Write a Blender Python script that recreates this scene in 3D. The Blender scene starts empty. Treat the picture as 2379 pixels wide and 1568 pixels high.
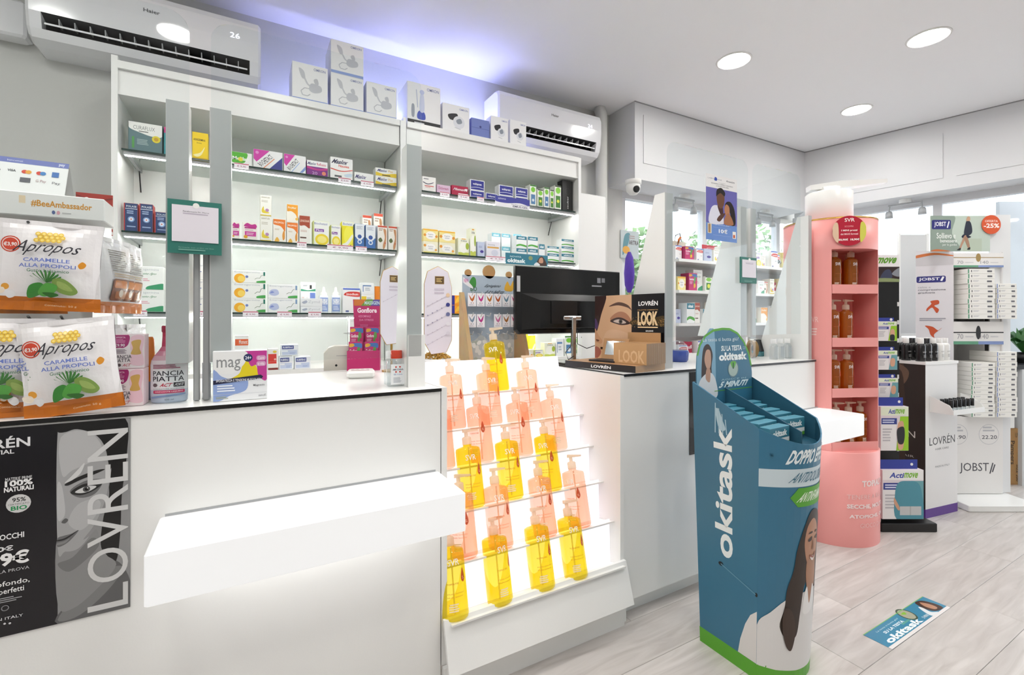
import bpy, math, random
from mathutils import Vector, Matrix
from mathutils.geometry import tessellate_polygon
random.seed(7)
SC = bpy.context.scene
COL = SC.collection
# ------------------------------------------------------------------ camera
F, CX, HY, H = 1095.0, 1189.5, 742.0, 1.22          # focal length and horizon in photo pixels, eye height in metres
YAW = math.radians(29.5)
DX, DY = math.sin(YAW), math.cos(YAW)
RX, RY = math.cos(YAW), -math.sin(YAW)
cam = bpy.data.cameras.new('camera'); camo = bpy.data.objects.new('camera', cam); COL.objects.link(camo)
camo.location = (0, 0, H); camo.rotation_euler = (math.pi / 2, 0, -YAW)
cam.sensor_width = 36.0; cam.lens = 36.0 * F / 2379.0; cam.shift_y = -(784.0 - HY) / 2379.0
cam.clip_start = 0.02
SC.camera = camo
# ------------------------------------------------------------------ exposure and sky
SC.view_settings.view_transform = 'Standard'
SC.view_settings.look = 'None'
SC.view_settings.exposure = 0.26
SC.view_settings.gamma = 1.0
SC.view_settings.use_curve_mapping = False
W = bpy.data.worlds.new('sky'); SC.world = W; W.use_nodes = True
W.node_tree.nodes['Background'].inputs[0].default_value = (0.97, 0.98, 1.0, 1)
W.node_tree.nodes['Background'].inputs[1].default_value = 2.6
LAMP = 86.0          # downlight diffuser emission
LED = 50.0            # shelf LED strip emission
BLUE = 34.0          # strip above the cabinets
PANEL = .62          # stepped bottle light box
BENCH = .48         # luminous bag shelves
SC.cycles.use_light_tree = False; SC.cycles.adaptive_threshold = .03; SC.cycles.max_bounces = 6; SC.cycles.diffuse_bounces = 4; SC.cycles.glossy_bounces = 3; SC.cycles.transmission_bounces = 4; SC.cycles.transparent_max_bounces = 20
# ------------------------------------------------------------------ measuring helpers: photo pixel -> place in the room
def gx(u, Y):
    s = (u - CX) / F
    return Y * (DX + RX * s) / (DY + RY * s)
def gt(u, Y):
    return Y / (DY + RY * (u - CX) / F)
def gz(u, v, Y):
    return H + (HY - v) * gt(u, Y) / F
def gf(u, v, Z):                       # point at height Z
    t = (H - Z) * F / (v - HY); s = (u - CX) / F
    return (t * (DX + RX * s), t * (DY + RY * s))
def gp(u, v, t):                       # point at depth t
    s = (u - CX) / F
    return (t * (DX + RX * s), t * (DY + RY * s), H + (HY - v) * t / F)
# ------------------------------------------------------------------ colours and materials
def lin(h):
    if not isinstance(h, str): return h
    h = h.lstrip('#'); o = []
    for i in (0, 2, 4):
        c = int(h[i:i + 2], 16) / 255
        o.append(c / 12.92 if c <= .04045 else ((c + .055) / 1.055) ** 2.4)
    return tuple(o)
MAT = {}
def mk(name, col='#ffffff', rough=.5, metal=0, emit=0, bump=0, bscale=40, vary=0, attr=False, coat=0, spec=.5, trans=0):
    m = bpy.data.materials.new(name); m.use_nodes = True; MAT[name] = m
    nt = m.node_tree; b = nt.nodes['Principled BSDF']
    b.inputs['Base Color'].default_value = (*lin(col), 1)
    b.inputs['Roughness'].default_value = rough; b.inputs['Metallic'].default_value = metal
    b.inputs['Specular IOR Level'].default_value = spec
    b.inputs['Coat Weight'].default_value = coat
    b.inputs['Transmission Weight'].default_value = trans
    if emit:
        b.inputs['Emission Color'].default_value = (*lin(col), 1); b.inputs['Emission Strength'].default_value = emit
    src = None
    if attr:
        a = nt.nodes.new('ShaderNodeVertexColor'); a.layer_name = 'Col'; src = a.outputs['Color']
    if vary or bump:
        tc = nt.nodes.new('ShaderNodeTexCoord'); nz = nt.nodes.new('ShaderNodeTexNoise')
        nz.inputs['Scale'].default_value = bscale; nz.inputs['Detail'].default_value = 4
        nt.links.new(tc.outputs['Object'], nz.inputs['Vector'])
        if vary:
            mx = nt.nodes.new('ShaderNodeMix'); mx.data_type = 'RGBA'; mx.blend_type = 'MULTIPLY'
            mx.inputs[0].default_value = vary
            if src: nt.links.new(src, mx.inputs[6])
            else: mx.inputs[6].default_value = (*lin(col), 1)
            nt.links.new(nz.outputs['Color'], mx.inputs[7]); src = mx.outputs[2]
        if bump:
            bp = nt.nodes.new('ShaderNodeBump'); bp.inputs['Strength'].default_value = bump; bp.inputs['Distance'].default_value = .01
            nt.links.new(nz.outputs['Fac'], bp.inputs['Height']); nt.links.new(bp.outputs['Normal'], b.inputs['Normal'])
    if src: nt.links.new(src, b.inputs['Base Color'])
    return m
def mk_clear(name, tint, diffuse=0.0, dcol=None, refl=1.0, ior=1.45, rough=.03):
    m = bpy.data.materials.new(name); m.use_nodes = True; MAT[name] = m
    nt = m.node_tree; nt.nodes.remove(nt.nodes['Principled BSDF']); out = nt.nodes['Material Output']
    t = nt.nodes.new('ShaderNodeBsdfTransparent'); t.inputs[0].default_value = (*lin(tint), 1)
    g = nt.nodes.new('ShaderNodeBsdfGlossy'); g.inputs['Roughness'].default_value = rough; g.inputs[0].default_value = (refl, refl, refl, 1)
    fr = nt.nodes.new('ShaderNodeFresnel'); fr.inputs[0].default_value = ior
    last = t.outputs[0]
    if diffuse:
        d = nt.nodes.new('ShaderNodeBsdfDiffuse'); d.inputs[0].default_value = (*lin(dcol or tint), 1)
        tl = nt.nodes.new('ShaderNodeBsdfTranslucent'); tl.inputs[0].default_value = (*lin(dcol or tint), 1)
        ad = nt.nodes.new('ShaderNodeMixShader'); ad.inputs[0].default_value = .5
        nt.links.new(d.outputs[0], ad.inputs[1]); nt.links.new(tl.outputs[0], ad.inputs[2])
        mx = nt.nodes.new('ShaderNodeMixShader'); mx.inputs[0].default_value = diffuse
        nt.links.new(last, mx.inputs[1]); nt.links.new(ad.outputs[0], mx.inputs[2]); last = mx.outputs[0]
    m2 = nt.nodes.new('ShaderNodeMixShader')
    gm = nt.nodes.new('ShaderNodeNewGeometry'); om = nt.nodes.new('ShaderNodeMath'); om.operation = 'SUBTRACT'; om.inputs[0].default_value = 1
    ml = nt.nodes.new('ShaderNodeMath'); ml.operation = 'MULTIPLY'
    nt.links.new(gm.outputs['Backfacing'], om.inputs[1]); nt.links.new(om.outputs[0], ml.inputs[0]); nt.links.new(fr.outputs[0], ml.inputs[1])
    nt.links.new(ml.outputs[0], m2.inputs[0]); nt.links.new(last, m2.inputs[1]); nt.links.new(g.outputs[0], m2.inputs[2])
    nt.links.new(m2.outputs[0], out.inputs[0])
    return m
mk('paper', rough=.45, attr=True); mk('gloss', rough=.16, attr=True); mk('film', rough=.22, attr=True, bump=.25, bscale=22)
mk('laminate', '#eeeeec', .28, bump=.02, bscale=200); mk('wall', '#d0d0cd', .85, bump=.05, bscale=60); mk('ceiling', '#f6f6f8', .9, bump=.03, bscale=80)
mk('fascia', '#d6d6d8', .5, bump=.02, bscale=90); mk('black_edge', '#0b0b0c', .35, vary=.2); mk('black_plastic', '#101012', .33, bump=.03, bscale=300)
mk('monitor_black', '#0c0c0d', .22, bump=.02, bscale=250); mk('dark_hole', '#161619', .6, vary=.3); mk('ac_white', '#ededf0', .14, bump=.01, bscale=60); mk('grey_plastic', '#a9abad', .4, bump=.03, bscale=200)
mk('steel', '#c9cbcd', .25, 1, bump=.02, bscale=200); mk('white_plastic', '#f0efec', .3, bump=.02, bscale=150); mk('beige_plastic', '#cfcac0', .45, bump=.03, bscale=150)
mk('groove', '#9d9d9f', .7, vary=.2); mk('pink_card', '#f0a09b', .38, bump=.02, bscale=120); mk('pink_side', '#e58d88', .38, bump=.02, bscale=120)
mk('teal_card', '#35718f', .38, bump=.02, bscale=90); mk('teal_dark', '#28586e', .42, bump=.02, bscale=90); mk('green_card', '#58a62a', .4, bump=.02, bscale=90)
mk('kraft', '#b98f5c', .7, vary=.25, bscale=60); mk('wood', '#caa677', .6, vary=.35, bscale=14); mk('gold', '#c39a4e', .3, 1, bump=.3, bscale=180)
mk('grey_panel', '#d3d4d5', .5, bump=.02, bscale=70); mk('leaf', '#2f6b2c', .5, vary=.4, bscale=30); mk('soil', '#2b211b', .9, vary=.4)
mk('tree_leaf', '#8fae7c', .7, vary=.4, bscale=6); mk('bark', '#6a5a4a', .9, vary=.4); mk('outside', '#e5e2da', .9, vary=.15, bscale=3); mk('asphalt', '#b9b8b4', .95, vary=.2, bscale=8)
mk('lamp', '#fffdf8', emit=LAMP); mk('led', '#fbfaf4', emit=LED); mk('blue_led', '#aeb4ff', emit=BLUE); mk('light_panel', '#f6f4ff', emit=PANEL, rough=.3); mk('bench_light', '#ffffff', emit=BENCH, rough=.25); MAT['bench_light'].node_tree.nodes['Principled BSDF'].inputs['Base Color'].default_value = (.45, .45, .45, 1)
mk('bench_lamp', '#ffffff', emit=3.0); mk('digits', '#f2f6ff', emit=.9); mk('purple_cloth', '#4a2a9a', .6, bump=.3, bscale=40)
mk_clear('acrylic', '#fbfdfd', ior=1.42); mk_clear('shelf_glass', '#e9efed', diffuse=.12, dcol='#e6e9e8', ior=1.5); mk_clear('window_glass', '#f8fcff', ior=1.4)
mk('glass_edge', '#15312b', .2, vary=.2); mk_clear('clear_plastic', '#f1f4f5', diffuse=.10, dcol='#ffffff', ior=1.45)
mk_clear('oil_yellow', '#f8ec6a', diffuse=.26, dcol='#f6e22e'); mk_clear('oil_pink', '#ffe4d4', diffuse=.24, dcol='#fbcba8'); mk_clear('oil_amber', '#e2a04c', diffuse=.4, dcol='#d98c2c')
mk_clear('pump_clear', '#fff6ea', diffuse=.6, dcol='#f6ead9')
mk('edge_band', '#b4b6b6', .4, bump=.02, bscale=150); mk('mirror', '#ccd2d8', .08, 1, vary=.05)
# ------------------------------------------------------------------ mesh builder
class MB:
    def __init__(s): s.v = []; s.f = []; s.c = []; s.m = []; s.sm = []
    def add(s, vs, fs, mat, col='#ffffff', smooth=False):
        o = len(s.v); s.v += [tuple(p) for p in vs]; c = lin(col)
        for f in fs: s.f.append([i + o for i in f]); s.c.append(c); s.m.append(mat); s.sm.append(smooth)
        return s
    def box(s, x0, x1, y0, y1, z0, z1, mat, col='#ffffff', cols=None, mats=None):
        vs = [(x0, y0, z0), (x1, y0, z0), (x1, y1, z0), (x0, y1, z0), (x0, y0, z1), (x1, y0, z1), (x1, y1, z1), (x0, y1, z1)]
        fs = [(0, 1, 5, 4), (1, 2, 6, 5), (2, 3, 7, 6), (3, 0, 4, 7), (4, 5, 6, 7), (3, 2, 1, 0)]   # front right back left top bottom
        for k, f in enumerate(fs):
            s.add(vs, [f], (mats or {}).get(k, mat), (cols or {}).get(k, col))
        return s
    def bevbox(s, x0, x1, y0, y1, z0, z1, mat, b=.004, col='#ffffff'):
        P = lambda d, z: [(x0 + d, y0, z), (x1 - d, y0, z), (x1, y0 + d, z), (x1, y1 - d, z), (x1 - d, y1, z), (x0 + d, y1, z), (x0, y1 - d, z), (x0, y0 + d, z)]
        def ins(p): cx, cy = (x0 + x1) / 2, (y0 + y1) / 2; return [(x + (b if x < cx else -b), y + (b if y < cy else -b), z) for x, y, z in p]
        r = [ins(P(b, z0)), P(b, z0 + b), P(b, z1 - b), ins(P(b, z1))]
        return s.rings(r, mat, col, caps=True)
    def rings(s, rs, mat, col='#ffffff', caps=True, smooth=False, closed=True):
        n = len(rs[0]); vs = [p for r in rs for p in r]; fs = []
        for i in range(len(rs) - 1):
            for j in range(n if closed else n - 1):
                k = (j + 1) % n
                fs.append((i * n + j, i * n + k, (i + 1) * n + k, (i + 1) * n + j))
        s.add(vs, fs, mat, col, smooth)
        if caps:
            s.add(rs[0], [list(range(n))[::-1]], mat, col); s.add(rs[-1], [list(range(n))], mat, col)
        return s
    def prism(s, poly, z0, z1, mat, col='#ffffff', caps=True, smooth=False):
        return s.rings([[(x, y, z0) for x, y in poly], [(x, y, z1) for x, y in poly]], mat, col, caps, smooth)
    def extr(s, poly3, d, mat, col='#ffffff'):                 # planar 3d polygon pushed along d
        return s.rings([poly3, [tuple(a + b for a, b in zip(p, d)) for p in poly3]], mat, col, True)
    def lathe(s, prof, n, mat, col='#ffffff', sx=1, sy=1, o=(0, 0, 0), caps=True, smooth=True, se=1.0):
        rs = []
        for r, z in prof:
            ring = []
            for k in range(n):
                a = 2 * math.pi * k / n; ca, sa = math.cos(a), math.sin(a)
                if se != 1: ca = math.copysign(abs(ca) ** se, ca); sa = math.copysign(abs(sa) ** se, sa)
                ring.append((o[0] + r * sx * ca, o[1] + r * sy * sa, o[2] + z))
            rs.append(ring)
        return s.rings(rs, mat, col, caps, smooth)
    def tube(s, path, r, mat, col='#ffffff', n=8, caps=True):
        rs = []; P = [Vector(p) for p in path]
        for i, p in enumerate(P):
            d = (P[min(i + 1, len(P) - 1)] - P[max(i - 1, 0)]).normalized()
            a = d.cross(Vector((0, 0, 1)) if abs(d.z) < .9 else Vector((1, 0, 0))).normalized(); b = d.cross(a)
            rr = r[i] if isinstance(r, (list, tuple)) else r
            rs.append([tuple(p + a * rr * math.cos(2 * math.pi * k / n) + b * rr * math.sin(2 * math.pi * k / n)) for k in range(n)])
        return s.rings(rs, mat, col, caps, True)
    def art(s, art, surf, mat='paper', eps=.00006, maxlen=None):
        for lay, (pts, fs, col) in enumerate(art.p):
            if maxlen:
                q = []
                for f in fs:
                    if len(f) > 3:
                        for t in tessellate_polygon([[Vector((*pts[i], 0)) for i in f]]): q.append([pts[f[i]] for i in t])
                    else: q.append([pts[i] for i in f])
                out = []
                while q:
                    t = q.pop(); e = [((t[i][0] - t[(i + 1) % 3][0]) ** 2 + (t[i][1] - t[(i + 1) % 3][1]) ** 2, i) for i in range(3)]
                    L, i = max(e)
                    if L > maxlen * maxlen:
                        a, b, c = t[i], t[(i + 1) % 3], t[(i + 2) % 3]; m = ((a[0] + b[0]) / 2, (a[1] + b[1]) / 2)
                        q += [[a, m, c], [m, b, c]]
                    else: out.append(t)
                P = [p for t in out for p in t]; G = [(3 * i, 3 * i + 1, 3 * i + 2) for i in range(len(out))]
            else: P, G = pts, fs
            vs = []
            for x, y in P:
                p, nrm = surf(x, y); e = eps * (lay + 1)
                vs.append((p[0] + nrm[0] * e, p[1] + nrm[1] * e, p[2] + nrm[2] * e))
            s.add(vs, G, mat, col)
        return s
    def mesh(s, name):
        me = bpy.data.meshes.new(name); me.from_pydata(s.v, [], s.f)
        ms = []; [ms.append(x) for x in s.m if x not in ms]
        for x in ms: me.materials.append(MAT[x])
        me.polygons.foreach_set('material_index', [ms.index(x) for x in s.m])
        me.polygons.foreach_set('use_smooth', s.sm)
        ca = me.color_attributes.new('Col', 'FLOAT_COLOR', 'CORNER'); buf = []
        for c, f in zip(s.c, s.f): buf += [c[0], c[1], c[2], 1.0] * len(f)
        ca.data.foreach_set('color', buf); me.update()
        return me
    def build(s, name, parent=None, loc=None, rz=None):
        o = bpy.data.objects.new(name, s.mesh(name)); COL.objects.link(o)
        if parent: o.parent = parent
        if loc: o.location = loc
        if rz is not None: o.rotation_euler = (0, 0, rz)
        return o
def tag(o, label=None, cat=None, group=None, kind=None):
    if label: o['label'] = label
    if cat: o['category'] = cat
    if group: o['group'] = group
    if kind: o['kind'] = kind
    return o
def thing(name, label, cat, loc=(0, 0, 0), rz=0, group=None):
    o = bpy.data.objects.new(name, None); COL.objects.link(o); o.location = loc; o.rotation_euler = (0, 0, rz)
    o.empty_display_size = .05
    return tag(o, label, cat, group)
def dup(root, loc, rz=None, label=None):
    r = root.copy(); COL.objects.link(r); r.location = loc
    if rz is not None: r.rotation_euler = (0, 0, rz)
    if label: r['label'] = label
    for ch in list(root.children):
        c = ch.copy(); COL.objects.link(c); c.parent = r
        for g in list(ch.children):
            d = g.copy(); COL.objects.link(d); d.parent = c
    return r
def struct(name, mb, label=None, parent=None):
    o = mb.build(name, parent)
    if not parent: tag(o, label, None, None, 'structure')
    return o
# ------------------------------------------------------------------ flat print: shapes and lettering in a unit square
TXT = {}
def textgeo(t, bold, res):
    k = (t, bold, res)
    if k in TXT: return TXT[k]
    cu = bpy.data.curves.new('t', 'FONT'); cu.body = t; cu.resolution_u = res; cu.offset = bold; cu.size = 1
    ob = bpy.data.objects.new('t', cu); me = bpy.data.meshes.new_from_object(ob)
    vs = [(v.co.x, v.co.y) for v in me.vertices]; fs = [list(p.vertices) for p in me.polygons]
    bpy.data.objects.remove(ob); bpy.data.curves.remove(cu); bpy.data.meshes.remove(me)
    if not vs: vs = [(0, 0), (1, 1)]; fs = []
    xs = [p[0] for p in vs]; ys = [p[1] for p in vs]; a, b, c, d = min(xs), max(xs), min(ys), max(ys)
    TXT[k] = ([((x - a) / max(b - a, 1e-6), (y - c) / max(d - c, 1e-6)) for x, y in vs], fs)
    return TXT[k]
def smooth(pts, k=5):
    n = len(pts); o = []
    for i in range(n):
        p0, p1, p2, p3 = pts[i - 1], pts[i], pts[(i + 1) % n], pts[(i + 2) % n]
        for j in range(k):
            t = j / k
            o.append(tuple(.5 * (2 * p1[q] + (p2[q] - p0[q]) * t + (2 * p0[q] - 5 * p1[q] + 4 * p2[q] - p3[q]) * t * t + (3 * p1[q] - p0[q] - 3 * p2[q] + p3[q]) * t ** 3) for q in (0, 1)))
    return o
class Art:
    def __init__(s, aspect=1.0): s.p = []; s.a = aspect          # aspect = width / height
    def poly(s, pts, c): s.p.append((list(pts), [list(range(len(pts)))], c)); return s
    def r(s, x0, y0, x1, y1, c): return s.poly([(x0, y0), (x1, y0), (x1, y1), (x0, y1)], c)
    def rr(s, x0, y0, x1, y1, c, q=.03):
        pts = []
        for cx, cy, a0 in ((x1 - q, y0 + q * s.a, -90), (x1 - q, y1 - q * s.a, 0), (x0 + q, y1 - q * s.a, 90), (x0 + q, y0 + q * s.a, 180)):
            for k in range(5): a = math.radians(a0 + k * 22.5); pts.append((cx + q * math.cos(a), cy + q * s.a * math.sin(a)))
        return s.poly(pts, c)
    def e(s, cx, cy, rx, c, ry=None, n=20, rot=0):
        ry = rx * s.a if ry is None else ry; ro = math.radians(rot); o = []
        for k in range(n):
            a = 2 * math.pi * k / n; x, y = rx * math.cos(a), ry * math.sin(a) / s.a
            o.append((cx + x * math.cos(ro) - y * math.sin(ro), cy + (x * math.sin(ro) + y * math.cos(ro)) * s.a))
        return s.poly(o, c)
    def b(s, pts, c, k=5): return s.poly([(min(max(x, 0), 1), min(max(y, 0), 1)) for x, y in smooth(pts, k)], c)
    def t(s, t, x0, y0, x1, y1, c, bold=0, shear=0, rot=0, res=2):
        vs, fs = textgeo(t, bold, res); o = []
        for x, y in vs:
            x += shear * (y - .5)
            if rot == 90: px, py = x0 + (1 - y) * (x1 - x0), y0 + x * (y1 - y0)
            elif rot == -90: px, py = x0 + y * (x1 - x0), y1 - x * (y1 - y0)
            else: px, py = x0 + x * (x1 - x0), y0 + y * (y1 - y0)
            o.append((px, py))
        s.p.append((o, fs, c)); return s
    def ln(s, pts, w, c):
        for (x0, y0), (x1, y1) in zip(pts, pts[1:]):
            dx, dy = (x1 - x0) * s.a, y1 - y0; L = math.hypot(dx, dy) or 1; nx, ny = -dy / L * w / s.a, dx / L * w
            s.poly([(x0 - nx, y0 - ny), (x1 - nx, y1 - ny), (x1 + nx, y1 + ny), (x0 + nx, y0 + ny)], c)
        return s
    def tx(s, x0, y0, x1, y1, c, n=3, g=.45):                    # lines too small to read in the photograph
        h = (y1 - y0) / n; q = random.Random(int(x0 * 991 + y0 * 577))
        for k in range(n): s.r(x0, y1 - h * (k + 1 - g / 2), x0 + (x1 - x0) * q.uniform(.7, 1), y1 - h * (k + g / 2), c)
        return s
    def at(s, other, x0, y0, x1, y1):
        for pts, fs, c in other.p: s.p.append(([(x0 + (x1 - x0) * x, y0 + (y1 - y0) * y) for x, y in pts], fs, c))
        return s
def flat(o, ux, uy):                                             # surface: origin, full width vector, full height vector
    o, ux, uy = Vector(o), Vector(ux), Vector(uy); n = ux.cross(uy).normalized()
    return lambda x, y: (o + ux * x + uy * y, n)
def cyl(cx, cy, r, a0, a1, z0, z1, rb=None, sy=1.0):             # angles in degrees, increasing to the viewer's right
    def f(x, y):
        a = math.radians(a0 + (a1 - a0) * x); q = r if rb is None else rb + (r - rb) * y
        return (Vector((cx + q * math.cos(a), cy + q * sy * math.sin(a), z0 + (z1 - z0) * y)), Vector((math.cos(a), math.sin(a), 0)))
    return f

# ================================================================== THE ROOM
CEIL, YW, SOFZ, SOFY = 2.88, 2.95, 2.29, 2.655
# plank material
m = mk('plank', '#d6d0cb', .32); nt = m.node_tree; b = nt.nodes['Principled BSDF']
tc = nt.nodes.new('ShaderNodeTexCoord'); oi = nt.nodes.new('ShaderNodeObjectInfo')
mp = nt.nodes.new('ShaderNodeMapping'); mp.inputs['Scale'].default_value = (1.2, 9, 1)
ad = nt.nodes.new('ShaderNodeVectorMath'); ad.operation = 'ADD'
sc = nt.nodes.new('ShaderNodeVectorMath'); sc.operation = 'SCALE'; sc.inputs['Scale'].default_value = 30
nt.links.new(oi.outputs['Location'], sc.inputs[0]); nt.links.new(tc.outputs['Object'], ad.inputs[0]); nt.links.new(sc.outputs[0], ad.inputs[1]); nt.links.new(ad.outputs[0], mp.inputs[0])
nz = nt.nodes.new('ShaderNodeTexNoise'); nz.inputs['Scale'].default_value = 2.6; nz.inputs['Detail'].default_value = 8; nz.inputs['Distortion'].default_value = 1.1
nt.links.new(mp.outputs[0], nz.inputs['Vector'])
cr = nt.nodes.new('ShaderNodeValToRGB'); cr.color_ramp.elements[0].position = .3; cr.color_ramp.elements[1].position = .68
cr.color_ramp.elements[0].color = (*lin('#bab3ae'), 1); cr.color_ramp.elements[1].color = (*lin('#d3cdc9'), 1)
nt.links.new(nz.outputs['Fac'], cr.inputs[0])
hs = nt.nodes.new('ShaderNodeHueSaturation'); mr = nt.nodes.new('ShaderNodeMapRange'); mr.inputs[3].default_value = .93; mr.inputs[4].default_value = 1.05
nt.links.new(oi.outputs['Random'], mr.inputs[0]); nt.links.new(mr.outputs[0], hs.inputs['Value']); nt.links.new(cr.outputs[0], hs.inputs['Color']); nt.links.new(hs.outputs[0], b.inputs['Base Color'])
bp = nt.nodes.new('ShaderNodeBump'); bp.inputs['Strength'].default_value = .06; nt.links.new(nz.outputs['Fac'], bp.inputs['Height']); nt.links.new(bp.outputs[0], b.inputs['Normal'])
mk('joint', '#8d857f', .8, vary=.2)
fl = struct('floor', MB().box(-3, 7.5, -3, 4.2, -.1, -.004, 'joint'), 'pale wood plank floor')
PL = 1.48
pm = None
for k in range(-14, 8):
    y0 = .8235 + .2 * k
    off = {-1: 2.73, 0: 1.875, 1: 2.227}.get(k, 1.0 + (k * .613) % PL)
    x = off - PL * math.ceil((off + 1.2) / PL)
    while x < 6.6:
        if pm is None:
            pm = MB().bevbox(.0006, PL - .0006, .0006, .2 - .0006, -.006, 0, 'plank', .001).mesh('plank')
        o = bpy.data.objects.new('plank', pm); COL.objects.link(o); o.parent = fl; o.location = (x, y0, 0); x += PL
struct('ceiling', MB().box(-3, 5.6, -3, 3.3, CEIL, CEIL + .1, 'ceiling'), 'white plaster ceiling')
# back wall with window opening to the right of the cabinets
WX0, WX1, SILL = 2.72, 4.98, .78
mb = MB().box(-3, WX0, YW, YW + .15, 0, CEIL, 'wall').box(WX0, WX1 + .3, YW, YW + .15, 0, SILL, 'wall').box(WX0, WX1 + .3, YW, YW + .15, SOFZ, CEIL, 'wall')
struct('wall_back', mb, 'grey white wall behind the medicine cabinets')
struct('wall_left', MB().box(-3.1, -3, -3, YW + .15, 0, CEIL, 'wall'), 'plain white side wall')
struct('wall_front', MB().box(-3, 6, -3.1, -3, 0, CEIL, 'wall'), 'plain white wall facing the counter')
# soffit box running over the window and along the right side
C0 = Vector((4.83, 2.64)); RD = Vector((.19, -.98)).normalized(); RN = Vector((RD.y, -RD.x)) * -1    # RN points out of the room
if RN.x < 0: RN = -RN
def rp(k, off=0): p = C0 + RD * k + RN * off; return (p.x, p.y)
sof = struct('trim_1', MB().prism([(2.574, SOFY), (C0.x, C0.y), (C0.x + .05, YW), (2.574, YW)], SOFZ, CEIL - .002, 'fascia'), 'white boxed soffit above the window')
e0, e1 = rp(0), rp(5.6)
sof2 = struct('trim_2', MB().prism([rp(0), rp(5.6), rp(5.6, .32), rp(-.2, .32)], SOFZ, CEIL - .002, 'fascia'), 'white boxed soffit along the right window')
def panel(par, p0, p1, z0, z1, n, th=.006):
    (x0, y0), (x1, y1) = p0, p1
    pts = [(x0, y0), (x1, y1), (x1 - n[0] * th, y1 - n[1] * th), (x0 - n[0] * th, y0 - n[1] * th)]
    mb = MB().prism(pts[::-1], z0, z1, 'fascia'); return mb.build('panel', par)
panel(sof, (2.66, SOFY), (3.67, SOFY), SOFZ + .13, CEIL - .09, (0, 1))
panel(sof, (3.71, SOFY), (4.72, SOFY - .001), SOFZ + .13, CEIL - .09, (0, 1))
panel(sof2, rp(.12), rp(1.02), SOFZ + .1, CEIL - .12, RN); panel(sof2, rp(1.10), rp(2.6), SOFZ + .1, CEIL - .09, RN)
# grey strips painted in for the shade where ceiling meets soffit
MB().prism([(2.57, SOFY - .003), (C0.x, C0.y - .003), (C0.x, C0.y), (2.57, SOFY)], CEIL - .008, CEIL - .0005, 'groove').build('shade_strip', sof)
MB().prism([rp(0, -.003), rp(5.6, -.003), rp(5.6), rp(0)], CEIL - .008, CEIL - .0005, 'groove').build('shade_strip', sof2)
# windows
def bar(mb, p, q, z0, z1, w, mat='fascia'):
    d = (Vector(q) - Vector(p)).normalized(); n = Vector((-d.y, d.x)) * w / 2
    a, c = Vector(p), Vector(q); return mb.prism([tuple(a - n), tuple(c - n), tuple(c + n), tuple(a + n)], z0, z1, mat)
wy = YW + .06
win = struct('window_1', bar(MB(), (WX0, wy), (WX1, wy), SILL, SILL + .05, .07), 'wide window behind the right counter')
for nm, args in (('head_rail', ((WX0, wy), (WX1, wy), SOFZ - .05, SOFZ)),):
    bar(MB(), *args, .07).build(nm, win)
for x in (WX0 + .03, 3.78, WX1 - .03): bar(MB(), (x - .03, wy), (x + .03, wy), SILL + .05, SOFZ - .05, .06).build('mullion', win)
for a, c in ((WX0 + .06, 3.75), (3.81, WX1 - .06)):
    MB().box(a, c, wy - .004, wy + .004, SILL + .05, SOFZ - .05, 'window_glass').build('pane', win)
O2 = .30
win2 = struct('window_2', bar(MB(), rp(-.2, O2), rp(5.6, O2), .0, .12, .07), 'tall shop window along the right side')
bar(MB(), rp(-.2, O2), rp(5.6, O2), SOFZ - .06, SOFZ, .07).build('head_rail', win2)
for k in (-.22, .95, 2.1, 3.3, 4.5): bar(MB(), rp(k - .03, O2), rp(k + .03, O2), .12, SOFZ - .06, .06).build('mullion', win2)
for k0, k1 in ((-.19, .92), (.98, 2.07), (2.13, 3.27), (3.33, 4.47)): bar(MB(), rp(k0, O2), rp(k1, O2), .12, SOFZ - .06, .008, 'window_glass').build('pane', win2)
struct('wall_right', MB().prism([rp(4.5, .1), rp(5.7, .1), rp(5.7, .4), rp(4.5, .4)], 0, SOFZ, 'wall'), 'wall at the far end of the shop window')
# ---- outdoors
struct('ground', MB().box(1, 14, 3.5, 16, -.35, -.3, 'asphalt').box(7.5, 16, -8, 3.5, -.35, -.3, 'asphalt'), 'pale street outside the window')
def house(name, lab, x0, x1, y0, y1, h, wins):
    t = thing(name, lab, 'building', ((x0 + x1) / 2, y0, -.3))
    w, d = (x1 - x0) / 2, y1 - y0
    MB().box(-w, w, 0, d, 0, h, 'outside').build('wall', t)
    for a, c, z0, z1 in wins:
        f = MB().box(a, c, -.05, .02, z0, z1, 'grey_panel').build('window', t); MB().box(a + .08, c - .08, -.06, -.045, z0 + .08, z1 - .08, 'window_glass').build('pane', f)
    MB().box(-w - .2, w + .2, -.3, d, h, h + .15, 'outside').build('roof', t)
house('house', 'pale house across the street behind the window', 6.0, 12.0, 9.5, 12, 3.1, [(-2.4, -1.4, 1, 2.3), (-.5, .5, 1, 2.3), (1.4, 2.4, 1, 2.3)])
def tree(lab, x, y, h, r, n, sd):
    q = random.Random(sd); t = thing('tree', lab, 'tree', (x, y, -.3))
    MB().tube([(0, 0, 0), (.05, 0, h * .4), (-.05, .05, h * .75)], [.12, .09, .03], 'bark').build('trunk', t)
    mb = MB()
    for _ in range(n):
        a, c, rr = q.uniform(0, 6.28), q.uniform(-1, 1), r * q.random() ** .4
        p = Vector((rr * math.cos(a) * math.sqrt(1 - c * c), rr * math.sin(a) * math.sqrt(1 - c * c), h * .72 + rr * c * .8))
        d1 = Vector((q.uniform(-1, 1), q.uniform(-1, 1), q.uniform(-1, 1))).normalized() * .07; d2 = d1.orthogonal().normalized() * .045
        mb.add([tuple(p - d1), tuple(p + d2), tuple(p + d1), tuple(p - d2)], [(0, 1, 2, 3)], 'tree_leaf')
    tag(mb.build('crown', t), kind='stuff')
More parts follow.
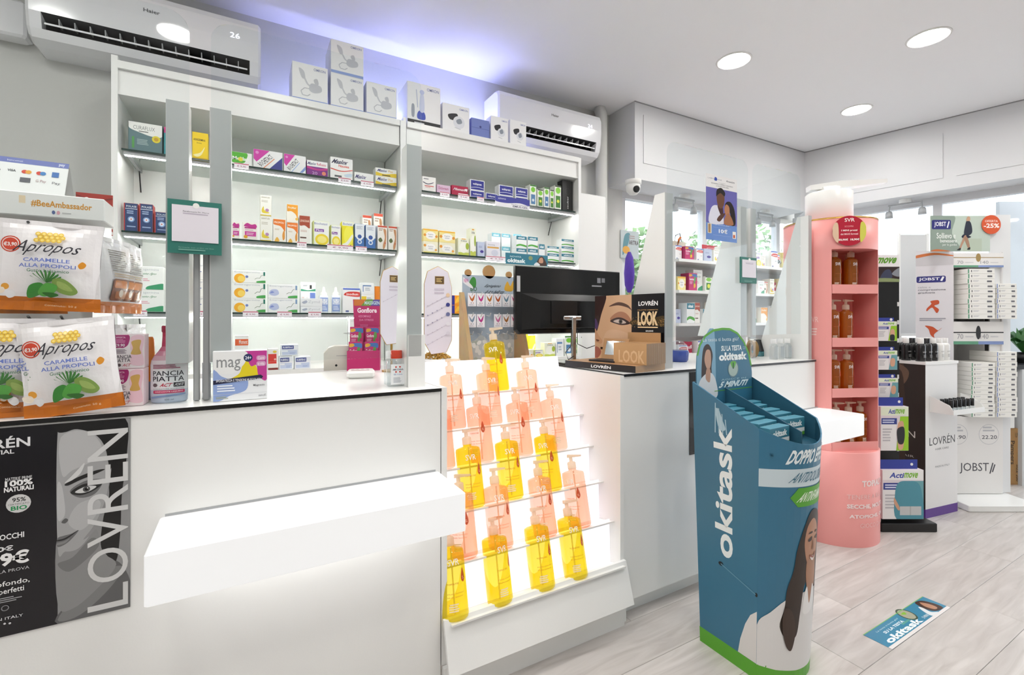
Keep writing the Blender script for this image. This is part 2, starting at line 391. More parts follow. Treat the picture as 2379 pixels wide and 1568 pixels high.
tree('leafy pale green tree seen through the window behind the counter', 5.6, 6.0, 3.0, 1.15, 2600, 3)
tree('leafy tree further right outside the window', 8.6, 6.2, 3.4, 1.3, 2200, 5)
# ---- downlights
def downlight(x, y, lab):
    t = thing('downlight', lab, 'ceiling light', (x, y, CEIL), 0, 'round recessed ceiling lights')
    MB().lathe([(.097, -.006), (.104, -.004), (.106, 0), (.088, 0), (.088, -.004), (.097, -.006)], 36, 'white_plastic', caps=False).build('trim_ring', t)
    MB().lathe([(.089, -.002), (.089, -.0032)], 36, 'lamp').build('diffuser', t)
downlight(2.728, 1.931, 'round recessed ceiling light nearest the soffit corner over the counter')
downlight(3.50, 1.208, 'largest round recessed ceiling light at upper right')
downlight(4.21, 1.905, 'smallest round recessed ceiling light nearest the far corner')
OUT = iter(['in front of the blue floor stand', 'over the right end of left counter', 'over the middle of left counter', 'over the candy rack', 'right behind the camera', 'behind the camera to the left', 'at the left side wall', 'behind the camera to the right', 'by the shop window', 'near the back right of the shop', 'near the back of the shop', 'in the far left corner', 'in front of the luminous left bag shelf', 'in front of the stepped bottle display'])
for x, y in ((2.728, .5), (1.3, 1.3), (.2, 1.3), (-1.0, 1.6), (1.3, -.2), (-.35, -.35), (-1.4, 0), (3.5, -.4), (4.4, .5), (2.4, -1.4), (-2.2, -1.8), (-2.2, .9), (-.5, .5), (.9, .35)):  # the last three are unseen extra lights, added to brighten the left side
    downlight(x, y, 'round recessed ceiling light outside the picture, ' + next(OUT))
# ---- spotlights under the soffit
def spot(x, y, rz, lab):
    t = thing('spotlight', lab, 'spotlight', (x, y, SOFZ), rz, 'twin spotlights under the soffit')
    MB().lathe([(.045, -.03), (.045, 0)], 20, 'white_plastic').build('canopy', t)
    MB().box(-.12, .12, -.008, .008, -.045, -.03, 'grey_plastic').build('bar', t)
    for sx in (-.11, .11):
        MB().tube([(sx, 0, -.04), (sx * 1.05, 0, -.09)], .006, 'grey_plastic').build('arm', t)
        MB().lathe([(.018, -.09), (.026, -.1), (.03, -.15), (.026, -.15)], 14, 'grey_plastic', o=(sx * 1.05, 0, 0)).build('lamp_head', t)
spot(gx(1590, 2.8), 2.8, 0, 'twin spotlight left of the couple poster')
spot(gx(1778, 2.8), 2.8, 0, 'twin spotlight right of the couple poster')
p = rp(.75, .16); spot(p[0], p[1], math.atan2(RD.y, RD.x), 'twin spotlight right of the pink bottle stand pump')
p = rp(1.72, .16); spot(p[0], p[1], math.atan2(RD.y, RD.x), 'twin spotlight at the far right edge')
# ---- camera dome
t = thing('security_camera', 'white dome security camera with black lens under the soffit corner', 'camera', (2.60, 2.70, SOFZ))
MB().lathe([(.062, 0), (.062, -.03), (.05, -.034)], 28, 'white_plastic').build('mount', t)
MB().lathe([(.05, -.03), (.055, -.05), (.05, -.085), (.03, -.108), (.008, -.114)], 28, 'white_plastic').build('dome', t)
L = MB().lathe([(.026, 0), (.026, .012), (.018, .018)], 18, 'black_plastic').build('lens', t); L.location = (-.012, -.043, -.078); L.rotation_euler = (math.radians(100), 0, math.radians(-10))
# ---- pipe between wall and soffit
tag(MB().tube([(2.42, 2.86, 1.2), (2.42, 2.86, CEIL - .06), (2.42, 2.88, CEIL - .015)], .045, 'wall', n=14).build('pipe'), 'round white duct pipe beside the soffit under the ceiling', 'pipe')
tag(MB().bevbox(2.07, 2.33, 2.70, YW - .002, 0, 2.13, 'laminate', .006).build('wall_cabinet'), 'tall plain white cupboard right of the medicine cabinets', 'cupboard')
# ---- air conditioners
def aircon(x0, x1, lab, txt_u, digits):
    w = x1 - x0; t = thing('air_conditioner', lab, 'air conditioner', (x0, 0, 2.42), 0, 'wall air conditioners')
    Z = lambda *a: [(y, z - 2.42) for y, z in a]
    core = Z((2.95, 2.74), (2.78, 2.74), (2.745, 2.728), (2.732, 2.70), (2.730, 2.62), (2.736, 2.532), (2.80, 2.518), (2.80, 2.478), (2.752, 2.466), (2.775, 2.436), (2.83, 2.42), (2.95, 2.42))
    full = [p for i, p in enumerate(core) if i not in (6, 7)]
    mb = MB(); e = .05
    rs = lambda pr, xa, xb: [[(xa, y, z) for y, z in pr], [(xb, y, z) for y, z in pr]]
    mb.rings(rs(full, 0.012, e), 'ac_white', smooth=False); mb.rings(rs(full, w - e, w - .012), 'ac_white')
    def soft(pr): cy, cz = 2.85, .16; return [(cy + (y - cy) * .93, cz + (z - cz) * .93) for y, z in pr]
    mb.rings([[(0, y, z) for y, z in soft(full)], [(.012, y, z) for y, z in full]], 'ac_white', caps=True)
    mb.rings([[(w - .012, y, z) for y, z in full], [(w, y, z) for y, z in soft(full)]], 'ac_white', caps=True)
    n = len(core)
    for i in range(n):
        j = (i + 1) % n
        mb.add([(e, *core[i]), (w - e, *core[i]), (w - e, *core[j]), (e, *core[j])], [(0, 1, 2, 3)], 'dark_hole' if i in (5, 6, 7) else 'ac_white')
    mb.build('body', t)
    f = MB().rings([[(e + .01, y, z) for y, z in Z((2.742, 2.492), (2.79, 2.512), (2.79, 2.507), (2.742, 2.484))], [(w - e - .01, y, z) for y, z in Z((2.742, 2.492), (2.79, 2.512), (2.79, 2.507), (2.742, 2.484))]], 'ac_white'); f.build('flap', t)
    for k in range(1, 15):
        x = e + (w - 2 * e) * k / 15
        MB().box(x - .002, x + .002, 2.765, 2.80, .105, .11 - .012 + .012, 'grey_plastic').build('vane', t) if False else MB().add([(x, 2.752, .104), (x, 2.80, .099), (x, 2.80, .08), (x, 2.76, .075), (x + .004, 2.752, .104), (x + .004, 2.80, .099), (x + .004, 2.80, .08), (x + .004, 2.76, .075)], [(0, 1, 2, 3), (7, 6, 5, 4), (0, 4, 5, 1), (2, 6, 7, 3), (0, 3, 7, 4)], 'grey_plastic').build('vane', t)
    A = Art(3).t('Haier', 0, 0, 1, 1, '#55575c', .01)
    MB().art(A, flat((txt_u, 2.7295, .222), (.062, 0, 0), (0, .0003, .017))).build('logo', t)
    if digits:
        vs = MB(); A = Art(1.5).t(digits, 0, 0, 1, 1, '#ffffff'); vs.art(A, flat((w - .135, 2.7295, .205), (.042, 0, 0), (0, 0, .026)), 'digits'); vs.build('display', t)
    return t
aircon(gx(55, 2.73), gx(606, 2.73), 'large white wall air conditioner above the left cabinet', .40, '26')
aircon(gx(1158, 2.73), gx(1399, 2.73), 'white wall air conditioner above the right cabinet near the ceiling corner', .42, '24')
tag(MB().bevbox(-1.2, -.84, 2.86, YW - .002, 2.46, 2.62, 'ac_white', .01).build('duct_cover'), 'grey white pipe cover left of the large air conditioner', 'duct')

ORD_ = ['first', 'second', 'third', 'fourth', 'fifth', 'sixth', 'seventh', 'eighth', 'ninth', 'tenth', 'eleventh', 'twelfth', 'thirteenth', 'fourteenth', 'fifteenth', 'sixteenth', 'seventeenth', 'eighteenth', 'nineteenth', 'twentieth']
# ================================================================== MEDICINE CABINETS
YC = 2.60; CT = 2.335; SH = [1.967, 1.609, 1.254]; BASE = .97
CX0, CXM, CX1 = -.50, .771, 2.02
def cabinet(x0, x1, lab, left):
    t = thing('medicine_cabinet', lab, 'cabinet', (x0, YC, 0)); w = x1 - x0; d = YW - .004 - YC; s = .018
    MB().box(0, .022 if left else .016, 0, d, 0, CT + .02, 'laminate').build('side_panel', t)
    MB().box(w - .016 if left else w - .022, w, 0, d, 0, CT + (.0 if left else .0), 'laminate').build('side_panel', t)
    MB().box(.022, w - .022, d - .01, d, 0, CT - .03, 'laminate').build('back_panel', t)
    MB().box(.022, w - .02, -.004, d, CT - .032, CT, 'laminate').build('top_panel', t)
    MB().box(.022, w - .02, .012, .03, CT - .13, CT - .033, 'laminate').build('fascia', t)
    MB().box(.022, w - .02, .006, d - .01, CT - .142, CT - .131, 'laminate').build('ceiling_panel', t)
    MB().box(.022, w - .022, .002, d - .01, 0, BASE - .03, 'laminate').build('base_unit', t)
    MB().box(.0225, w - .0225, -.012, d - .01, BASE - .03, BASE, 'laminate').build('base_worktop', t)
    for z in SH:
        g = MB().box(.03, w - .03, .024, d - .02, z - .008, z, 'shelf_glass', mats={0: 'glass_edge'}).build('glass_shelf', t)
        MB().box(.035, w - .035, .032, .05, z - .024, z - .0085, 'grey_plastic').build('light_rail', g)
        MB().box(.04, w - .04, .034, .041, z - .0280, z - .0243, 'led').build('light_strip', g)
        for x in (.045, w - .057):
            MB().box(x, x + .012, .055, d - .02, z - .026, z - .0085, 'grey_plastic').build('bracket', g)
            MB().tube([(x + .006, d - .06, z - .02), (x + .006, d - .016, z - .12)], .003, 'black_plastic', n=6).build('cable', g)
    return t
cabinet(CX0, CXM, 'white medicine cabinet with lit glass shelves, left of the two', True)
cabinet(CXM, CX1, 'white medicine cabinet with lit glass shelves, right of the two', False)
tag(MB().box(CX0 + .75, CX0 + 2.0, YW - .16, YW - .12, CT + .001, CT + .022, 'blue_led').build('light_strip'), 'blue light strip lying on top of the cabinets behind boxes', 'light')
# ================================================================== PRODUCT ART
def K(*ops):
    def f(a):
        A = Art(a)
        for o in ops: getattr(A, o[0])(*o[1:])
        return A
    return f
NEB = (('r', 0, 0, 1, .08, '#8fa4d8'), ('t', 'OMRON', .60, .86, .94, .93, '#7b86b5', .01), ('b', [(.18, .86), (.32, .80), (.36, .62), (.28, .60), (.22, .70)], '#c6c8cc'), ('ln', [(.34, .62), (.42, .48), (.52, .42)], .022, '#c9cbcf'),
       ('b', [(.48, .44), (.56, .52), (.80, .48), (.82, .34), (.62, .27), (.48, .32)], '#c2c4c9'), ('b', [(.60, .62), (.70, .66), (.74, .52), (.64, .52)], '#c2c4c8'), ('ln', [(.50, .36), (.34, .36), (.24, .27), (.28, .17), (.42, .16), (.50, .22)], .012, '#c2c4c8'))
BPM = (('r', 0, 0, 1, .05, '#4a5fb0'), ('t', 'OMRON', .62, .84, .94, .91, '#7b86b5', .01), ('b', [(.20, .62), (.50, .70), (.56, .60), (.46, .46), (.26, .46)], '#26262a'), ('e', .60, .40, .22, '#e2e4e8'), ('b', [(.50, .46), (.66, .54), (.72, .40), (.56, .34)], '#8e96a0'), ('ln', [(.44, .2), (.66, .16)], .012, '#c6c8cc'))
STEAM = (('r', 0, 0, 1, .12, '#17171b'), ('t', 'OMRON', .58, .86, .95, .93, '#7b86b5', .01), ('b', [(.30, .16), (.52, .16), (.52, .30), (.41, .38), (.30, .30)], '#3d52b4'), ('b', [(.36, .36), (.50, .36), (.48, .74), (.38, .74)], '#cfd6ea'), ('e', .43, .80, .07, '#c2cbe6'), ('ln', [(.30, .42), (.26, .84)], .01, '#b9c0d4'), ('b', [(.12, .2), (.2, .2), (.2, .46), (.12, .46)], '#9aa0ac'), ('r', .2, .03, .5, .07, '#d8d8dc'))
KIND = {
 'neb': ('white nebulizer box with grey mask picture', '#f1f1f0', K(*NEB)), 'bpm': ('white blood pressure monitor box', '#f3f3f2', K(*BPM)), 'steam': ('white box with blue steam inhaler picture', '#f3f3f2', K(*STEAM)),
 'blue': ('plain blue carton', '#7684c2', K(('r', 0, .5, 1, .53, '#5f6cab'), ('e', .5, .6, .06, '#3e4785'))),
 'curaflux': ('grey teal box with white curved top', '#5d7a80', K(('b', [(0, 1), (1, 1), (1, .62), (.7, .58), (.35, .66), (.02, .78)], '#eeeeea'), ('t', 'CURAFLUX', .14, .76, .78, .89, '#7a7f80'), ('tx', .3, .68, .62, .73, '#55595a', 1), ('r', .10, .12, .17, .50, '#4f9a4a'), ('tx', .25, .25, .6, .45, '#9fb4b6', 4), ('e', .82, .50, .13, '#e0cf2e'), ('e', .82, .50, .07, '#c49a22'))),
 'tealmag': ('teal box with magenta corner', '#2f8f98', K(('r', 0, .8, .5, 1, '#c6267e'))),
 'yellow': ('bright yellow box with white swoosh', '#f2d21c', K(('t', 'ARNIGERMINA', .06, .70, .84, .78, '#3a3210', .01), ('t', 'Arnica', .26, .6, .6, .66, '#8a7a20'), ('b', [(.05, .18), (.5, .28), (.8, .50), (.6, .22), (.3, .12)], '#fbf3b0'), ('r', 0, 0, 1, .09, '#c7aa14'))),
 'green': ('small green and white box', '#f3f4f0', K(('b', [(0, .3), (0, 1), (.75, 1), (.72, .5), (.6, .25), (.3, .18)], '#55b52c'), ('t', 'Melilax', .06, .42, .9, .68, '#f8faf4', .03), ('e', .45, .5, .12, '#e6d93a'))),
 'bocheL': ('white box with magenta and navy diagonal corners, longer', '#f4f4f4', K(('p2',), )) ,
 'maalp': ('purple and white antacid box', '#7d1f86', K(('r', 0, .62, 1, 1, '#f3f3f3'), ('t', 'Maalox', .05, .72, .45, .9, '#33357a', .02, .2), ('t', 'Reflusso', .48, .72, .92, .9, '#d4306c', .01), ('b', [(0, .62), (.5, .5), (1, .62), (1, .5), (.5, .4), (0, .5)], '#c82f8a'), ('e', .82, .25, .10, '#e78a6a'), ('t', '20', .25, .12, .5, .3, '#dcb7e4'))),
 'maal': ('white antacid box with red arc', '#f4f4f2', K(('t', 'Maalox', .10, .72, .78, .92, '#20214e', .03, .2), ('t', 'Nausea', .36, .58, .84, .70, '#d8402c', .02), ('b', [(0, .50), (.5, .42), (1, .52), (1, .49), (.5, .38), (0, .46)], '#d8402c'), ('b', [(.62, .26), (.95, .34), (.95, .2), (.7, .16)], '#cfe0ee'), ('r', .18, .12, .5, .2, '#55575a'))),
 'maals': ('flat white antacid box', '#f4f4f2', K(('t', 'Maalox', .06, .40, .62, .80, '#33357a', .02, .2), ('r', .62, .1, .98, .22, '#d8b09a'))),
 'maaly': ('flat yellow and white antacid box', '#f4f4f0', K(('b', [(0, 0), (0, .45), (.4, .3), (1, .52), (1, 0)], '#e6c61f'), ('t', 'Maalox', .10, .55, .55, .9, '#33357a', .02, .2), ('t', 'Plus', .6, .58, .82, .88, '#d8b03c', .01), ('r', .3, .08, .7, .2, '#2b2b2b'))),
 'navyb': ('navy box with white starburst', '#27406e', K(('r', 0, 0, .06, 1, '#c23a34'), ('t', 'POLASE', .16, .86, .92, .93, '#e8eef6', .01), ('r', .08, .80, .98, .82, '#dfe6f0'), ('e', .52, .44, .26, '#7f9ccb'), ('e', .52, .44, .17, '#dfe9f5'), ('e', .52, .44, .06, '#d0604a'), ('tx', .2, .62, .85, .76, '#9fb3d6', 2), ('r', .2, .16, .85, .2, '#9fb3d6'))),
 'mag2': ('cream box with magenta bands', '#f2ece4', K(('b', [(.1, .78), (.95, .74), (.9, .94), (.6, .9), (.3, .98)], '#c02a8c'), ('r', .12, .66, .94, .74, '#b02480'), ('tx', .15, .54, .9, .62, '#c9a3b8', 1), ('r', .14, .22, .94, .5, '#c93a98'), ('e', .2, .18, .14, '#e2a01e'), ('tx', .25, .28, .8, .44, '#e6b8d4', 2))),
 'snail': ('tall white box with yellow snail', '#f6f4ec', K(('t', 'GRINTUSS', .08, .88, .86, .94, '#8a8460', .01), ('tx', .1, .66, .7, .78, '#cfcabc', 2), ('b', [(.12, .30), (.3, .46), (.36, .28), (.8, .18), (.7, .13), (.2, .14)], '#e8d03a'), ('e', .62, .28, .17, '#b98ab8'), ('r', 0, 0, 1, .05, '#dcc23a'))),
 'orange': ('orange and white propolis box', '#f6f2ea', K(('b', [(0, 1), (1, 1), (1, .50), (.6, .70), (0, .78)], '#ee7d24'), ('t', 'PROPOLI', .08, .82, .88, .90, '#fbf0dc', .02), ('tx', .12, .52, .6, .6, '#d9c6ae', 2), ('b', [(.1, .02), (.3, .22), (.5, .05)], '#e9b348'), ('b', [(.75, .35), (.92, .55), (.96, .2), (.8, .1)], '#e59a3a'))),
 'amber': ('amber and white syrup box', '#f8f3e6', K(('b', [(0, 1), (1, 1), (1, .2), (.8, .45), (.4, .62), (0, .62)], '#f2a221'), ('t', 'ProMiel', .10, .76, .82, .88, '#fdf4dd', .02), ('e', .9, .2, .14, '#f2c04a'))),
 'brown': ('brown topped white lozenge box', '#f1efe9', K(('b', [(0, 1), (1, 1), (1, .58), (.5, .66), (0, .66)], '#a8452a'), ('t', 'LENODIAR', .06, .78, .94, .86, '#f2d9c8', .01), ('tx', .1, .42, .8, .5, '#d3b7ab', 2), ('r', .05, .2, .65, .25, '#5a3d30'))),
 'lemon': ('white vitamin box with yellow lemon picture', '#f2f3ee', K(('t', 'Biochetasi', .06, .86, .9, .95, '#7c86b6', .01), ('r', .08, .56, .68, .68, '#7a3c9a'), ('t', 'Plus', .16, .58, .6, .66, '#f4f0fa', .01), ('e', .55, .24, .44, '#efd52c', .24), ('e', .55, .24, .30, '#f7e888', .15), ('r', 0, 0, .05, 1, '#cdd88a'))),
 'lime': ('yellow sachet box with large lemon', '#eee21e', K(('r', 0, .84, 1, 1, '#eef0ea'), ('t', 'Biochetasi', .08, .87, .92, .96, '#6c78ae', .01), ('e', .6, .45, .45, '#f6ee4e', .38), ('b', [(0, .1), (.4, .2), (.9, .5), (1, .42), (.5, .08)], '#f2f4ea'), ('e', .78, .08, .05, '#2a2a5a'))),
 'bluebot': ('white and blue box with figure', '#eaeef2', K(('b', [(0, 0), (0, .45), (.3, .35), (.7, .35), (1, .45), (1, 0)], '#3d6fb4'), ('e', .5, .48, .22, '#3558a4'), ('e', .5, .26, .24, '#dfe7f2'), ('e', .5, .26, .13, '#3d6fb4'), ('tx', .15, .78, .85, .92, '#b4bccb', 3))),
 'vein': ('cream box with leg picture', '#f3eee6', K(('r', 0, .93, 1, 1, '#c9482e'), ('tx', .1, .78, .6, .9, '#b49a8a', 2), ('b', [(.6, .85), (.9, .8), (.85, .2), (.6, .02), (.55, .2), (.75, .5)], '#c98f62'), ('b', [(.05, .4), (.3, .5), (.5, .38), (.25, .3)], '#5e6a3e'), ('e', .8, .28, .07, '#c23a34'))),
 'pinkbox': ('flat lilac and pink box', '#dfc0d8', K(('t', 'Dicloreum', .1, .5, .85, .8, '#b13a78', .01),)),
 'redbox': ('deep red painkiller box', '#b01c46', K(('t', 'Moment', .12, .55, .88, .80, '#f6dfe6', .03, .15), ('r', .4, 0, 1, .3, '#f3eff0'), ('b', [(.78, .75), (.95, .8), (.92, .55)], '#f3eff0'))),
 'whitered': ('white gel box with grey wave and red line', '#f2f1ee', K(('tx', .08, .8, .5, .92, '#8e8e92', 1), ('b', [(.05, .66), (.4, .56), (.8, .68), (.8, .63), (.4, .5), (.05, .6)], '#55566a'), ('r', .15, .38, .85, .43, '#c9342e'), ('r', .2, .3, .6, .33, '#d98a86'))),
 'navy': ('navy pain relief box with white border', '#eceef2', K(('r', .04, .06, .96, .94, '#2c3190'), ('t', 'voltaren', .18, .5, .8, .72, '#f2f4fa', .02), ('b', [(.04, .25), (.5, .34), (.96, .25), (.96, .2), (.5, .28), (.04, .2)], '#c9cde6'))),
 'gdrop': ('white box with green cap and bottle picture', '#eef2ea', K(('r', 0, .93, 1, 1, '#3c7a30'), ('e', .5, .78, .36, '#7ac832', .12), ('r', .15, .12, .85, .56, '#4f7fae'), ('e', .5, .3, .2, '#dfe9f0'))),
 'ggreen': ('white and green herbal box', '#f0f3ea', K(('r', 0, .94, 1, 1, '#30401f'), ('e', .5, .80, .40, '#84cf3a', .13), ('r', .12, .1, .88, .58, '#3f7f2c'), ('e', .5, .36, .22, '#e3e94a'))),
 'black': ('tall black perfume style box', '#131314', K(('e', .5, .66, .26, '#2a2a2c'), ('e', .5, .66, .22, '#161617'), ('t', 'sauber', .44, .08, .58, .5, '#d8d8d8', .01, 0, 90))),
 'flower': ('yellow box with orange flowers', '#f1e39a', K(('r', 0, .88, 1, 1, '#eab23a'), ('e', .5, .48, .36, '#f8f6f0', .33), ('t', 'Euphra', .32, .50, .68, .62, '#8088a0', .01), ('e', .1, .5, .09, '#e0932c'), ('e', .9, .42, .09, '#e0932c'), ('tx', .35, .32, .65, .44, '#b4b8c4', 2))),
 'flower2': ('pale box with orange flowers', '#f0edd4', K(('r', 0, 0, 1, .12, '#dcd068'), ('e', .5, .5, .36, '#f8f7f2', .34), ('t', 'Euphra', .32, .52, .68, .64, '#8088a0', .01), ('e', .1, .66, .09, '#e0932c'), ('e', .86, .3, .08, '#e2a24a'), ('tx', .35, .34, .65, .46, '#b4b8c4', 2))),
 'drops': ('pale green eye drop box', '#eef0dc', K(('r', 0, 0, 1, .18, '#c4cf5a'), ('e', .5, .45, .40, '#f6f6ec', .3), ('e', .85, .55, .16, '#9fb43a', .2), ('t', 'Iridina', .25, .80, .8, .9, '#6c6f78', .01), ('r', .3, .93, .7, .97, '#e09a2c'))),
 'lilac': ('lilac box with violet oval', '#c2cbe2', K(('e', .62, .36, .26, '#4a3d94', .1), ('tx', .15, .6, .7, .75, '#98a2c6', 2))),
 'toothp': ('white toothpaste box with gold band', '#e6e4ec', K(('r', .05, .58, .92, .68, '#d6a452'), ('t', 'bioniq', .1, .74, .6, .84, '#8c8e9c', .01), ('e', .6, .3, .26, '#d2d4e2', .2))),
 'teal': ('teal and white painkiller box', '#f0f3f3', K(('r', 0, .70, 1, 1, '#2f7a90'), ('t', 'okitask', .16, .77, .84, .93, '#f2fafc', .03), ('b', [(0, .12), (.4, .2), (1, .10), (1, .24), (.4, .34), (0, .24)], '#4fa63a'))),
 'teal2': ('white box with pale teal band', '#eef4f5', K(('r', 0, .72, 1, 1, '#6fb2c4'), ('t', 'okitask', .16, .78, .84, .93, '#f2fafc', .02))),
 'enterg': ('white probiotic box with green corner', '#f2f4f1', K(('t', 'enterogermina', .06, .80, .86, .93, '#b9bfc6'), ('t', 'Intestino Pigro', .22, .62, .78, .74, '#4f8f6a', .01, .2), ('tx', .3, .35, .6, .5, '#e2aab8', 2), ('b', [(.5, 0), (1, 0), (1, .26), (.7, .2), (.5, .12)], '#3a9a6c'), ('ln', [(.2, .55), (.24, .4), (.22, .25)], .01, '#e2aab8'))),
 'vials': ('white vial box with orange slice', '#f1f2ee', K(('t', 'Enterogermina', .05, .80, .82, .95, '#a9b0bc'), ('e', .20, .34, .17, '#f0ad1e'), ('e', .25, .30, .11, '#f8d765'), ('e', .42, .5, .045, '#6a7cba'), ('ln', [(.66, .3), (.74, .42), (.82, .4), (.86, .62), (.92, .68)], .014, '#4a6a50'), ('b', [(.74, 0), (1, 0), (1, .2), (.74, .14)], '#43a04a'), ('r', .93, .62, .99, .96, '#2c7a6a'))),
 'vialb': ('white vial box with lilac capsules', '#f1f2f2', K(('t', 'Enterogermina', .05, .80, .82, .95, '#a9b0bc'), ('b', [(.03, .3), (.1, .6), (.3, .62), (.36, .3), (.2, .15)], '#b9c2e2'), ('b', [(.06, .34), (.12, .5), (.2, .4)], '#7f8ed0'), ('ln', [(.62, .3), (.70, .42), (.78, .4), (.84, .62), (.9, .68)], .014, '#4a6a50'), ('b', [(.70, 0), (1, 0), (1, .2), (.70, .14)], '#43a04a'), ('r', .93, .62, .99, .96, '#7a9ac0'))),
 'greencap': ('white box with green base and dark bottle', '#f3f5f2', K(('b', [(0, 0), (0, .22), (.5, .1), (1, .26), (1, 0)], '#2f9a74'), ('r', .6, .26, .74, .68, '#1d1d20'), ('tx', .15, .5, .5, .7, '#9aa0a4', 2))),
 'bluewh': ('white box with blue square', '#f2f3f5', K(('r', .62, .1, .98, .95, '#6f86cc'), ('t', 'Yovis', .08, .45, .5, .75, '#d88a72', .01))),
 'grey': ('flat white box with grey bird', '#eceef0', K(('b', [(.05, .5), (.25, .75), (.3, .5), (.15, .3)], '#aab2c4'), ('t', 'Zymil', .34, .3, .9, .75, '#c2c6cc'))),
 'redstripe': ('white diarrhoea medicine box with red stripe', '#f3f3f3', K(('r', 0, .93, 1, 1, '#5a72c8'), ('b', [(.12, .70), (1, .66), (1, .84), (.4, .86), (.12, .80)], '#d8372c'), ('t', 'imodium', .2, .71, .9, .81, '#fbeae8', .02), ('tx', .6, .36, .9, .42, '#b4b4ba', 1), ('r', .15, .03, .34, .1, '#5a6aa0'))),
 'white3': ('small white and yellow box', '#f2f2ee', K(('r', 0, .2, .4, .8, '#e8c82c'), ('r', 0, 0, 1, .12, '#4a68b0'), ('tx', .45, .4, .9, .7, '#a8acb6', 2))),
 'white4': ('small white and blue outlined box', '#f0f2f3', K(('r', .1, .2, .16, .8, '#5a82b4'), ('r', .1, .7, .8, .8, '#5a82b4'), ('tx', .3, .3, .8, .6, '#b4bcc6', 2))),
 'white5': ('white box with black and green bands', '#f2f3ee', K(('r', 0, 0, .3, .7, '#222222'), ('r', .35, 0, .65, .45, '#4fa63a'), ('r', .7, 0, 1, .6, '#e2a22e'), ('tx', .1, .8, .9, .95, '#7c8cc0', 1))),
 'orangeb': ('orange and navy box', '#f09a1e', K(('r', 0, 0, .36, 1, '#2c3190'), ('b', [(.4, .2), (.7, .9), (.95, .5)], '#f6c23a'))),
 'orangew': ('white box with orange top band', '#f6f5f2', K(('r', 0, .72, 1, .90, '#e0602c'), ('t', 'Moment', .3, .76, .94, .88, '#fbeee6', .01), ('r', .35, .24, .8, .34, '#7c86c6'), ('r', 0, 0, 1, .05, '#b05a48'))),
 'redwh': ('white box with red panel and yellow logo', '#f3f1ee', K(('r', 0, .3, .84, .76, '#d8352a'), ('e', .66, .86, .2, '#f0d24a', .06), ('r', 0, 0, 1, .1, '#7a2a22'), ('e', .7, .5, .12, '#f0b4a8'))),
 'rubi': ('small white box with navy logo band', '#eef1f6', K(('r', .06, .58, .74, .92, '#2a3f8e'), ('t', 'RUBIFEN-E', .12, .66, .68, .84, '#f2f4fa', .02), ('r', .06, .06, .94, .5, '#c6d2ea'), ('r', .06, .34, .4, .46, '#f2f4fa'), ('tx', .5, .12, .9, .3, '#9fb2da', 3))),
 'bluelid': ('white box with dark blue lettering along its top', '#f0f0f2', K(('t', 'Ialuset Plus', .05, .86, .95, .97, '#2c2f86', .02),)),
 'gonf': ('pink bloating remedy box with rainbow figure', '#c2246c', K(('b', [(.05, .78), (.5, .82), (.95, .76), (.95, .94), (.5, .96), (.05, .92)], '#3f6fb0'), ('b', [(.05, .80), (.3, .82), (.42, .88), (.3, .94), (.05, .92)], '#e0a62c'), ('b', [(.62, .74), (.8, .8), (.86, .6), (.72, .5), (.8, .34), (.62, .2), (.56, .4)], '#5f9a4a'), ('b', [(.6, .36), (.78, .4), (.8, .22), (.6, .14)], '#e6b42a'), ('t', 'Gonfiore', .06, .58, .62, .72, '#fbeaf2', .03), ('tx', .08, .36, .5, .54, '#e8a6c6', 3))),
 'pancia': ('pale pink flat stomach box with waist picture', '#f2e6e8', K(('b', [(0, 1), (.5, 1), (.5, .74), (.36, .62), (.2, .62), (0, .64)], '#a8286e'), ('t', 'OFFERTA', .06, .90, .40, .95, '#f2cfe2', .01), ('tx', .06, .76, .4, .88, '#d88ab4', 3), ('t', '€9.90', .04, .65, .38, .74, '#fbeef5', .02), ('b', [(.56, .62), (.6, .5), (.56, .3), (.6, .1), (1, .1), (.95, .5), (1, .95), (.6, .95)], '#eec6d2'), ('b', [(.6, .8), (.9, .84), (.86, .6), (.9, .42), (.58, .42), (.64, .6)], '#d2a85c'), ('tx', .06, .44, .44, .58, '#9a8a94', 4), ('t', 'PANCIA', .04, .30, .60, .40, '#3a3440', .005), ('t', 'PIATTA', .04, .19, .56, .29, '#3a3440', .005), ('e', .2, .1, .06, '#5a4a50'), ('t', 'ACT', .32, .06, .56, .14, '#c2284a', .01, .2))),
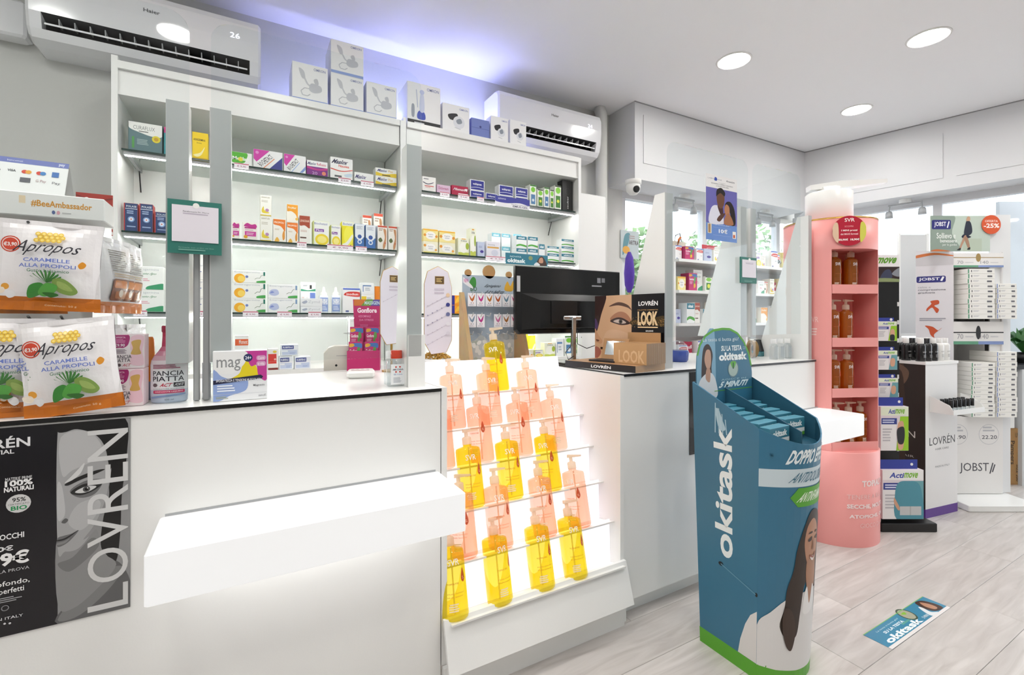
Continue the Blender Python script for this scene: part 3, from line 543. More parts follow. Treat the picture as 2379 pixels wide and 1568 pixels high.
 'mag': ('large mag supplement box in white, blue, yellow and magenta', '#e9ebee', K(('b', [(0, 0), (0, .62), (.15, .5), (.4, .4), (.62, .42), (.6, .2), (.3, .1)], '#8fa6d8'), ('b', [(.33, .44), (.48, .55), (.56, .78), (.70, .82), (.80, .66), (.84, .46), (.6, .44)], '#e4cf1c'), ('b', [(.58, 1), (1, 1), (1, .40), (.84, .48), (.80, .70), (.7, .68), (.64, .8)], '#c23a94'), ('b', [(0, 1), (.58, 1), (.60, .8), (.46, .62), (.3, .54), (.14, .56), (0, .68)], '#eceded'), ('t', 'mag', .06, .60, .50, .84, '#8b8d90', .004), ('e', .64, .86, .085, '#23305e'), ('t', '24+', .585, .825, .70, .895, '#eef2fa', .02), ('rr', .80, .80, .98, .90, '#d8a2c8', .04), ('rr', .80, .68, .98, .78, '#d8a2c8', .04), ('t', 'Cuore', .83, .82, .95, .88, '#fbeef6', .01), ('t', 'e vita', .83, .70, .95, .76, '#fbeef6', .01), ('poly', [(0, .34), (.9, .42), (.93, .46), (.88, .50), (0, .42)], '#1c2140'), ('t', 'SPOSSATEZZA E TENSIONI MUSCOLARI', .05, .385, .87, .435, '#f2f4fa', .01), ('tx', .07, .18, .42, .33, '#e6ecf8', 3), ('t', 'Magnesio', .74, .26, .96, .31, '#6a6c72', .01), ('r', 0, .13, 1, .136, '#c9ccd2'), ('t', 'sanofi', .84, .05, .98, .10, '#6a6c72'), ('tx', .05, .04, .3, .1, '#a8b0a0', 2))),
}
def bochel(a, second=False):
    A = Art(a); A.poly([(0, 1), (.55 if not second else .5, 1), (.1, .35), (0, .5)], '#d232a6')
    if second: A.poly([(.72, .08), (.96, .42), (1, .46), (1, .28), (.86, .1)], '#7f9ad8')
    else: A.poly([(.5, 0), (1, .75), (1, 0)], '#33398c')
    vs, fs = textgeo('BOCHETACT', .015, 1); o = []
    for x, y in vs:
        d, n = x * .68, (y - .5) * .2; ca, sa = .62, .78
        o.append((.2 + d * ca - n * sa * 1.0, .2 + d * sa * 1.05 + n * ca * 1.2))
    A.p.append((o, fs, '#3c3f48')); A.e(.12, .84, .06, '#e892d2')
    A.ln([(.34, .06), (.72, .62)], .02, '#e88a5a' if not second else '#a7c0e6'); return A
KIND['bocheL'] = ('white box with magenta corner and navy diagonal', '#f4f4f4', lambda a: bochel(a))
KIND['bocheR'] = ('white box with magenta corner and pale blue diagonal', '#f4f4f4', lambda a: bochel(a, True))
KIND['neb'] = KIND['neb'][:2] + (KIND['neb'][2],)
PROD = []
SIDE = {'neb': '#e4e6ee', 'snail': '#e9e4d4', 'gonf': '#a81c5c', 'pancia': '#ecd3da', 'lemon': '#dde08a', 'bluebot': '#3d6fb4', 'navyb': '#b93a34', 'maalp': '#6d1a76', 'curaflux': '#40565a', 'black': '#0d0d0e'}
def carton(w, h, d, kind, art=None):
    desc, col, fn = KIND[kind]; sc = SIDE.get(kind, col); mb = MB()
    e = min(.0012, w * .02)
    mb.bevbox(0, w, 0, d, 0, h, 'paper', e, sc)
    mb.add([(e, -.0001, e), (w - e, -.0001, e), (w - e, -.0001, h - e), (e, -.0001, h - e)], [(0, 1, 2, 3)], 'paper', col)
    mb.add([(w * .12, d * .2, h + .0001), (w * .88, d * .2, h + .0001), (w * .88, d * .5, h + .0001), (w * .12, d * .5, h + .0001)], [(0, 1, 2, 3)], 'paper', '#e3e4e6' if sum(lin(sc)) > 1.2 else sc)
    mb.add([(w * .03, d - .002, h + .0001), (w * .97, d - .002, h + .0001), (w * .97, d - .0012, h + .0001), (w * .03, d - .0012, h + .0001)], [(0, 1, 2, 3)], 'paper', '#8a8a8c')
    mb.art((art or fn)(w / h), flat((e, -.0002, e), (w - 2 * e, 0, 0), (0, 0, h - 2 * e)))
    return mb
def put(kind, x, y, z, w, h, d, shelf, colid, level, rz=0, name='product_box', group=None):
    o = carton(w, h, d, kind).build(name); o.location = (x, y, z); o.rotation_euler = (0, 0, rz)
    PROD.append((o, KIND[kind][0], shelf, colid, level, group)); return o
COLID = [0]
def col(shelf, z0, u0, u1, items, Y=2.655, d=.06, rz=0, group=None, cat=None):   # a column of boxes, bottom to top: (kind, top pixel)
    COLID[0] += 1; x0, x1 = gx(u0, Y), gx(u1, Y); w = x1 - x0 - .002; z = z0 + .0005
    for k, (kind, vt) in enumerate(items):
        h = max(gz((u0 + u1) / 2, vt, Y) - z, .012)
        put(kind, x0 + .001, Y, z, w, h, d, shelf, COLID[0], k, rz, group=group); z += h + .0004
S1L, S1R, S2L, S2R, S3L, S3R = ('on left cabinet top shelf', 'on right cabinet top shelf', 'on left cabinet second shelf', 'on right cabinet second shelf', 'on left cabinet third shelf', 'on right cabinet third shelf')
TOPC = 'on top of the cabinets'; CB = 'on left cabinet base'
# on top of the cabinets
for u0, u1, it, d in ((678, 762, [('neb', 150)], .19), (768, 845, [('neb', 176), ('neb', 99)], .19), (851, 922, [('neb', 196)], .19), (946, 1024, [('steam', 196)], .19), (1028, 1091, [('bpm', 244)], .15), (1095, 1137, [('blue', 277)], .10), (1140, 1181, [('bpm', 272)], .12), (1185, 1223, [('bpm', 281)], .12)):
    col(TOPC, CT, u0, u1, it, Y=2.625, d=d)
c = lambda S, z, rows, Y=2.655, d=.06: [col(S, z, r[0], r[1], r[2], r[3] if len(r) > 3 else Y, r[4] if len(r) > 4 else d) for r in rows]
c(S1L, SH[0], [(297, 378, [('curaflux', 286)]), (380, 402, [('tealmag', 296)]), (446, 484, [('yellow', 308)]), (536, 586, [('green', 354)]), (588, 657, [('bocheL', 350)]), (659, 711, [('bocheR', 360)]), (712, 762, [('maalp', 374)]), (767, 820, [('maal', 367)]), (823, 868, [('maals', 402)]), (872, 922, [('maaly', 411), ('maaly', 392)])])
c(S1R, SH[0], [(981, 1013, [('whitered', 411)]), (1015, 1047, [('pinkbox', 430)]), (1049, 1088, [('redbox', 432)]), (1092, 1126, [('navy', 443), ('navy', 418)]), (1128, 1156, [('navy', 449)]), (1159, 1193, [('navy', 455), ('navy', 431)]), (1197, 1227, [('navy', 459), ('navy', 436)]), (1231, 1246, [('gdrop', 429)]), (1249, 1262, [('ggreen', 440)]), (1264, 1276, [('gdrop', 435)]), (1278, 1287, [('ggreen', 441)]), (1289, 1304, [('ggreen', 431)]), (1306, 1331, [('black', 420)])])
c(S2L, SH[1], [(287, 321, [('navyb', 472)]), (323, 356, [('navyb', 474)]), (358, 392, [('navyb', 493)]), (538, 557, [('mag2', 516)]), (563, 598, [('mag2', 517)]), (604, 631, [('snail', 502), ('snail', 454)]), (634, 664, [('orange', 509)]), (666, 693, [('orange', 517), ('amber', 475)]), (695, 721, [('brown', 501)]), (727, 765, [('lemon', 514)]), (768, 792, [('lemon', 523)]), (794, 821, [('lime', 515)]), (824, 847, [('bluebot', 520)]), (849, 873, [('bluebot', 523)]), (877, 900, [('vein', 524)]), (902, 923, [('vein', 526)]), (842, 864, [('vein', 500)], 2.78), (868, 890, [('vein', 496)], 2.78)])
c(S2R, SH[1], [(983, 1018, [('flower2', 561), ('flower', 532)]), (1020, 1058, [('flower2', 564), ('flower', 537)]), (1064, 1090, [('drops', 553)]), (1092, 1106, [('drops', 530)]), (1109, 1126, [('lilac', 562)]), (1130, 1162, [('toothp', 561)]), (1199, 1224, [('teal', 577), ('teal', 548)]), (1226, 1250, [('teal', 578), ('teal', 550)]), (1252, 1266, [('teal', 567)]), (1271, 1299, [('teal', 589), ('teal', 572)]), (1304, 1336, [('teal', 590), ('teal', 573), ('teal', 556)]), (1142, 1163, [('teal2', 572), ('teal2', 541)], 2.76), (1165, 1186, [('teal2', 573), ('teal2', 543)], 2.76), (1192, 1212, [('teal2', 574), ('teal2', 544)], 2.76)])
c(S3L, SH[2], [(301, 381, [('enterg', 673), ('enterg', 619)]), (452, 486, [('vials', 689), ('vials', 650), ('vials', 612)]), (540, 618, [('vials', 693), ('vials', 657), ('vials', 629)]), (622, 692, [('vialb', 693), ('vialb', 661)], 2.66, .05), (698, 749, [('grey', 712), ('grey', 693)]), (698, 734, [('bluewh', 677), ('greencap', 655)], 2.76), (796, 837, [('redstripe', 669)]), (839, 869, [('white5', 705), ('white3', 684), ('white4', 657)])])
c(S3R, SH[2], [(1047, 1072, [('orangeb', 709), ('orangeb', 686)])])
c(CB, BASE, [(545, 578, [('orangew', 779)], 2.62), (581, 622, [('bluelid', 812)], 2.62), (622, 647, [('redwh', 810)], 2.60), (648, 681, [('rubi', 828)], 2.60), (684, 722, [('rubi', 828)], 2.60)], d=.05)
x0, x1 = gx(652, 2.61), gx(693, 2.61); zz = max(o[0].location.z for o in PROD if o[2] == CB) ; 
ztop = BASE + .0012 + gz(664, 828, 2.60) - BASE
COLID[0] += 1; put('rubi', x0, 2.605, ztop + .002, x1 - x0, gz(672, 801, 2.605) - ztop, .05, CB, COLID[0], 1)

# ================================================================== COUNTERS
YF, YB, CZ = 1.43, 2.10, 1.0
LX1, RX0, RX1 = .545, 1.322, 2.715
def counter(x0, x1, lab, wlab):
    t = thing('sales_counter', lab, 'counter', (x0, YF, 0)); w = x1 - x0; d = YB - YF
    MB().box(.002, w - .002, .03, d, .0801, CZ - .0105, 'laminate').build('body', t)
    MB().box(0, w, 0, .0298, .08, CZ - .012, 'laminate').build('front_panel', t)
    MB().box(.01, w - .01, .05, d, 0, .0798, 'laminate').build('plinth', t)
    MB().box(0, .018, 0.001, d, 0, .0795, 'laminate').build('end_foot', t); MB().box(w - .018, w, 0.001, d, 0, .0795, 'laminate').build('end_foot', t)
    wt = MB().box(x0 - .002, x1 + .002, YF - .006, YB, CZ - .01, CZ, 'laminate', mats={0: 'black_edge', 1: 'black_edge', 2: 'black_edge', 3: 'black_edge'}).build('worktop')
    tag(wt, wlab, 'worktop'); return t
counter(-1.7, LX1, 'white sales counter on the left with luminous bag shelf', 'white worktop with black edge on the left counter')
counter(RX0, RX1, 'white sales counter on the right behind the blue display stand', 'white worktop with black edge on the right counter')
def bench(x0, x1, lab):
    y0 = YF - .215; z1, z0 = .735, .625
    t = thing('bag_shelf', lab, 'shelf', (x0, YF, z0)); w = x1 - x0; h = z1 - z0
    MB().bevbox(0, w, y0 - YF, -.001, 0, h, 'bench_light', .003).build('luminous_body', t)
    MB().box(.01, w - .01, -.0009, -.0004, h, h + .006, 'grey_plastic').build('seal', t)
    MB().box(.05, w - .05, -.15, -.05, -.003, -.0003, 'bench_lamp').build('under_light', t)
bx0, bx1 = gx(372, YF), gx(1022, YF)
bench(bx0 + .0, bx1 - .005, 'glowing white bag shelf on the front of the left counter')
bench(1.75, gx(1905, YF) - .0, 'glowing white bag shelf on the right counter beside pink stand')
# poster on left counter front
def face_bw(A, ox, oy, sx, sy):
    T = lambda *p: [(ox + x * sx, oy + y * sy) for x, y in p]
    B = lambda c, *p: A.b(T(*p), c)
    B('#5f5f60', (0, 0), (.2, .12), (.5, .24), (.8, .26), (1, .14), (1, 0))                                     # shoulder
    B('#7c7c7d', (.0, .02), (.3, .14), (.6, .22), (.9, .22), (.7, .12), (.3, .02))
    B('#19191a', (.40, 1), (.93, 1), (.95, .80), (.88, .60), (.86, .42), (.80, .26), (.66, .30), (.58, .36), (.62, .50), (.70, .62), (.60, .86))      # hair
    B('#8a8a8b', (0, .10), (0, .44), (.3, .40), (.52, .44), (.60, .32), (.80, .24), (.55, .14), (.2, .06))      # neck
    B('#747475', (.0, .30), (.2, .32), (.45, .40), (.56, .36), (.40, .30), (.15, .25))
    B('#a4a4a5', (0, .95), (0, .385), (.10, .355), (.28, .36), (.46, .43), (.62, .54), (.70, .66), (.73, .78), (.66, .90), (.42, .985), (.15, .99))   # face
    B('#b8b8b9', (.04, .93), (.06, .74), (.2, .76), (.5, .80), (.6, .86), (.4, .95))                            # forehead
    B('#b4b4b5', (.14, .50), (.26, .58), (.5, .60), (.58, .56), (.44, .48), (.28, .45))                         # cheek
    B('#8e8e8f', (.34, .40), (.5, .47), (.64, .58), (.70, .68), (.66, .58), (.5, .44))
    B('#bcbcbd', (.0, .70), (.06, .68), (.10, .56), (.06, .52), (.0, .53))                                      # nose
    B('#1a1a1b', (0, .96), (.10, .955), (.26, .965), (.5, .93), (.64, .86), (.72, .74), (.80, .9), (.7, 1), (0, 1))
    B('#262627', (.10, .695), (.30, .725), (.52, .745), (.64, .745), (.52, .728), (.30, .705), (.14, .685))     # brow
    B('#6a6a6b', (.16, .655), (.34, .695), (.54, .70), (.62, .685), (.50, .625), (.30, .615))                   # shadow round the eye
    B('#2c2c2d', (.17, .648), (.32, .680), (.48, .682), (.60, .672), (.47, .640), (.30, .628))
    B('#d0d0d0', (.23, .648), (.36, .668), (.47, .668), (.52, .660), (.42, .642), (.31, .638))
    A.e(ox + .385 * sx, oy + .655 * sy, .050 * sx, '#4d4d4e'); A.e(ox + .385 * sx, oy + .655 * sy, .024 * sx, '#0e0e0e'); A.e(ox + .40 * sx, oy + .660 * sy, .009 * sx, '#f2f2f2')
    B('#5d5d5e', (.05, .505), (.10, .497), (.14, .512), (.10, .522))
    B('#6a6a6b', (0, .428), (.08, .436), (.18, .440), (.28, .452), (.20, .418), (.10, .392), (0, .386)); B('#838384', (0, .405), (.08, .408), (.16, .418), (.10, .398), (0, .394)); B('#2a2a2b', (0, .420), (.10, .424), (.28, .453), (.12, .418), (0, .413))
def lovren_poster():
    x0, x1 = gx(0, YF) - .30, gx(303, YF); z1 = CZ - .015; z0 = gz(303, 1408, YF)
    w, h = x1 - x0, z1 - z0; A = Art(w / h)
    A.r(0, 0, 1, 1, '#141319'); g = (gx(135, YF) - x0) / w
    A.r(g, 0, 1, 1, '#8e8e8f'); face_bw(A, g, 0, 1 - g, 1)
    lx0, lx1 = g + (1 - g) * .40, g + (1 - g) * .97
    yy = .02
    for ch, hgt in (('L', .12), ('O', .175), ('V', .15), ('R', .135), ('E', .10), ('N', .16)):
        A.t(ch, lx0, yy, lx1, yy + hgt, '#d2d2d2', 0, 0, 90, 6); yy += hgt + .018
    A.b([(lx0 - .075, .700), (lx0 - .048, .712), (lx0 - .022, .742), (lx0 - .010, .79), (lx0 - .034, .757), (lx0 - .055, .728)], '#d2d2d2')
    def U(u): return (gx(u, YF) - x0) / w
    def V(u, v): return (gz(u, v, YF) - z0) / h
    A.t('LOVRÉN', U(-112), V(70, 1035), U(72), V(70, 1008), '#e2e2e4', .02)
    A.t('ESSENTIAL', U(-72), V(35, 1052), U(35), V(35, 1042), '#e2e2e4', .02)
    A.t('MATERIE PRIME', U(14), V(46, 1114), U(76), V(46, 1106), '#d8d8da', .01); A.t('100%', U(13), V(46, 1127), U(78), V(46, 1113), '#f0f0f0', .04); A.t('NATURALI', U(11), V(46, 1139), U(80), V(46, 1128), '#f0f0f0', .04)
    A.e(U(45), V(45, 1168), U(74) - U(45), '#d2d2d2'); A.t('95%', U(30), V(45, 1164), U(62), V(45, 1154), '#333333', .02); A.t('CERTIFICATO', U(21), V(45, 1171), U(70), V(45, 1167), '#555555'); A.t('BIO', U(27), V(45, 1183), U(65), V(45, 1173), '#2f8f58', .03)
    A.t('MASCARA OCCHI', U(-90), V(60, 1245), U(58), V(60, 1232), '#f0f0f0', .02); A.t('9,30€', U(-45), V(30, 1278), U(33), V(30, 1264), '#e2e2e4', .03); A.t('7,99€', U(-72), V(70, 1308), U(70), V(70, 1272), '#f4f4f4', .04)
    A.t('IL NERO ALLA PROVA', U(-85), V(60, 1320), U(70), V(60, 1313), '#c9c9cc'); A.t('Nero profondo,', U(-95), V(70, 1352), U(71), V(70, 1337), '#f0f0f0', .01); A.t('perfetti', U(0), V(58, 1372), U(58), V(58, 1356), '#f0f0f0', .01)
    A.tx(U(-60), V(60, 1388), U(66), V(60, 1375), '#9a9a9e', 3); A.e(U(14), V(14, 1410), .012, '#8a8a8e'); A.e(U(14), V(14, 1410), .009, '#141319'); A.t('MADE IN ITALY', U(-60), V(56, 1428), U(56), V(56, 1422), '#d8d8da', .01); A.e(U(13), V(13, 1446), .004, '#d8d8da'); A.e(U(25), V(25, 1445), .004, '#d8d8da')
    mb = MB().box(x0, x1, YF - .0030, YF - .0008, z0, z1, 'gloss', '#1a1a1e').art(A, flat((x0, YF - .0031, z0), (w, 0, 0), (0, 0, h)), 'gloss', eps=.00003)
    tag(mb.build('poster'), 'black cosmetics poster with grey half face stuck on left counter front', 'poster')
lovren_poster()
px = gx(1601, YF); tag(MB().box(px, px + .32, YF - .003, YF - .0008, .62, CZ - .014, 'gloss', '#17171a').build('poster'), 'black poster on right counter front, mostly hidden by the blue stand', 'poster')
# ================================================================== STEPPED BOTTLE LIGHT BOX
ROWS = [(1.432, .2535), (1.50, .405), (1.565, .546), (1.63, .68), (1.70, .802), (1.77, .923)]      # axis of bottle row, tread height
LEAN = math.radians(-14)
dx0, dx1 = LX1 + .004, RX0 - .004
t = thing('light_box_display', 'backlit white stepped display between the two counters', 'display', (dx0, YF, 0)); w = dx1 - dx0
for i, (y, z) in enumerate(ROWS):
    zt = ROWS[i + 1][1] - .002 if i < 5 else 1.045
    ya, yb = y - .045, (ROWS[i + 1][0] - .045 if i < 5 else 1.83)
    tn = math.tan(-LEAN) * .6; yr = y + .040 + (zt - z) * 0
    # tread tilted back like the bottles, riser leaning behind it
    MB().add([(.02, ya - YF, z), (w - .02, ya - YF, z), (w - .02, y + .046 - YF, z - .022), (.02, y + .046 - YF, z - .022), (.02, ya - YF, z - .006), (w - .02, ya - YF, z - .006), (w - .02, y + .046 - YF, z - .028), (.02, y + .046 - YF, z - .028)], [(0, 1, 2, 3), (7, 6, 5, 4), (0, 4, 5, 1), (2, 6, 7, 3), (1, 5, 6, 2), (0, 3, 7, 4)], 'laminate').build('step', t)
    y2 = (ROWS[i + 1][0] - .045 if i < 5 else 1.85)
    MB().add([(.02, y + .047 - YF, z - .022), (w - .02, y + .047 - YF, z - .022), (w - .02, y2 + .004 - YF if y2 > y + .047 else y + .053 - YF, zt), (.02, y2 + .004 - YF if y2 > y + .047 else y + .053 - YF, zt)], [(0, 1, 2, 3)], 'light_panel').build('riser', t)
MB().box(.02, w - .02, 1.858 - YF, 2.088 - YF, .93, .955, 'laminate').build('rear_shelf', t)
MB().add([(0, 1.408 - YF, .262), (w, 1.408 - YF, .262), (w, 1.362 - YF, .11), (0, 1.362 - YF, .11), (0, 1.42 - YF, .262), (w, 1.42 - YF, .262), (w, 1.375 - YF, .105), (0, 1.375 - YF, .105)], [(0, 3, 2, 1), (4, 5, 6, 7), (0, 1, 5, 4), (3, 7, 6, 2), (0, 4, 7, 3), (1, 2, 6, 5)], 'laminate').build('front_apron', t)
MB().box(0.002, w - .002, 1.415 - YF, 1.43 - YF, 0, .104, 'laminate').build('plinth', t)
MB().box(0.0, .0195, 1.432 - YF, 2.092 - YF, .105, 1.0, 'laminate').build('side_panel', t); MB().box(w - .0195, w, 1.42 - YF, 2.092 - YF, .105, .995, 'laminate').build('side_panel', t)
# pump bottles
def bottle_art():
    A = Art(1.4); return A
def pump_bottle(oil, h=.212, r=.0455):
    t = thing('pump_bottle', 'x', 'bottle', (0, 0, 0))
    prof = [(r * .86, 0), (r * .97, .004), (r, .012), (r, h - .014), (r * .96, h - .005), (r * .72, h), (.016, h + .003), (.016, h + .010)]
    MB().lathe(prof, 28, oil, sy=.86, se=.85).build('body', t)
    p = MB().lathe([(.0175, h + .009), (.0175, h + .032), (.0145, h + .036), (.007, h + .038), (.007, h + .055)], 16, 'pump_clear').build('pump', t)
    MB().rings([[(x, y + s * .008, z) for x, y, z in ((-.012, 0, h + .053), (.045, 0, h + .055), (.045, 0, h + .061), (-.012, 0, h + .065))] for s in (-1, 1)], 'pump_clear').build('nozzle', p)
    MB().tube([(0, 0, .012), (.004, 0, h)], .0028, 'pump_clear', n=6).build('dip_tube', t)
    A = Art(.75)
    A.t('SVR', .30, .80, .70, .90, '#fbf7f0', .01); wn = '#d9793c' if oil == 'oil_pink' else '#c8702a'
    A.t('TOPIALYSE', .22, .52, .62, .545, wn, .01); A.t('Huile lavante', .22, .38, .80, .40, wn); A.t('Huile lavante', .22, .33, .76, .35, wn); A.tx(.24, .12, .6, .25, '#f6e6cf', 4)
    A.b([(.80, .74), (.74, .66), (.72, .58), (.80, .53), (.88, .58), (.86, .66)], '#cf5226'); A.tx(.76, .57, .84, .62, '#f0a58a', 2)
    a0 = -90 - 62; MB().art(A, cyl(0, 0, r * 1.006, a0, a0 + 124, .004, h - .006, sy=.88), 'paper', .00012, maxlen=.06).build('label', t)
    return t
PB = {k: pump_bottle(k) for k in ('oil_yellow', 'oil_pink')}; usedp = set()
def place_bottle(kind, row, u, rz, where):
    y, z = ROWS[row]; loc = (gx(u, y), y, z - .0085); lab = ('yellow' if kind == 'oil_yellow' else 'pink') + ' pump bottle ' + where
    if kind in usedp: o = dup(PB[kind], loc, math.radians(rz), lab)
    else: usedp.add(kind); o = PB[kind]; o.location = loc; o.rotation_euler = (0, 0, math.radians(rz)); o['label'] = lab
    o['group'] = 'pump bottles on the light box'; o.rotation_euler = Matrix.Rotation(LEAN, 3, 'X').to_euler() if rz == 0 else (Matrix.Rotation(LEAN, 3, 'X') @ Matrix.Rotation(math.radians(rz), 3, 'Z')).to_euler()
RN_ = ['on lowest step', 'on second step', 'on third step', 'on fourth step', 'on fifth step', 'on top step']
OL = {4: ['leftmost', 'second from left', 'third from left', 'rightmost'], 3: ['leftmost', 'middle', 'rightmost'], 1: ['alone'], 5: ['leftmost', 'second from left', 'middle', 'fourth from left', 'rightmost']}
for row, kind, us, rots in ((0, 'oil_yellow', (1058, 1163, 1262, 1339), (-8, 14, -6, -10)), (1, 'oil_pink', (1081, 1165, 1268, 1348), (-42, -8, -22, -62)), (2, 'oil_yellow', (1099, 1190, 1281), (-10, -10, -48)), (3, 'oil_pink', (1030, 1122, 1214, 1295), (-50, -48, -46, -12)), (4, 'oil_pink', (1057, 1143, 1236), (-8, 5, -20)), (5, 'oil_yellow', (1160,), (-36,))):
    for i, (u, rz) in enumerate(zip(us, rots)): place_bottle(kind, row, u, rz, (OL[len(us)][i] + ' ' + RN_[row]) if len(us) > 1 else 'standing alone on top step')
# ================================================================== ACRYLIC SCREENS AND THEIR WHITE FINS
def fin(x, y0, lab, dt, db, zb=1.0, zt=1.79, th=.05, step=None):
    t = thing('screen_post', lab, 'post', (x, y0, zb), 0, 'white posts of the acrylic screens')
    P = [(0, 0, 0), (0, db, 0), (0, dt, zt - zb), (0, 0, zt - zb)]
    MB().extr(P[::-1], (th, 0, 0), 'laminate').build('fin', t)
    MB().box(.0005, th - .0005, -.0012, -.0001, .0005, zt - zb - .0005, 'edge_band').build('edge_band', t)
    return t
YS = 1.50
def screen(x0, x1, z0, z1, lab, y=YS - .012):
    r = .05; pts = [(x0, z0), (x1, z0)]
    for cx, a0 in ((x1 - r, 0), (x0 + r, 90)):
        for k in range(6): a = math.radians(a0 + k * 18); pts.append((cx + r * math.cos(a), z1 - r + r * math.sin(a)))
    mb = MB().rings([[(x, y, z) for x, z in pts], [(x, y + .005, z) for x, z in pts]], 'acrylic')
    tag(mb.build('acrylic_screen'), lab, 'screen', 'clear acrylic screens')
f1, f2, f3 = gx(385, YS), gx(487, YS), gx(945, YS)
CLIPZ = 1.105
for x, lab in ((f1, 'white screen post left of the framed green card'), (f2, 'white screen post right behind the framed green card')):
    t = fin(x, YS, lab, .055, .14, CLIPZ); MB().box(.0, .05, .001, .01, 1.0 - CLIPZ + .0005, 0, 'acrylic').build('clear_foot', t)
t = fin(f3, YS, 'white screen post right of the pink box display', .055, .14); MB().box(.002, .058, -.012, -.0005, 0, .17, 'laminate').build('foot_plate', t)
screen(-1.5, gx(441, YS), 1.10, 2.02, 'clear acrylic screen left of the framed green card')
screen(gx(491, YS), f3 + .045, 1.10, 2.02, 'clear acrylic screen above left counter between white posts')
r1, r3, r4, r5 = gx(1537, YS) + .02, gx(1721, YS), gx(1742, YS), gx(1880, YS)
fin(r1, YS, 'white screen post behind the eye shadow display', .06, .30)
for x, lab in ((r3, 'white screen post left behind the small green card'), (r4 + .005, 'white screen post right behind the small green card')):
    t = fin(x, YS, lab, .06, .26, 1.13, th=.045); MB().box(.0, .045, .001, .01, 1.0 - 1.13 + .0005, 0, 'acrylic').build('clear_foot', t)
r5 = gx(1878, 1.447); fin(r5, 1.447, 'white screen post at the end of right counter next to pink stand', .06, .30, th=.03)
screen(r1 + .005, r3 + .04, 1.14, 2.02, 'clear acrylic screen in front of the window shelves')
screen(r4 + .01, r5 - .002, 1.14, 2.02, 'clear acrylic screen next to the pink bottle stand')
# steel channel pair between the two left posts
for dxx, lab in ((0, 'left grey metal strip standing between the two left posts'), (.022, 'right grey metal strip standing between the two left posts')):
    x = gx(447, YS) + dxx; tag(MB().bevbox(x, x + .015, YS + .02, YS + .035, CZ + .0003, 1.40, 'grey_plastic', .003).build('metal_strip'), lab, 'metal strip')
# framed cards on the posts
def qr_card(x0, x1, z0, z1, lab, y):
    w, h = x1 - x0, z1 - z0; t = thing('sign_card', lab, 'sign', (x0, y, z0)); A = Art(w / h)
    A.t('Parafarmacia Dr. Morra', .28, .775, .76, .80, '#4a4452'); A.tx(.28, .73, .76, .765, '#b9b0c0', 1); A.t('farmacia con ordini on line', .2, .10, .85, .125, '#7fb0a4'); A.tx(.2, .05, .8, .09, '#6fa396', 1)
    MB().box(0, w, 0, .006, 0, h, 'paper', '#2b7368').build('backing', t)
    MB().box(w * .08, w * .94, -.0025, -.0002, h * .22, h * .90, 'paper', '#e4dfe8').build('white_insert', t)
    c_ = MB().lathe([(w * .06, 0), (w * .06, .003)], 20, 'white_plastic', o=(0, 0, 0)).build('clip', t)
    c_.rotation_euler = (math.pi / 2, 0, 0); c_.location = (w * .52, -.0005, h * .905)
    MB().art(A, flat((0, -.0027, 0), (w, 0, 0), (0, 0, h))).build('lettering', t)
qr_card(gx(389, YS - .02), gx(515, YS - .02), gz(450, 590, YS - .02), gz(450, 467, YS - .02), 'green framed card with white insert on the left screen posts', YS - .022)
qr_card(gx(1720, YS - .02), gx(1757, YS - .02), gz(1738, 658, YS - .02), gz(1738, 598, YS - .02), 'small green framed card on the right screen posts', YS - .022)
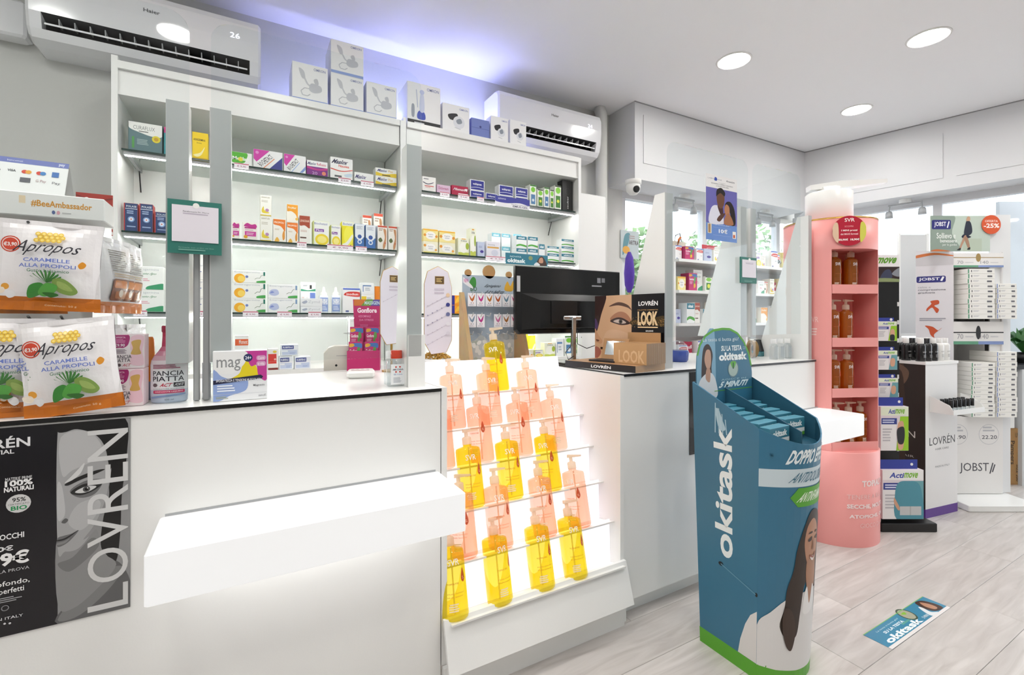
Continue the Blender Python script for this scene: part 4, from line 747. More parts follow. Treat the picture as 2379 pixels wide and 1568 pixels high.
# hanging couple poster
def couple():
    A = Art(.55); A.r(0, 0, 1, 1, '#5a5fae'); A.r(0, .80, 1, 1, '#e6e4e4'); A.r(0, 0, 1, .26, '#6b8fd0'); A.r(0, .26, 1, .8, '#6a66ae')
    A.t('LABO SUISSE', .06, .93, .5, .95, '#8a8c98'); A.b([(.26, .92), (.34, .92), (.34, .96), (.28, .97)], '#3a52a8'); A.t('Anastim', .64, .93, .92, .96, '#55565e', .01); A.t('LA CRESCITA', .4, .89, .62, .90, '#6a6a72'); A.t('QUANDO I CAPELLI CADONO', .16, .86, .86, .88, '#55565e', .01); A.t('LI FA RICRESCERE', .32, .83, .72, .85, '#6a6a72')
    A.b([(.1, .26), (.14, .46), (.28, .54), (.5, .5), (.56, .3), (.5, .26)], '#dcdcea'); A.b([(.36, .54), (.52, .54), (.54, .36), (.46, .40)], '#4a2c2a')
    A.b([(.34, .70), (.36, .56), (.46, .50), (.56, .56), (.58, .70), (.46, .76)], '#6d4836'); A.b([(.32, .68), (.34, .78), (.48, .82), (.60, .76), (.58, .70), (.46, .74), (.36, .70)], '#1e1718')
    A.b([(.60, .54), (.66, .62), (.80, .62), (.92, .5), (.94, .28), (.74, .28), (.78, .44)], '#231b1e'); A.b([(.58, .50), (.64, .58), (.74, .54), (.74, .42), (.64, .40)], '#b67c5a'); A.b([(.62, .40), (.74, .44), (.88, .28), (.58, .27)], '#a9714f'); A.b([(.34, .32), (.44, .40), (.60, .44), (.58, .40), (.44, .30)], '#5a3a30')
    A.t('LA NUOVA ERA', .28, .235, .74, .25, '#dfe6f6'); A.t('10€', .40, .12, .68, .185, '#f4f6fc', .03); A.r(.22, .20, .80, .203, '#a9bce6'); A.r(.22, .08, .80, .083, '#a9bce6'); A.r(.05, .10, .17, .25, '#e3dcc8'); A.r(.07, .11, .14, .24, '#a9865c'); A.r(.85, .06, .96, .17, '#efeae2'); A.r(.87, .07, .93, .12, '#c2562e')
    Y = YS - .0142; x0, x1 = gx(1640, Y), gx(1712, Y); z0, z1 = gz(1676, 560, Y), gz(1676, 410, Y)
    t = thing('poster', 'blue poster of a couple stuck on the right acrylic screen', 'poster', (x0, Y, z0)); w, h = x1 - x0, z1 - z0
    MB().box(0, w, 0, .0015, 0, h, 'gloss', '#e6e4e4').art(A, flat((0, -.0001, 0), (w, 0, 0), (0, 0, h)), 'gloss', .00003).build('sheet', t)
couple()

# ================================================================== THINGS ON THE LEFT COUNTER
def bag_surf(w, h, bulge, sd):
    q = random.Random(sd); ph = [q.uniform(0, 6) for _ in range(6)]
    def f(x, y):
        e = (max(0, math.sin(math.pi * min(max(x, 0), 1))) ** .6) * (max(0, math.sin(math.pi * min(max((y - .10) / .84, 0), 1))) ** .6)
        z = bulge * e + .0022 * math.sin(9 * x + 5 * y + ph[0]) * (1 - .5 * e) + .0016 * math.sin(15 * x - 11 * y + ph[1]) * (1 - e * .6)
        return z
    def S(x, y):
        pinch = 1 - .05 * math.sin(math.pi * y); xx = (x - .5) * w * pinch
        d = .004; zx = (f(x + d, y) - f(x - d, y)) / (2 * d * w); zy = (f(x, y + d) - f(x, y - d)) / (2 * d * h)
        return Vector((xx, -f(x, y), y * h)), Vector((-zx, -1, -zy)).normalized() * 1.0
    return S
def candy_art(front=True):
    A = Art(.86)
    if front:
        A.e(.14, .72, .105, '#c8452e'); A.e(.14, .72, .09, '#f2e9e4'); A.e(.14, .72, .08, '#cf4630'); A.t('€3,90', .07, .69, .21, .74, '#fbf0ec', .03)
        for j in range(3):
            for i in range(5): A.e(.40 + i * .052 + (j % 2) * .026, .85 - j * .04, .026, '#e0b83a'); A.e(.40 + i * .052 + (j % 2) * .026, .85 - j * .04, .015, '#f2da7a')
        A.t('Apropos', .22, .60, .80, .76, '#33323a', .0, .18); A.t('CARAMELLE', .30, .535, .72, .575, '#6d7fc4', .02); A.t('ALLA PROPOLI', .26, .475, .78, .515, '#6d7fc4', .02); A.t('Gusto balsamico', .34, .425, .72, .46, '#4f7a5e', .01)
        for k in range(9):
            a = .5 + k * .27; A.b([(.52, .32), (.52 + .13 * math.cos(a) - .012, .33 + .10 * math.sin(a)), (.52 + .15 * math.cos(a), .33 + .12 * math.sin(a)), (.53 + .12 * math.cos(a), .32 + .09 * math.sin(a))], '#3f7a3a', 3)
        A.b([(.58, .36), (.66, .37), (.75, .31), (.80, .23), (.74, .19), (.64, .22), (.58, .29)], '#7d9a4e'); A.b([(.62, .34), (.70, .31), (.76, .24), (.70, .24), (.63, .28)], '#98b062')
        A.b([(.34, .16), (.37, .28), (.47, .32), (.52, .26), (.46, .20)], '#3e8a3c'); A.b([(.44, .22), (.52, .32), (.62, .29), (.60, .22), (.50, .18)], '#57a548'); A.b([(.48, .22), (.58, .22), (.64, .19), (.56, .17)], '#35702f')
        A.b([(.80, .52), (.84, .56), (.88, .53), (.86, .49), (.82, .48)], '#d8902c'); A.e(.14, .26, .04, '#e2a040'); A.b([(.05, .24), (.12, .25), (.14, .21), (.1, .18), (.05, .20)], '#efe2d0'); A.b([(.15, .22), (.23, .22), (.24, .17), (.18, .14), (.14, .18)], '#e6e6e8'); A.t('Contenuto: 50 g', .5, .045, .78, .07, '#f2d2a4')
    else:
        A.tx(.25, .55, .75, .85, '#8f8a86', 10); A.tx(.28, .48, .7, .54, '#b9a58c', 2); A.rr(.26, .17, .74, .46, '#7c4524', .05); A.rr(.30, .34, .66, .44, '#c9782a', .03); A.rr(.36, .20, .70, .30, '#a9683a', .03); A.e(.5, .27, .06, '#e6d9c8')
    return A
def candy_bag(name, lab, loc, rz, w=.165, h=.205, sd=1, tilt=0, roll=0, front=True):
    t = thing(name, lab, 'candy bag', loc, rz, 'propolis candy bags on the rack'); t.rotation_euler = (tilt, roll, rz)
    S = bag_surf(w, h, .020, sd); mb = MB(); nx, ny = 16, 20
    for side in (1, -1):
        vs = []; 
        for j in range(ny + 1):
            for i in range(nx + 1):
                p, n = S(i / nx, j / ny); vs.append((p.x, p.y * side, p.z))
        for j in range(ny):
            for i in range(nx):
                yy = (j + .5) / ny; c_ = '#c9701e' if yy < .13 else ('#8f96c8' if yy < .155 else '#eceaec')
                a = j * (nx + 1) + i; f = (a, a + 1, a + nx + 2, a + nx + 1)
                mb.add([vs[k] for k in f], [(0, 1, 2, 3) if side == 1 else (3, 2, 1, 0)], 'film', c_, True)
    mb.build('pouch', t)
    MB().art(candy_art(front), S, 'film', .00025, maxlen=.09).build('print', t)
    return t
# rack: two rear panels, header box, hooks
RXL, RYB = gx(40, 1.62), 1.66
t = thing('candy_rack', 'white cardboard candy rack with hashtag header on left counter', 'display rack', (0, 0, CZ))
xh0, xh1 = gx(-60, 1.47), gx(22, 1.47)
rackx1 = gx(215, 1.60)
MB().box(-.64, rackx1, 1.60, 1.612, .0005, .50, 'laminate').build('rear_panel', t)
MB().box(rackx1 - .012, rackx1, 1.6125, 1.80, .0005, .50, 'laminate').build('side_panel', t)
MB().box(-.64, rackx1 - .02, 1.47, 1.599, .0005, .012, 'paper', '#c9701e').build('floor_tray', t)
hx0, hx1 = gx(20, 1.50), gx(243, 1.50)
hb = MB().bevbox(-.64, hx1, 1.50, 1.598, .460, .515, 'paper', .002, '#eeecea')
A = Art(5); A.r(.10, .52, .165, .86, '#efd9b8'); A.t('#BeeAmbassador', .22, .40, .86, .72, '#d9952e', .02); A.e(.45, .2, .018, '#5a6a9a'); A.e(.50, .2, .018, '#e2a8b4'); A.tx(.54, .15, .66, .25, '#c4c2c2', 1)
hb.art(A, flat((hx0, 1.4998, .462), (hx1 - hx0, 0, 0), (0, 0, .051))); hb.build('header_box', t)
for hx in (gx(75, 1.5), gx(150, 1.5)):
    for hz in (.43, .215): MB().tube([(hx, 1.599, hz), (hx, 1.50, hz), (hx, 1.475, hz + .012)], .003, 'black_plastic', n=6).build('hook', t)
bagY = 1.475
candy_bag('candy_bag', 'front candy bag on the upper hook of the rack', (gx(112, bagY), bagY, gz(112, 722, bagY)), math.radians(-4), .190, .205, 1, 0, math.radians(2))
candy_bag('candy_bag', 'candy bag behind left of the front one on upper hook', (gx(30, bagY + .035), bagY + .035, gz(30, 728, bagY)), math.radians(6), .185, .205, 2)
candy_bag('candy_bag', 'front leaning candy bag at the bottom of the rack', (gx(178, 1.432), 1.432, CZ + .006), math.radians(-6), .180, .215, 3, math.radians(-5), math.radians(-7))
candy_bag('candy_bag', 'second candy bag behind the front leaning one', (gx(118, 1.46), 1.460, CZ + .006), math.radians(-14), .180, .212, 4, math.radians(-4), math.radians(-5))
candy_bag('candy_bag', 'third candy bag in the lower pile, facing left', (gx(75, 1.485), 1.488, CZ + .006), math.radians(-24), .18, .21, 5, math.radians(-2), 0)
candy_bag('candy_bag', 'candy bag at the picture edge in the lower pile', (gx(-6, 1.46), 1.47, CZ + .012), math.radians(10), .18, .21, 6)
for k in range(3):
    y = 1.64 + k * .05; x = rackx1 + .034
    candy_bag('candy_bag', ['nearest', 'middle', 'farthest'][k] + ' candy bag hanging on right side of the rack, upper row', (x + .01 * k, y, gz(255, 728, 1.68)), math.radians(72 + 4 * k), .155, .20, 10 + k, front=False)
    candy_bag('candy_bag', ['nearest', 'middle', 'farthest'][k] + ' candy bag on right side of the rack, lower row', (x + .012 + .01 * k, y + .01, CZ + .006), math.radians(74 + 4 * k), .155, .20, 20 + k, front=False)
# payment tent card on the header
t = thing('tent_card', 'white folded card with payment logos standing on the candy rack', 'sign', (0, 0, CZ + .5155))
px0, px1 = gx(-90, 1.53), gx(158, 1.53); A = Art(1.9); A.r(0, .84, 1, 1, '#6f78b8'); A.t('bancomat', .40, .89, .55, .94, '#e2e4f2'); A.t('pay', .90, .87, .96, .96, '#e8eaf6', .02)
for i, (c1, c2) in enumerate((('#4a4a52', '#4a4a52'), ('#4a4a52', '#4a4a52'), ('#d8432c', '#eaa53a'), ('#d8432c', '#3f7fc0'), ('#3f6fb4', '#3f6fb4'))):
    x = .32 + i * .14
    if i in (2, 3): A.e(x - .018, .60, .030, c1); A.e(x + .018, .60, .030, c2)
    elif i < 2: A.t('VISA', x - .04, .57, x + .04, .64, c1, .03)
    else: A.r(x - .035, .52, x + .035, .68, c1)
A.r(.55, .28, .65, .42, '#5a5a62'); A.t('G Pay', .70, .30, .80, .40, '#b08a8a'); A.t('Pay', .86, .28, .94, .38, '#6a6a70')
zt = .085; y0, yt, y1 = 1.505, 1.54, 1.585
mb = MB().add([(px0, y0, 0), (px1, y0, 0), (px1, yt, zt), (px0, yt, zt), (px1, y1, 0), (px0, y1, 0)], [(0, 1, 2, 3), (3, 2, 4, 5)], 'paper', '#f0efee')
mb.add([(px0, y0 + .0015, 0), (px1, y0 + .0015, 0), (px1, yt, zt - .003), (px0, yt, zt - .003), (px1, y1 - .0015, 0), (px0, y1 - .0015, 0)], [(3, 2, 1, 0), (5, 4, 2, 3)], 'paper', '#e6e4e2')
mb.art(A, flat((px0, y0 - .0001, 0), (px1 - px0, 0, 0), (0, yt - y0, zt))).build('card', t)
# red advertising sign behind the rack
A = Art(.85); A.b([(.55, .55), (.75, .62), (.95, .5), (1, .36), (.85, .44), (.7, .48)], '#e8e4e2'); A.b([(.62, .32), (.8, .38), (1, .26), (1, .16), (.8, .26)], '#e8e4e2'); A.b([(.6, .14), (.8, .2), (1, .08), (1, .02), (.8, .08)], '#e8e4e2'); A.b([(0, .95), (.5, .85), (1, .93), (1, .9), (.5, .82), (0, .92)], '#7d2a26'); A.b([(.2, .86), (.3, .9), (.38, .84), (.3, .80)], '#f0eeec')
ry = 1.83; rx0, rx1 = gx(176, ry), gx(262, ry); rz0, rz1 = gz(220, 545, ry), gz(220, 450, ry)
t = thing('sign_board', 'dark red sign with white leaves behind the candy rack', 'sign', (rx0, ry, CZ))
MB().box(0, rx1 - rx0, 0, .004, rz0 - CZ, rz1 - CZ, 'paper', '#a5342c').art(A, flat((0, -.0002, rz0 - CZ), (rx1 - rx0, 0, 0), (0, 0, rz1 - rz0))).build('board', t)
MB().box((rx1 - rx0) / 2 - .012, (rx1 - rx0) / 2 + .012, .0042, .012, .0005, rz1 - CZ - .05, 'white_plastic').build('stand', t)
# flat stomach boxes, bottle, applicator
PY = 1.515; LC = 'beside the candy rack'
COLID[0] += 1; w = gx(334, PY) - gx(259, PY); h1 = gz(296, 857, PY) - CZ - .0005; h2 = gz(296, 777, PY) - gz(296, 857, PY) - .0005
put('pancia', gx(259, PY), PY, CZ + .0005, w, h1, .055, LC, COLID[0], 0, math.radians(-3)); put('pancia', gx(261, PY), PY, CZ + .0012 + h1, w, h2, .055, LC, COLID[0], 1, math.radians(-1))
t = thing('supplement_bottle', 'pink and white flat stomach supplement bottle with red neck tag', 'bottle', (gx(394, 1.545), 1.545, CZ + .0005))
mb = MB()
prof = [(.036, 0, '#b9c6da'), (.040, .004, '#b9c6da'), (.041, .02, '#c6d0e0'), (.041, .035, '#ececf0'), (.041, .085, '#f0eef0'), (.041, .10, '#eadde2'), (.039, .112, '#d9aebb'), (.033, .124, '#cf8ba0'), (.024, .136, '#c86a86'), (.017, .148, '#c43a60'), (.0155, .175, '#c4284f'), (.0155, .195, '#c4284f')]
for (r0, z0, c0), (r1_, z1, c1) in zip(prof, prof[1:]): mb.lathe([(r0, z0), (r1_, z1)], 32, 'gloss', c0, sy=.62, caps=False)
mb.lathe([(.0155, .195), (.012, .199), (.001, .2)], 32, 'gloss', '#c4284f', sy=.62, caps=False).build('body', t)
A = Art(.6); A.t('PANCIA', .1, .60, .9, .71, '#33303a', .01); A.t('PIATTA', .1, .475, .9, .585, '#33303a', .01); A.e(.17, .39, .07, '#6a5a60'); A.t('ACT', .32, .35, .58, .43, '#c42a4a', .02, .2); A.r(.62, .34, .92, .44, '#2a2830'); A.t('FORTE', .66, .36, .88, .42, '#e8e6ea', .01, .2); A.t('INTEGRATORE ALIMENTARE', .12, .29, .9, .315, '#7a727a'); A.rr(.12, .20, .92, .27, '#c42a5c', .03); A.t('DRENANTE LIQUIDO', .18, .22, .86, .25, '#fbe6ee', .02); A.b([(.05, .12), (.4, .16), (.9, .18), (.9, .15), (.4, .12), (.1, .09)], '#7f93bc'); A.t('500 ml', .42, .04, .62, .075, '#4a4652'); A.tx(.12, .76, .88, .86, '#a04a68', 3)
MB().art(A, cyl(0, 0, .0414, -90 - 66, -90 + 66, .003, .118, sy=.62), 'gloss', .00012, maxlen=.06).build('label', t)
MB().lathe([(.016, .185), (.0175, .188), (.0175, .2), (.016, .203)], 20, 'gloss', '#a81f44', o=(0, 0, 0), sy=.7).build('cap', t)
t = thing('applicator', 'orange applicator stick standing behind the flat stomach bottle', 'applicator', (gx(350, 1.62), 1.62, CZ + .0005))
MB().lathe([(.013, 0), (.014, .01), (.014, .105), (.011, .11), (.008, .165), (.005, .172)], 14, 'gloss', '#d97a1e').build('stick', t); MB().lathe([(.0145, .0), (.0145, .05)], 14, 'gloss', '#6a7486').build('label_band', t)
# mag box, with acrylic sheet standing in front of it
MY = 1.475; COLID[0] += 1
put('mag', gx(494, MY), MY, CZ + .0005, gx(621, MY) - gx(494, MY), gz(560, 815, MY) - CZ, .06, 'on left counter', COLID[0], 0)
# mirror strip left of the mag box
x = gx(470, 1.56); tag(MB().box(x, x + .02, 1.555, 1.565, CZ + .0005, 1.10, 'mirror').build('price_holder'), 'small shiny holder behind the left posts on the counter', 'holder')
# receipt printer / pos
def rounded(mb, x0, x1, y0, y1, z0, z1, mat, r): return mb.bevbox(x0, x1, y0, y1, z0, z1, mat, r)
bx, by = gf(752, 862, CZ); t = thing('card_reader_dock', 'beige rounded office device behind the white pin pad', 'device', (bx, by, CZ + .0005), math.radians(-8))
MB().extr([(0, 0, .0), (0, 0, .075), (.02, 0, .098), (.045, 0, .105), (.15, 0, .105), (.15, 0, 0)][::-1], (0, -.001, 0), 'beige_plastic').extr([(0, .0, 0), (.15, 0, 0), (.15, 0, .105), (.045, 0, .105), (.02, 0, .098), (0, 0, .075)], (0, .09, 0), 'beige_plastic').build('housing', t)
MB().box(.05, .14, -.0022, -.0012, .062, .064, 'groove').build('seam', t); c_ = MB().lathe([(.005, 0), (.005, .001)], 12, 'black_plastic').build('badge', t); c_.rotation_euler = (math.pi / 2, 0, 0); c_.location = (.05, -.0012, .022)
sx, sy_ = gf(812, 881, CZ); t = thing('pin_pad', 'white rounded pin pad lying in front of the pink display', 'pin pad', (sx, sy_, CZ + .0005), math.radians(-12))
rounded(MB(), -.01, .09, 0, .105, 0, .028, 'white_plastic', .008).build('housing', t); MB().box(.005, .07, .03, .036, .0281, .0286, 'gloss', '#8a2a36').build('slot', t)
for k in range(4): MB().box(.005 + k * .018, .014 + k * .018, .065, .07, .0281, .0284, 'gloss', '#c8c4c8').build('key', t)
# pink remedy display with four boxes and header card
gxp, gyp = gf(806, 862, CZ); a = math.radians(-16)
t = thing('cardboard_display', 'pink cardboard counter display with tall flared header card', 'display', (gxp, gyp, CZ + .0005), a)
w, d = .135, .12
MB().box(0, w, 0, .003, 0, .085, 'paper', '#bb2468').build('front_wall', t); MB().box(0, .003, .0031, d, 0, .085, 'paper', '#a81f5e').build('side_wall', t); MB().extr([(w - .003, .0031, 0), (w - .003, d, 0), (w - .003, d, .15), (w - .003, .0031, .085)], (.003, 0, 0), 'paper', '#a81f5e').build('side_wall', t)
MB().box(.0031, w - .0031, .0031, d - .0031, 0, .003, 'paper', '#a81f5e').build('floor_panel', t); MB().box(.0031, w - .0031, .06, .062, .0031, .12, 'paper', '#bb2468').build('middle_wall', t)
A = Art(.9); A.r(0, .80, 1, 1, '#5a4a9a'); A.poly([(0, .80), (.45, .80), (.6, .9), (.5, 1), (0, 1)], '#c8702c'); A.poly([(.25, .80), (.6, .80), (.7, 1), (.45, 1)], '#6a9a3a'); A.t('MASSIGEN', .38, .84, .92, .95, '#cfe6ea', .02); A.t('Gonfiore', .12, .58, .82, .74, '#fbeaf2', .04); A.t('ADDOMINALE', .16, .44, .6, .51, '#ec9cc4', .01); A.t('DA STRESS', .2, .33, .7, .39, '#ec9cc4', .01); A.tx(.22, .12, .55, .22, '#d86aa0', 2)
MB().extr([(.025, d - .003, 0), (w - .006, d - .003, 0), (w + .008, d - .003, .31), (-.004 + .018, d - .003, .31), (.02, d - .003, .16)][::1], (0, .003, 0), 'paper', '#bb2468').art(A, flat((.018, d - .0032, .165), (w - .014, 0, 0), (0, 0, .145))).build('header_card', t)
ca, sa = math.cos(a), math.sin(a)
for k, (lx, ly, lz) in enumerate(((.006, .006, .012), (.072, .006, .012), (.006, .066, .075), (.072, .066, .075))):
    COLID[0] += 1; X, Yv = gxp + lx * ca - ly * sa, gyp + lx * sa + ly * ca
    o = put('gonf', X, Yv, CZ + lz, .057, .112, .03, 'in the pink counter display, ' + ('front' if k < 2 else 'back') + ' row', COLID[0], 0, a)
# disinfectant bottles
def gel(x, y, z, h, lab, cap, rz=0, s=1.0, grp=None):
    t = thing('disinfectant_bottle', lab, 'bottle', (x, y, z), rz, grp)
    MB().lathe([(.026 * s, 0), (.0285 * s, .004), (.0285 * s, h * .66), (.024 * s, h * .74), (.013 * s, h * .77), (.013 * s, h * .8)], 24, 'clear_plastic', sy=.55, se=.6).build('body', t)
    MB().lathe([(.0165 * s, h * .775), (.0165 * s, h * .98), (.015 * s, h)], 20, 'gloss', cap).build('cap', t)
    A = Art(.7); A.r(0, 0, 1, 1, '#eef0f2'); A.e(.36, .86, .06, '#c8302a'); A.e(.64, .86, .06, '#c8302a'); A.e(.36, .62, .06, '#c8302a'); A.e(.64, .62, .06, '#c8302a'); A.t('AMUCHINA', .12, .69, .88, .78, '#3a4a6a', .02); A.t('GEL X-Germ', .2, .46, .8, .53, '#7f9ac8', .01); A.tx(.18, .08, .82, .36, '#b9bcc4', 5)
    MB().art(A, flat((-.021 * s, -.0165 * s, h * .06), (.042 * s, 0, 0), (0, 0, h * .56))).build('label', t)
ax, ay = gx(921, 1.545), 1.545; gel(ax, ay, CZ + .0005, .118, 'clear disinfectant bottle with red cap and label on left counter', '#d03a20', 0, 1.12)
ax, ay = gx(907, 1.61), 1.61; gel(ax, ay, CZ + .0005, .112, 'clear disinfectant bottle with white cap behind the red capped one', '#f2f2f2', math.radians(50), 1.0)
# jewellery boards
def jewel(u0, u1, Y, v0, v1, lab, rz, pend):
    w, h = gx(u1, Y) - gx(u0, Y), gz(u0, v0, Y) - gz(u0, v1, Y); z0 = CZ + .0006
    t = thing('jewellery_board', lab, 'display board', (gx(u0, Y), Y, z0), rz); off = gz((u0 + u1) / 2, v1, Y) - z0
    oct_ = [(0, .14), (.25, 0), (.8, .02), (1, .16), (1, .76), (.86, .94), (.5, 1), (.12, .94), (0, .8)]
    P = [(x * w, 0, off + y * h) for x, y in oct_]
    MB().extr(P, (0, .005, 0), 'paper', '#e3dde8').build('board', t)
    for (x0, y0), (x1, y1) in zip(oct_, oct_[1:] + oct_[:1]):
        MB().tube([(x0 * w, .0025, off + y0 * h), (x1 * w, .0025, off + y1 * h)], .0022, 'gold', n=6).build('gilt_edge', t)
    A = Art(w / h); A.r(.38, .80, .72, .89, '#8a6a3a'); A.r(.40, .81, .70, .88, '#5a4528'); A.tx(.43, .82, .67, .87, '#d8b878', 3); A.tx(.36, .68, .75, .76, '#c9bfce', 2); 
    for i in range(pend):
        y = .60 - i * .11
        for k in range(5): A.e(.12 + k * .17, y - .05 + k * .028, .026, '#8a86a8' if i in (1, 2) else '#cfc6d4')
        A.ln([(.08, y - .06), (.85, y + .07)], .002, '#c2b8c6'); A.e(.86, y + .075, .075, ['#e8c9a8', '#3a3f8a', '#6a6f9a', '#e6e2ea', '#dcd6e2'][i % 5])
    MB().art(A, flat((0, -.0004, off), (w, 0, 0), (0, 0, h))).build('pendants', t)
    MB().tube([(w * .5, .012, 0), (w * .5, .012, off + h * .5)], .005, 'gold', n=8).build('stem', t); MB().lathe([(.04, 0), (.04, .006)], 20, 'gold', o=(w * .5, .012, 0)).build('foot', t)
jewel(884, 940, 1.97, 617, 800, 'white jewellery board behind the pink display header', math.radians(4), 1)
jewel(986, 1046, 1.90, 617, 822, 'white octagonal jewellery board with pendants right of screen post', math.radians(-10), 5)
# gold basket of charms
Yb = 1.95; bx = gx(1012, Yb); t = thing('charm_bowl', 'small bowl heaped with gold charms beside the jewellery board', 'bowl', (bx, Yb, CZ + .0005))
MB().lathe([(.03, 0), (.055, .02), (.07, .05), (.067, .05), (.05, .022), (.01, .008)], 24, 'white_plastic').build('bowl', t); mb = MB(); q = random.Random(4)
for _ in range(420):
    r, an = .064 * math.sqrt(q.random()), q.uniform(0, 6.28); p = Vector((r * math.cos(an), r * math.sin(an), .052 + .028 * (1 - (r / .066) ** 2) * q.uniform(.5, 1.1)))
    d1 = Vector((q.uniform(-1, 1), q.uniform(-1, 1), q.uniform(-1, 1))).normalized() * .005; d2 = d1.orthogonal().normalized() * .005; d3 = d1.cross(d2).normalized() * .003
    V = [p - d1, p + d2, p + d1, p - d2, p + d3, p - d3]; mb.add([tuple(v) for v in V], [(0, 1, 4), (1, 2, 4), (2, 3, 4), (3, 0, 4), (1, 0, 5), (2, 1, 5), (3, 2, 5), (0, 3, 5)], 'gold')
tag(mb.build('charms', t), kind='stuff')

# ================================================================== BEHIND AND ON THE RIGHT COUNTER
# monitor seen from behind
MYY = 1.93; x0, x1 = gx(1200, MYY), gx(1442, MYY); z0, z1 = gz(1320, 775, MYY), gz(1320, 624, MYY); w, h = x1 - x0, z1 - z0
t = thing('monitor', 'black computer monitor seen from behind on the right counter', 'monitor', (x0, MYY, CZ + .0005)); oz = z0 - CZ
def ring(i, y): return [(x, y, oz + z) for x, z in ((i, .02 + i), (.02 + i, i), (w - .02 - i, i), (w - i, .02 + i), (w - i, h - i), (i, h - i))]
MB().rings([ring(.004, .035), ring(0, .03), ring(0, .012), ring(.004, .004)][::-1], 'monitor_black').build('panel', t)
MB().rings([[(x, y, oz + z) for x, z in ((.03, .02), (w - .03, .02), (w - .03, h * .60), (.03, h * .60))] for y in (.0038,)] + [[(x, -.022, oz + z) for x, z in ((.12, .03), (w - .12, .03), (w - .12, h * .50), (.12, h * .50))]], 'monitor_black').build('rear_bulge', t)
MB().box(w * .28, w * .52, -.026, -.0225, oz + .05, oz + .16, 'black_plastic').build('stand_recess', t)
mx = gx(1321, MYY) - x0
MB().bevbox(mx - .055, mx + .055, -.036, -.0265, oz + .068, oz + .088, 'steel', .003).build('stand_bracket', t)
MB().bevbox(mx - .013, mx + .013, -.050, -.0365, .013, oz + .085, 'steel', .004).build('stand_post', t)
MB().bevbox(mx - .10, mx + .11, -.11, .08, 0, .012, 'black_plastic', .003).build('stand_base', t)
for q_ in ((.755, .80, .79, .88, '#8a8a90'), (.80, .81, .835, .88, '#7a7a80'), (.70, .74, .80, .76, '#9a9aa0'), (.006, .62, .035, .85, '#b9babe')):
    MB().art(Art(w / h).r(*q_), flat((0, .0037, oz), (w, 0, 0), (0, 0, h))).build('sticker', t)
MB().tube([(mx - .02, -.05, oz + .02), (mx - .03, -.06, oz - .06), (mx - .07, -.07, .06), (mx - .06, -.08, .025), (mx - .02, -.07, .04)], .0025, 'black_plastic', n=6).build('cable', t); MB().tube([(mx + .02, -.045, oz + .02), (mx + .01, -.06, oz - .05), (mx + .06, -.07, .075), (mx + .14, -.05, .09)], .0022, 'black_plastic', n=6).build('cable', t)
# black desk tray and cable clump at its foot
tag(MB().bevbox(gx(1262, 1.80), gx(1330, 1.80), 1.80, 1.90, CZ + .0005, CZ + .022, 'black_plastic', .003).build('keyboard'), 'black keyboard edge in front of the monitor foot', 'keyboard') if False else None
# eye shadow display facing left
A0, B0 = Vector((1.385, 1.425)), Vector((1.305, 1.80)); ux = (A0 - B0).normalized(); Lw = (A0 - B0).length; fy = Vector((-ux.y, ux.x))      # local x from B to A, local y to the back
rz = math.atan2(ux.y, ux.x); D = .225
t = thing('cosmetics_display', 'black and tan eye shadow counter display with eye poster', 'display', (B0.x, B0.y, CZ + .0008), rz)
MB().box(0, Lw, 0, D, 0, .028, 'paper', '#b58b62', cols={0: '#17161a', 1: '#a88660'}).build('tray', t)
A = Art(12); A.t('LOVRÉN', .40, .22, .68, .78, '#f4f4f4', .03); MB().art(A, flat((0, -.0003, 0), (Lw, 0, 0), (0, 0, .028))).build('tray_lettering', t)
hz = .335; A = Art(Lw / hz); g = .56
A.r(0, 0, g, 1, '#d9b08c'); A.b([(0, 1), (.18, 1), (.10, .72), (.04, .50), (0, .48)], '#3b2a28'); A.b([(.0, .50), (.05, .55), (.03, .64), (0, .66)], '#55406a'); A.b([(.22, .84), (.36, .90), (.50, .86), (.56, .78), (.50, .82), (.36, .855)], '#5a4036')
A.b([(.24, .66), (.36, .76), (.48, .74), (.56, .62), (.48, .58), (.36, .58)], '#b07d60'); A.b([(.24, .63), (.34, .68), (.44, .67), (.54, .60), (.44, .575), (.34, .59)], '#3b2c2a'); A.b([(.29, .625), (.36, .655), (.44, .64), (.48, .605), (.40, .595)], '#c9b8ae'); A.e(.40, .625, .028, '#4f4a44'); A.e(.40, .625, .014, '#151313')
A.b([(.0, .52), (.06, .42), (.12, .34), (.10, .30), (.04, .31), (0, .34)], '#cf9f7c'); A.b([(.02, .36), (.07, .35), (.06, .33), (.03, .33)], '#7a4f3c'); A.b([(0, .24), (.06, .24), (.10, .18), (.06, .10), (0, .08)], '#b06a5c'); A.b([(.12, .30), (.22, .5), (.5, .46), (.56, .3), (.5, .1), (.2, .1)], '#dfb996')
for i, xx in enumerate((.09, .17, .24, .36)): A.r(xx, .215, xx + .035, .25, '#2a1c18' if i != 1 else '#7a6a50')
A.r(g, 0, 1, 1, '#121116'); A.b([(g, .58), (.75, .60), (1, .56), (1, .70), (.8, .66), (g, .64)], '#4a3a22')
q = random.Random(2)
for _ in range(70): A.e(g + q.random() * (1 - g), .62 + q.gauss(0, .035), .004, '#c79b52', n=5)
A.t('LOVRÉN', .66, .84, .92, .915, '#f6f6f6', .03); A.t('PALETTE OMBRETTI', .65, .775, .92, .79, '#c9a06a', .01); A.t('LOOK', .65, .57, .92, .765, '#ecd0a4', .05); A.r(.65, .54, .92, .556, '#ecd0a4'); A.t('29,80€', .76, .485, .86, .51, '#dcdcdc', .01); A.ln([(.76, .497), (.86, .5)], .004, '#dcdcdc'); A.t('14,90€', .61, .35, .95, .465, '#fbfbfb', .04)
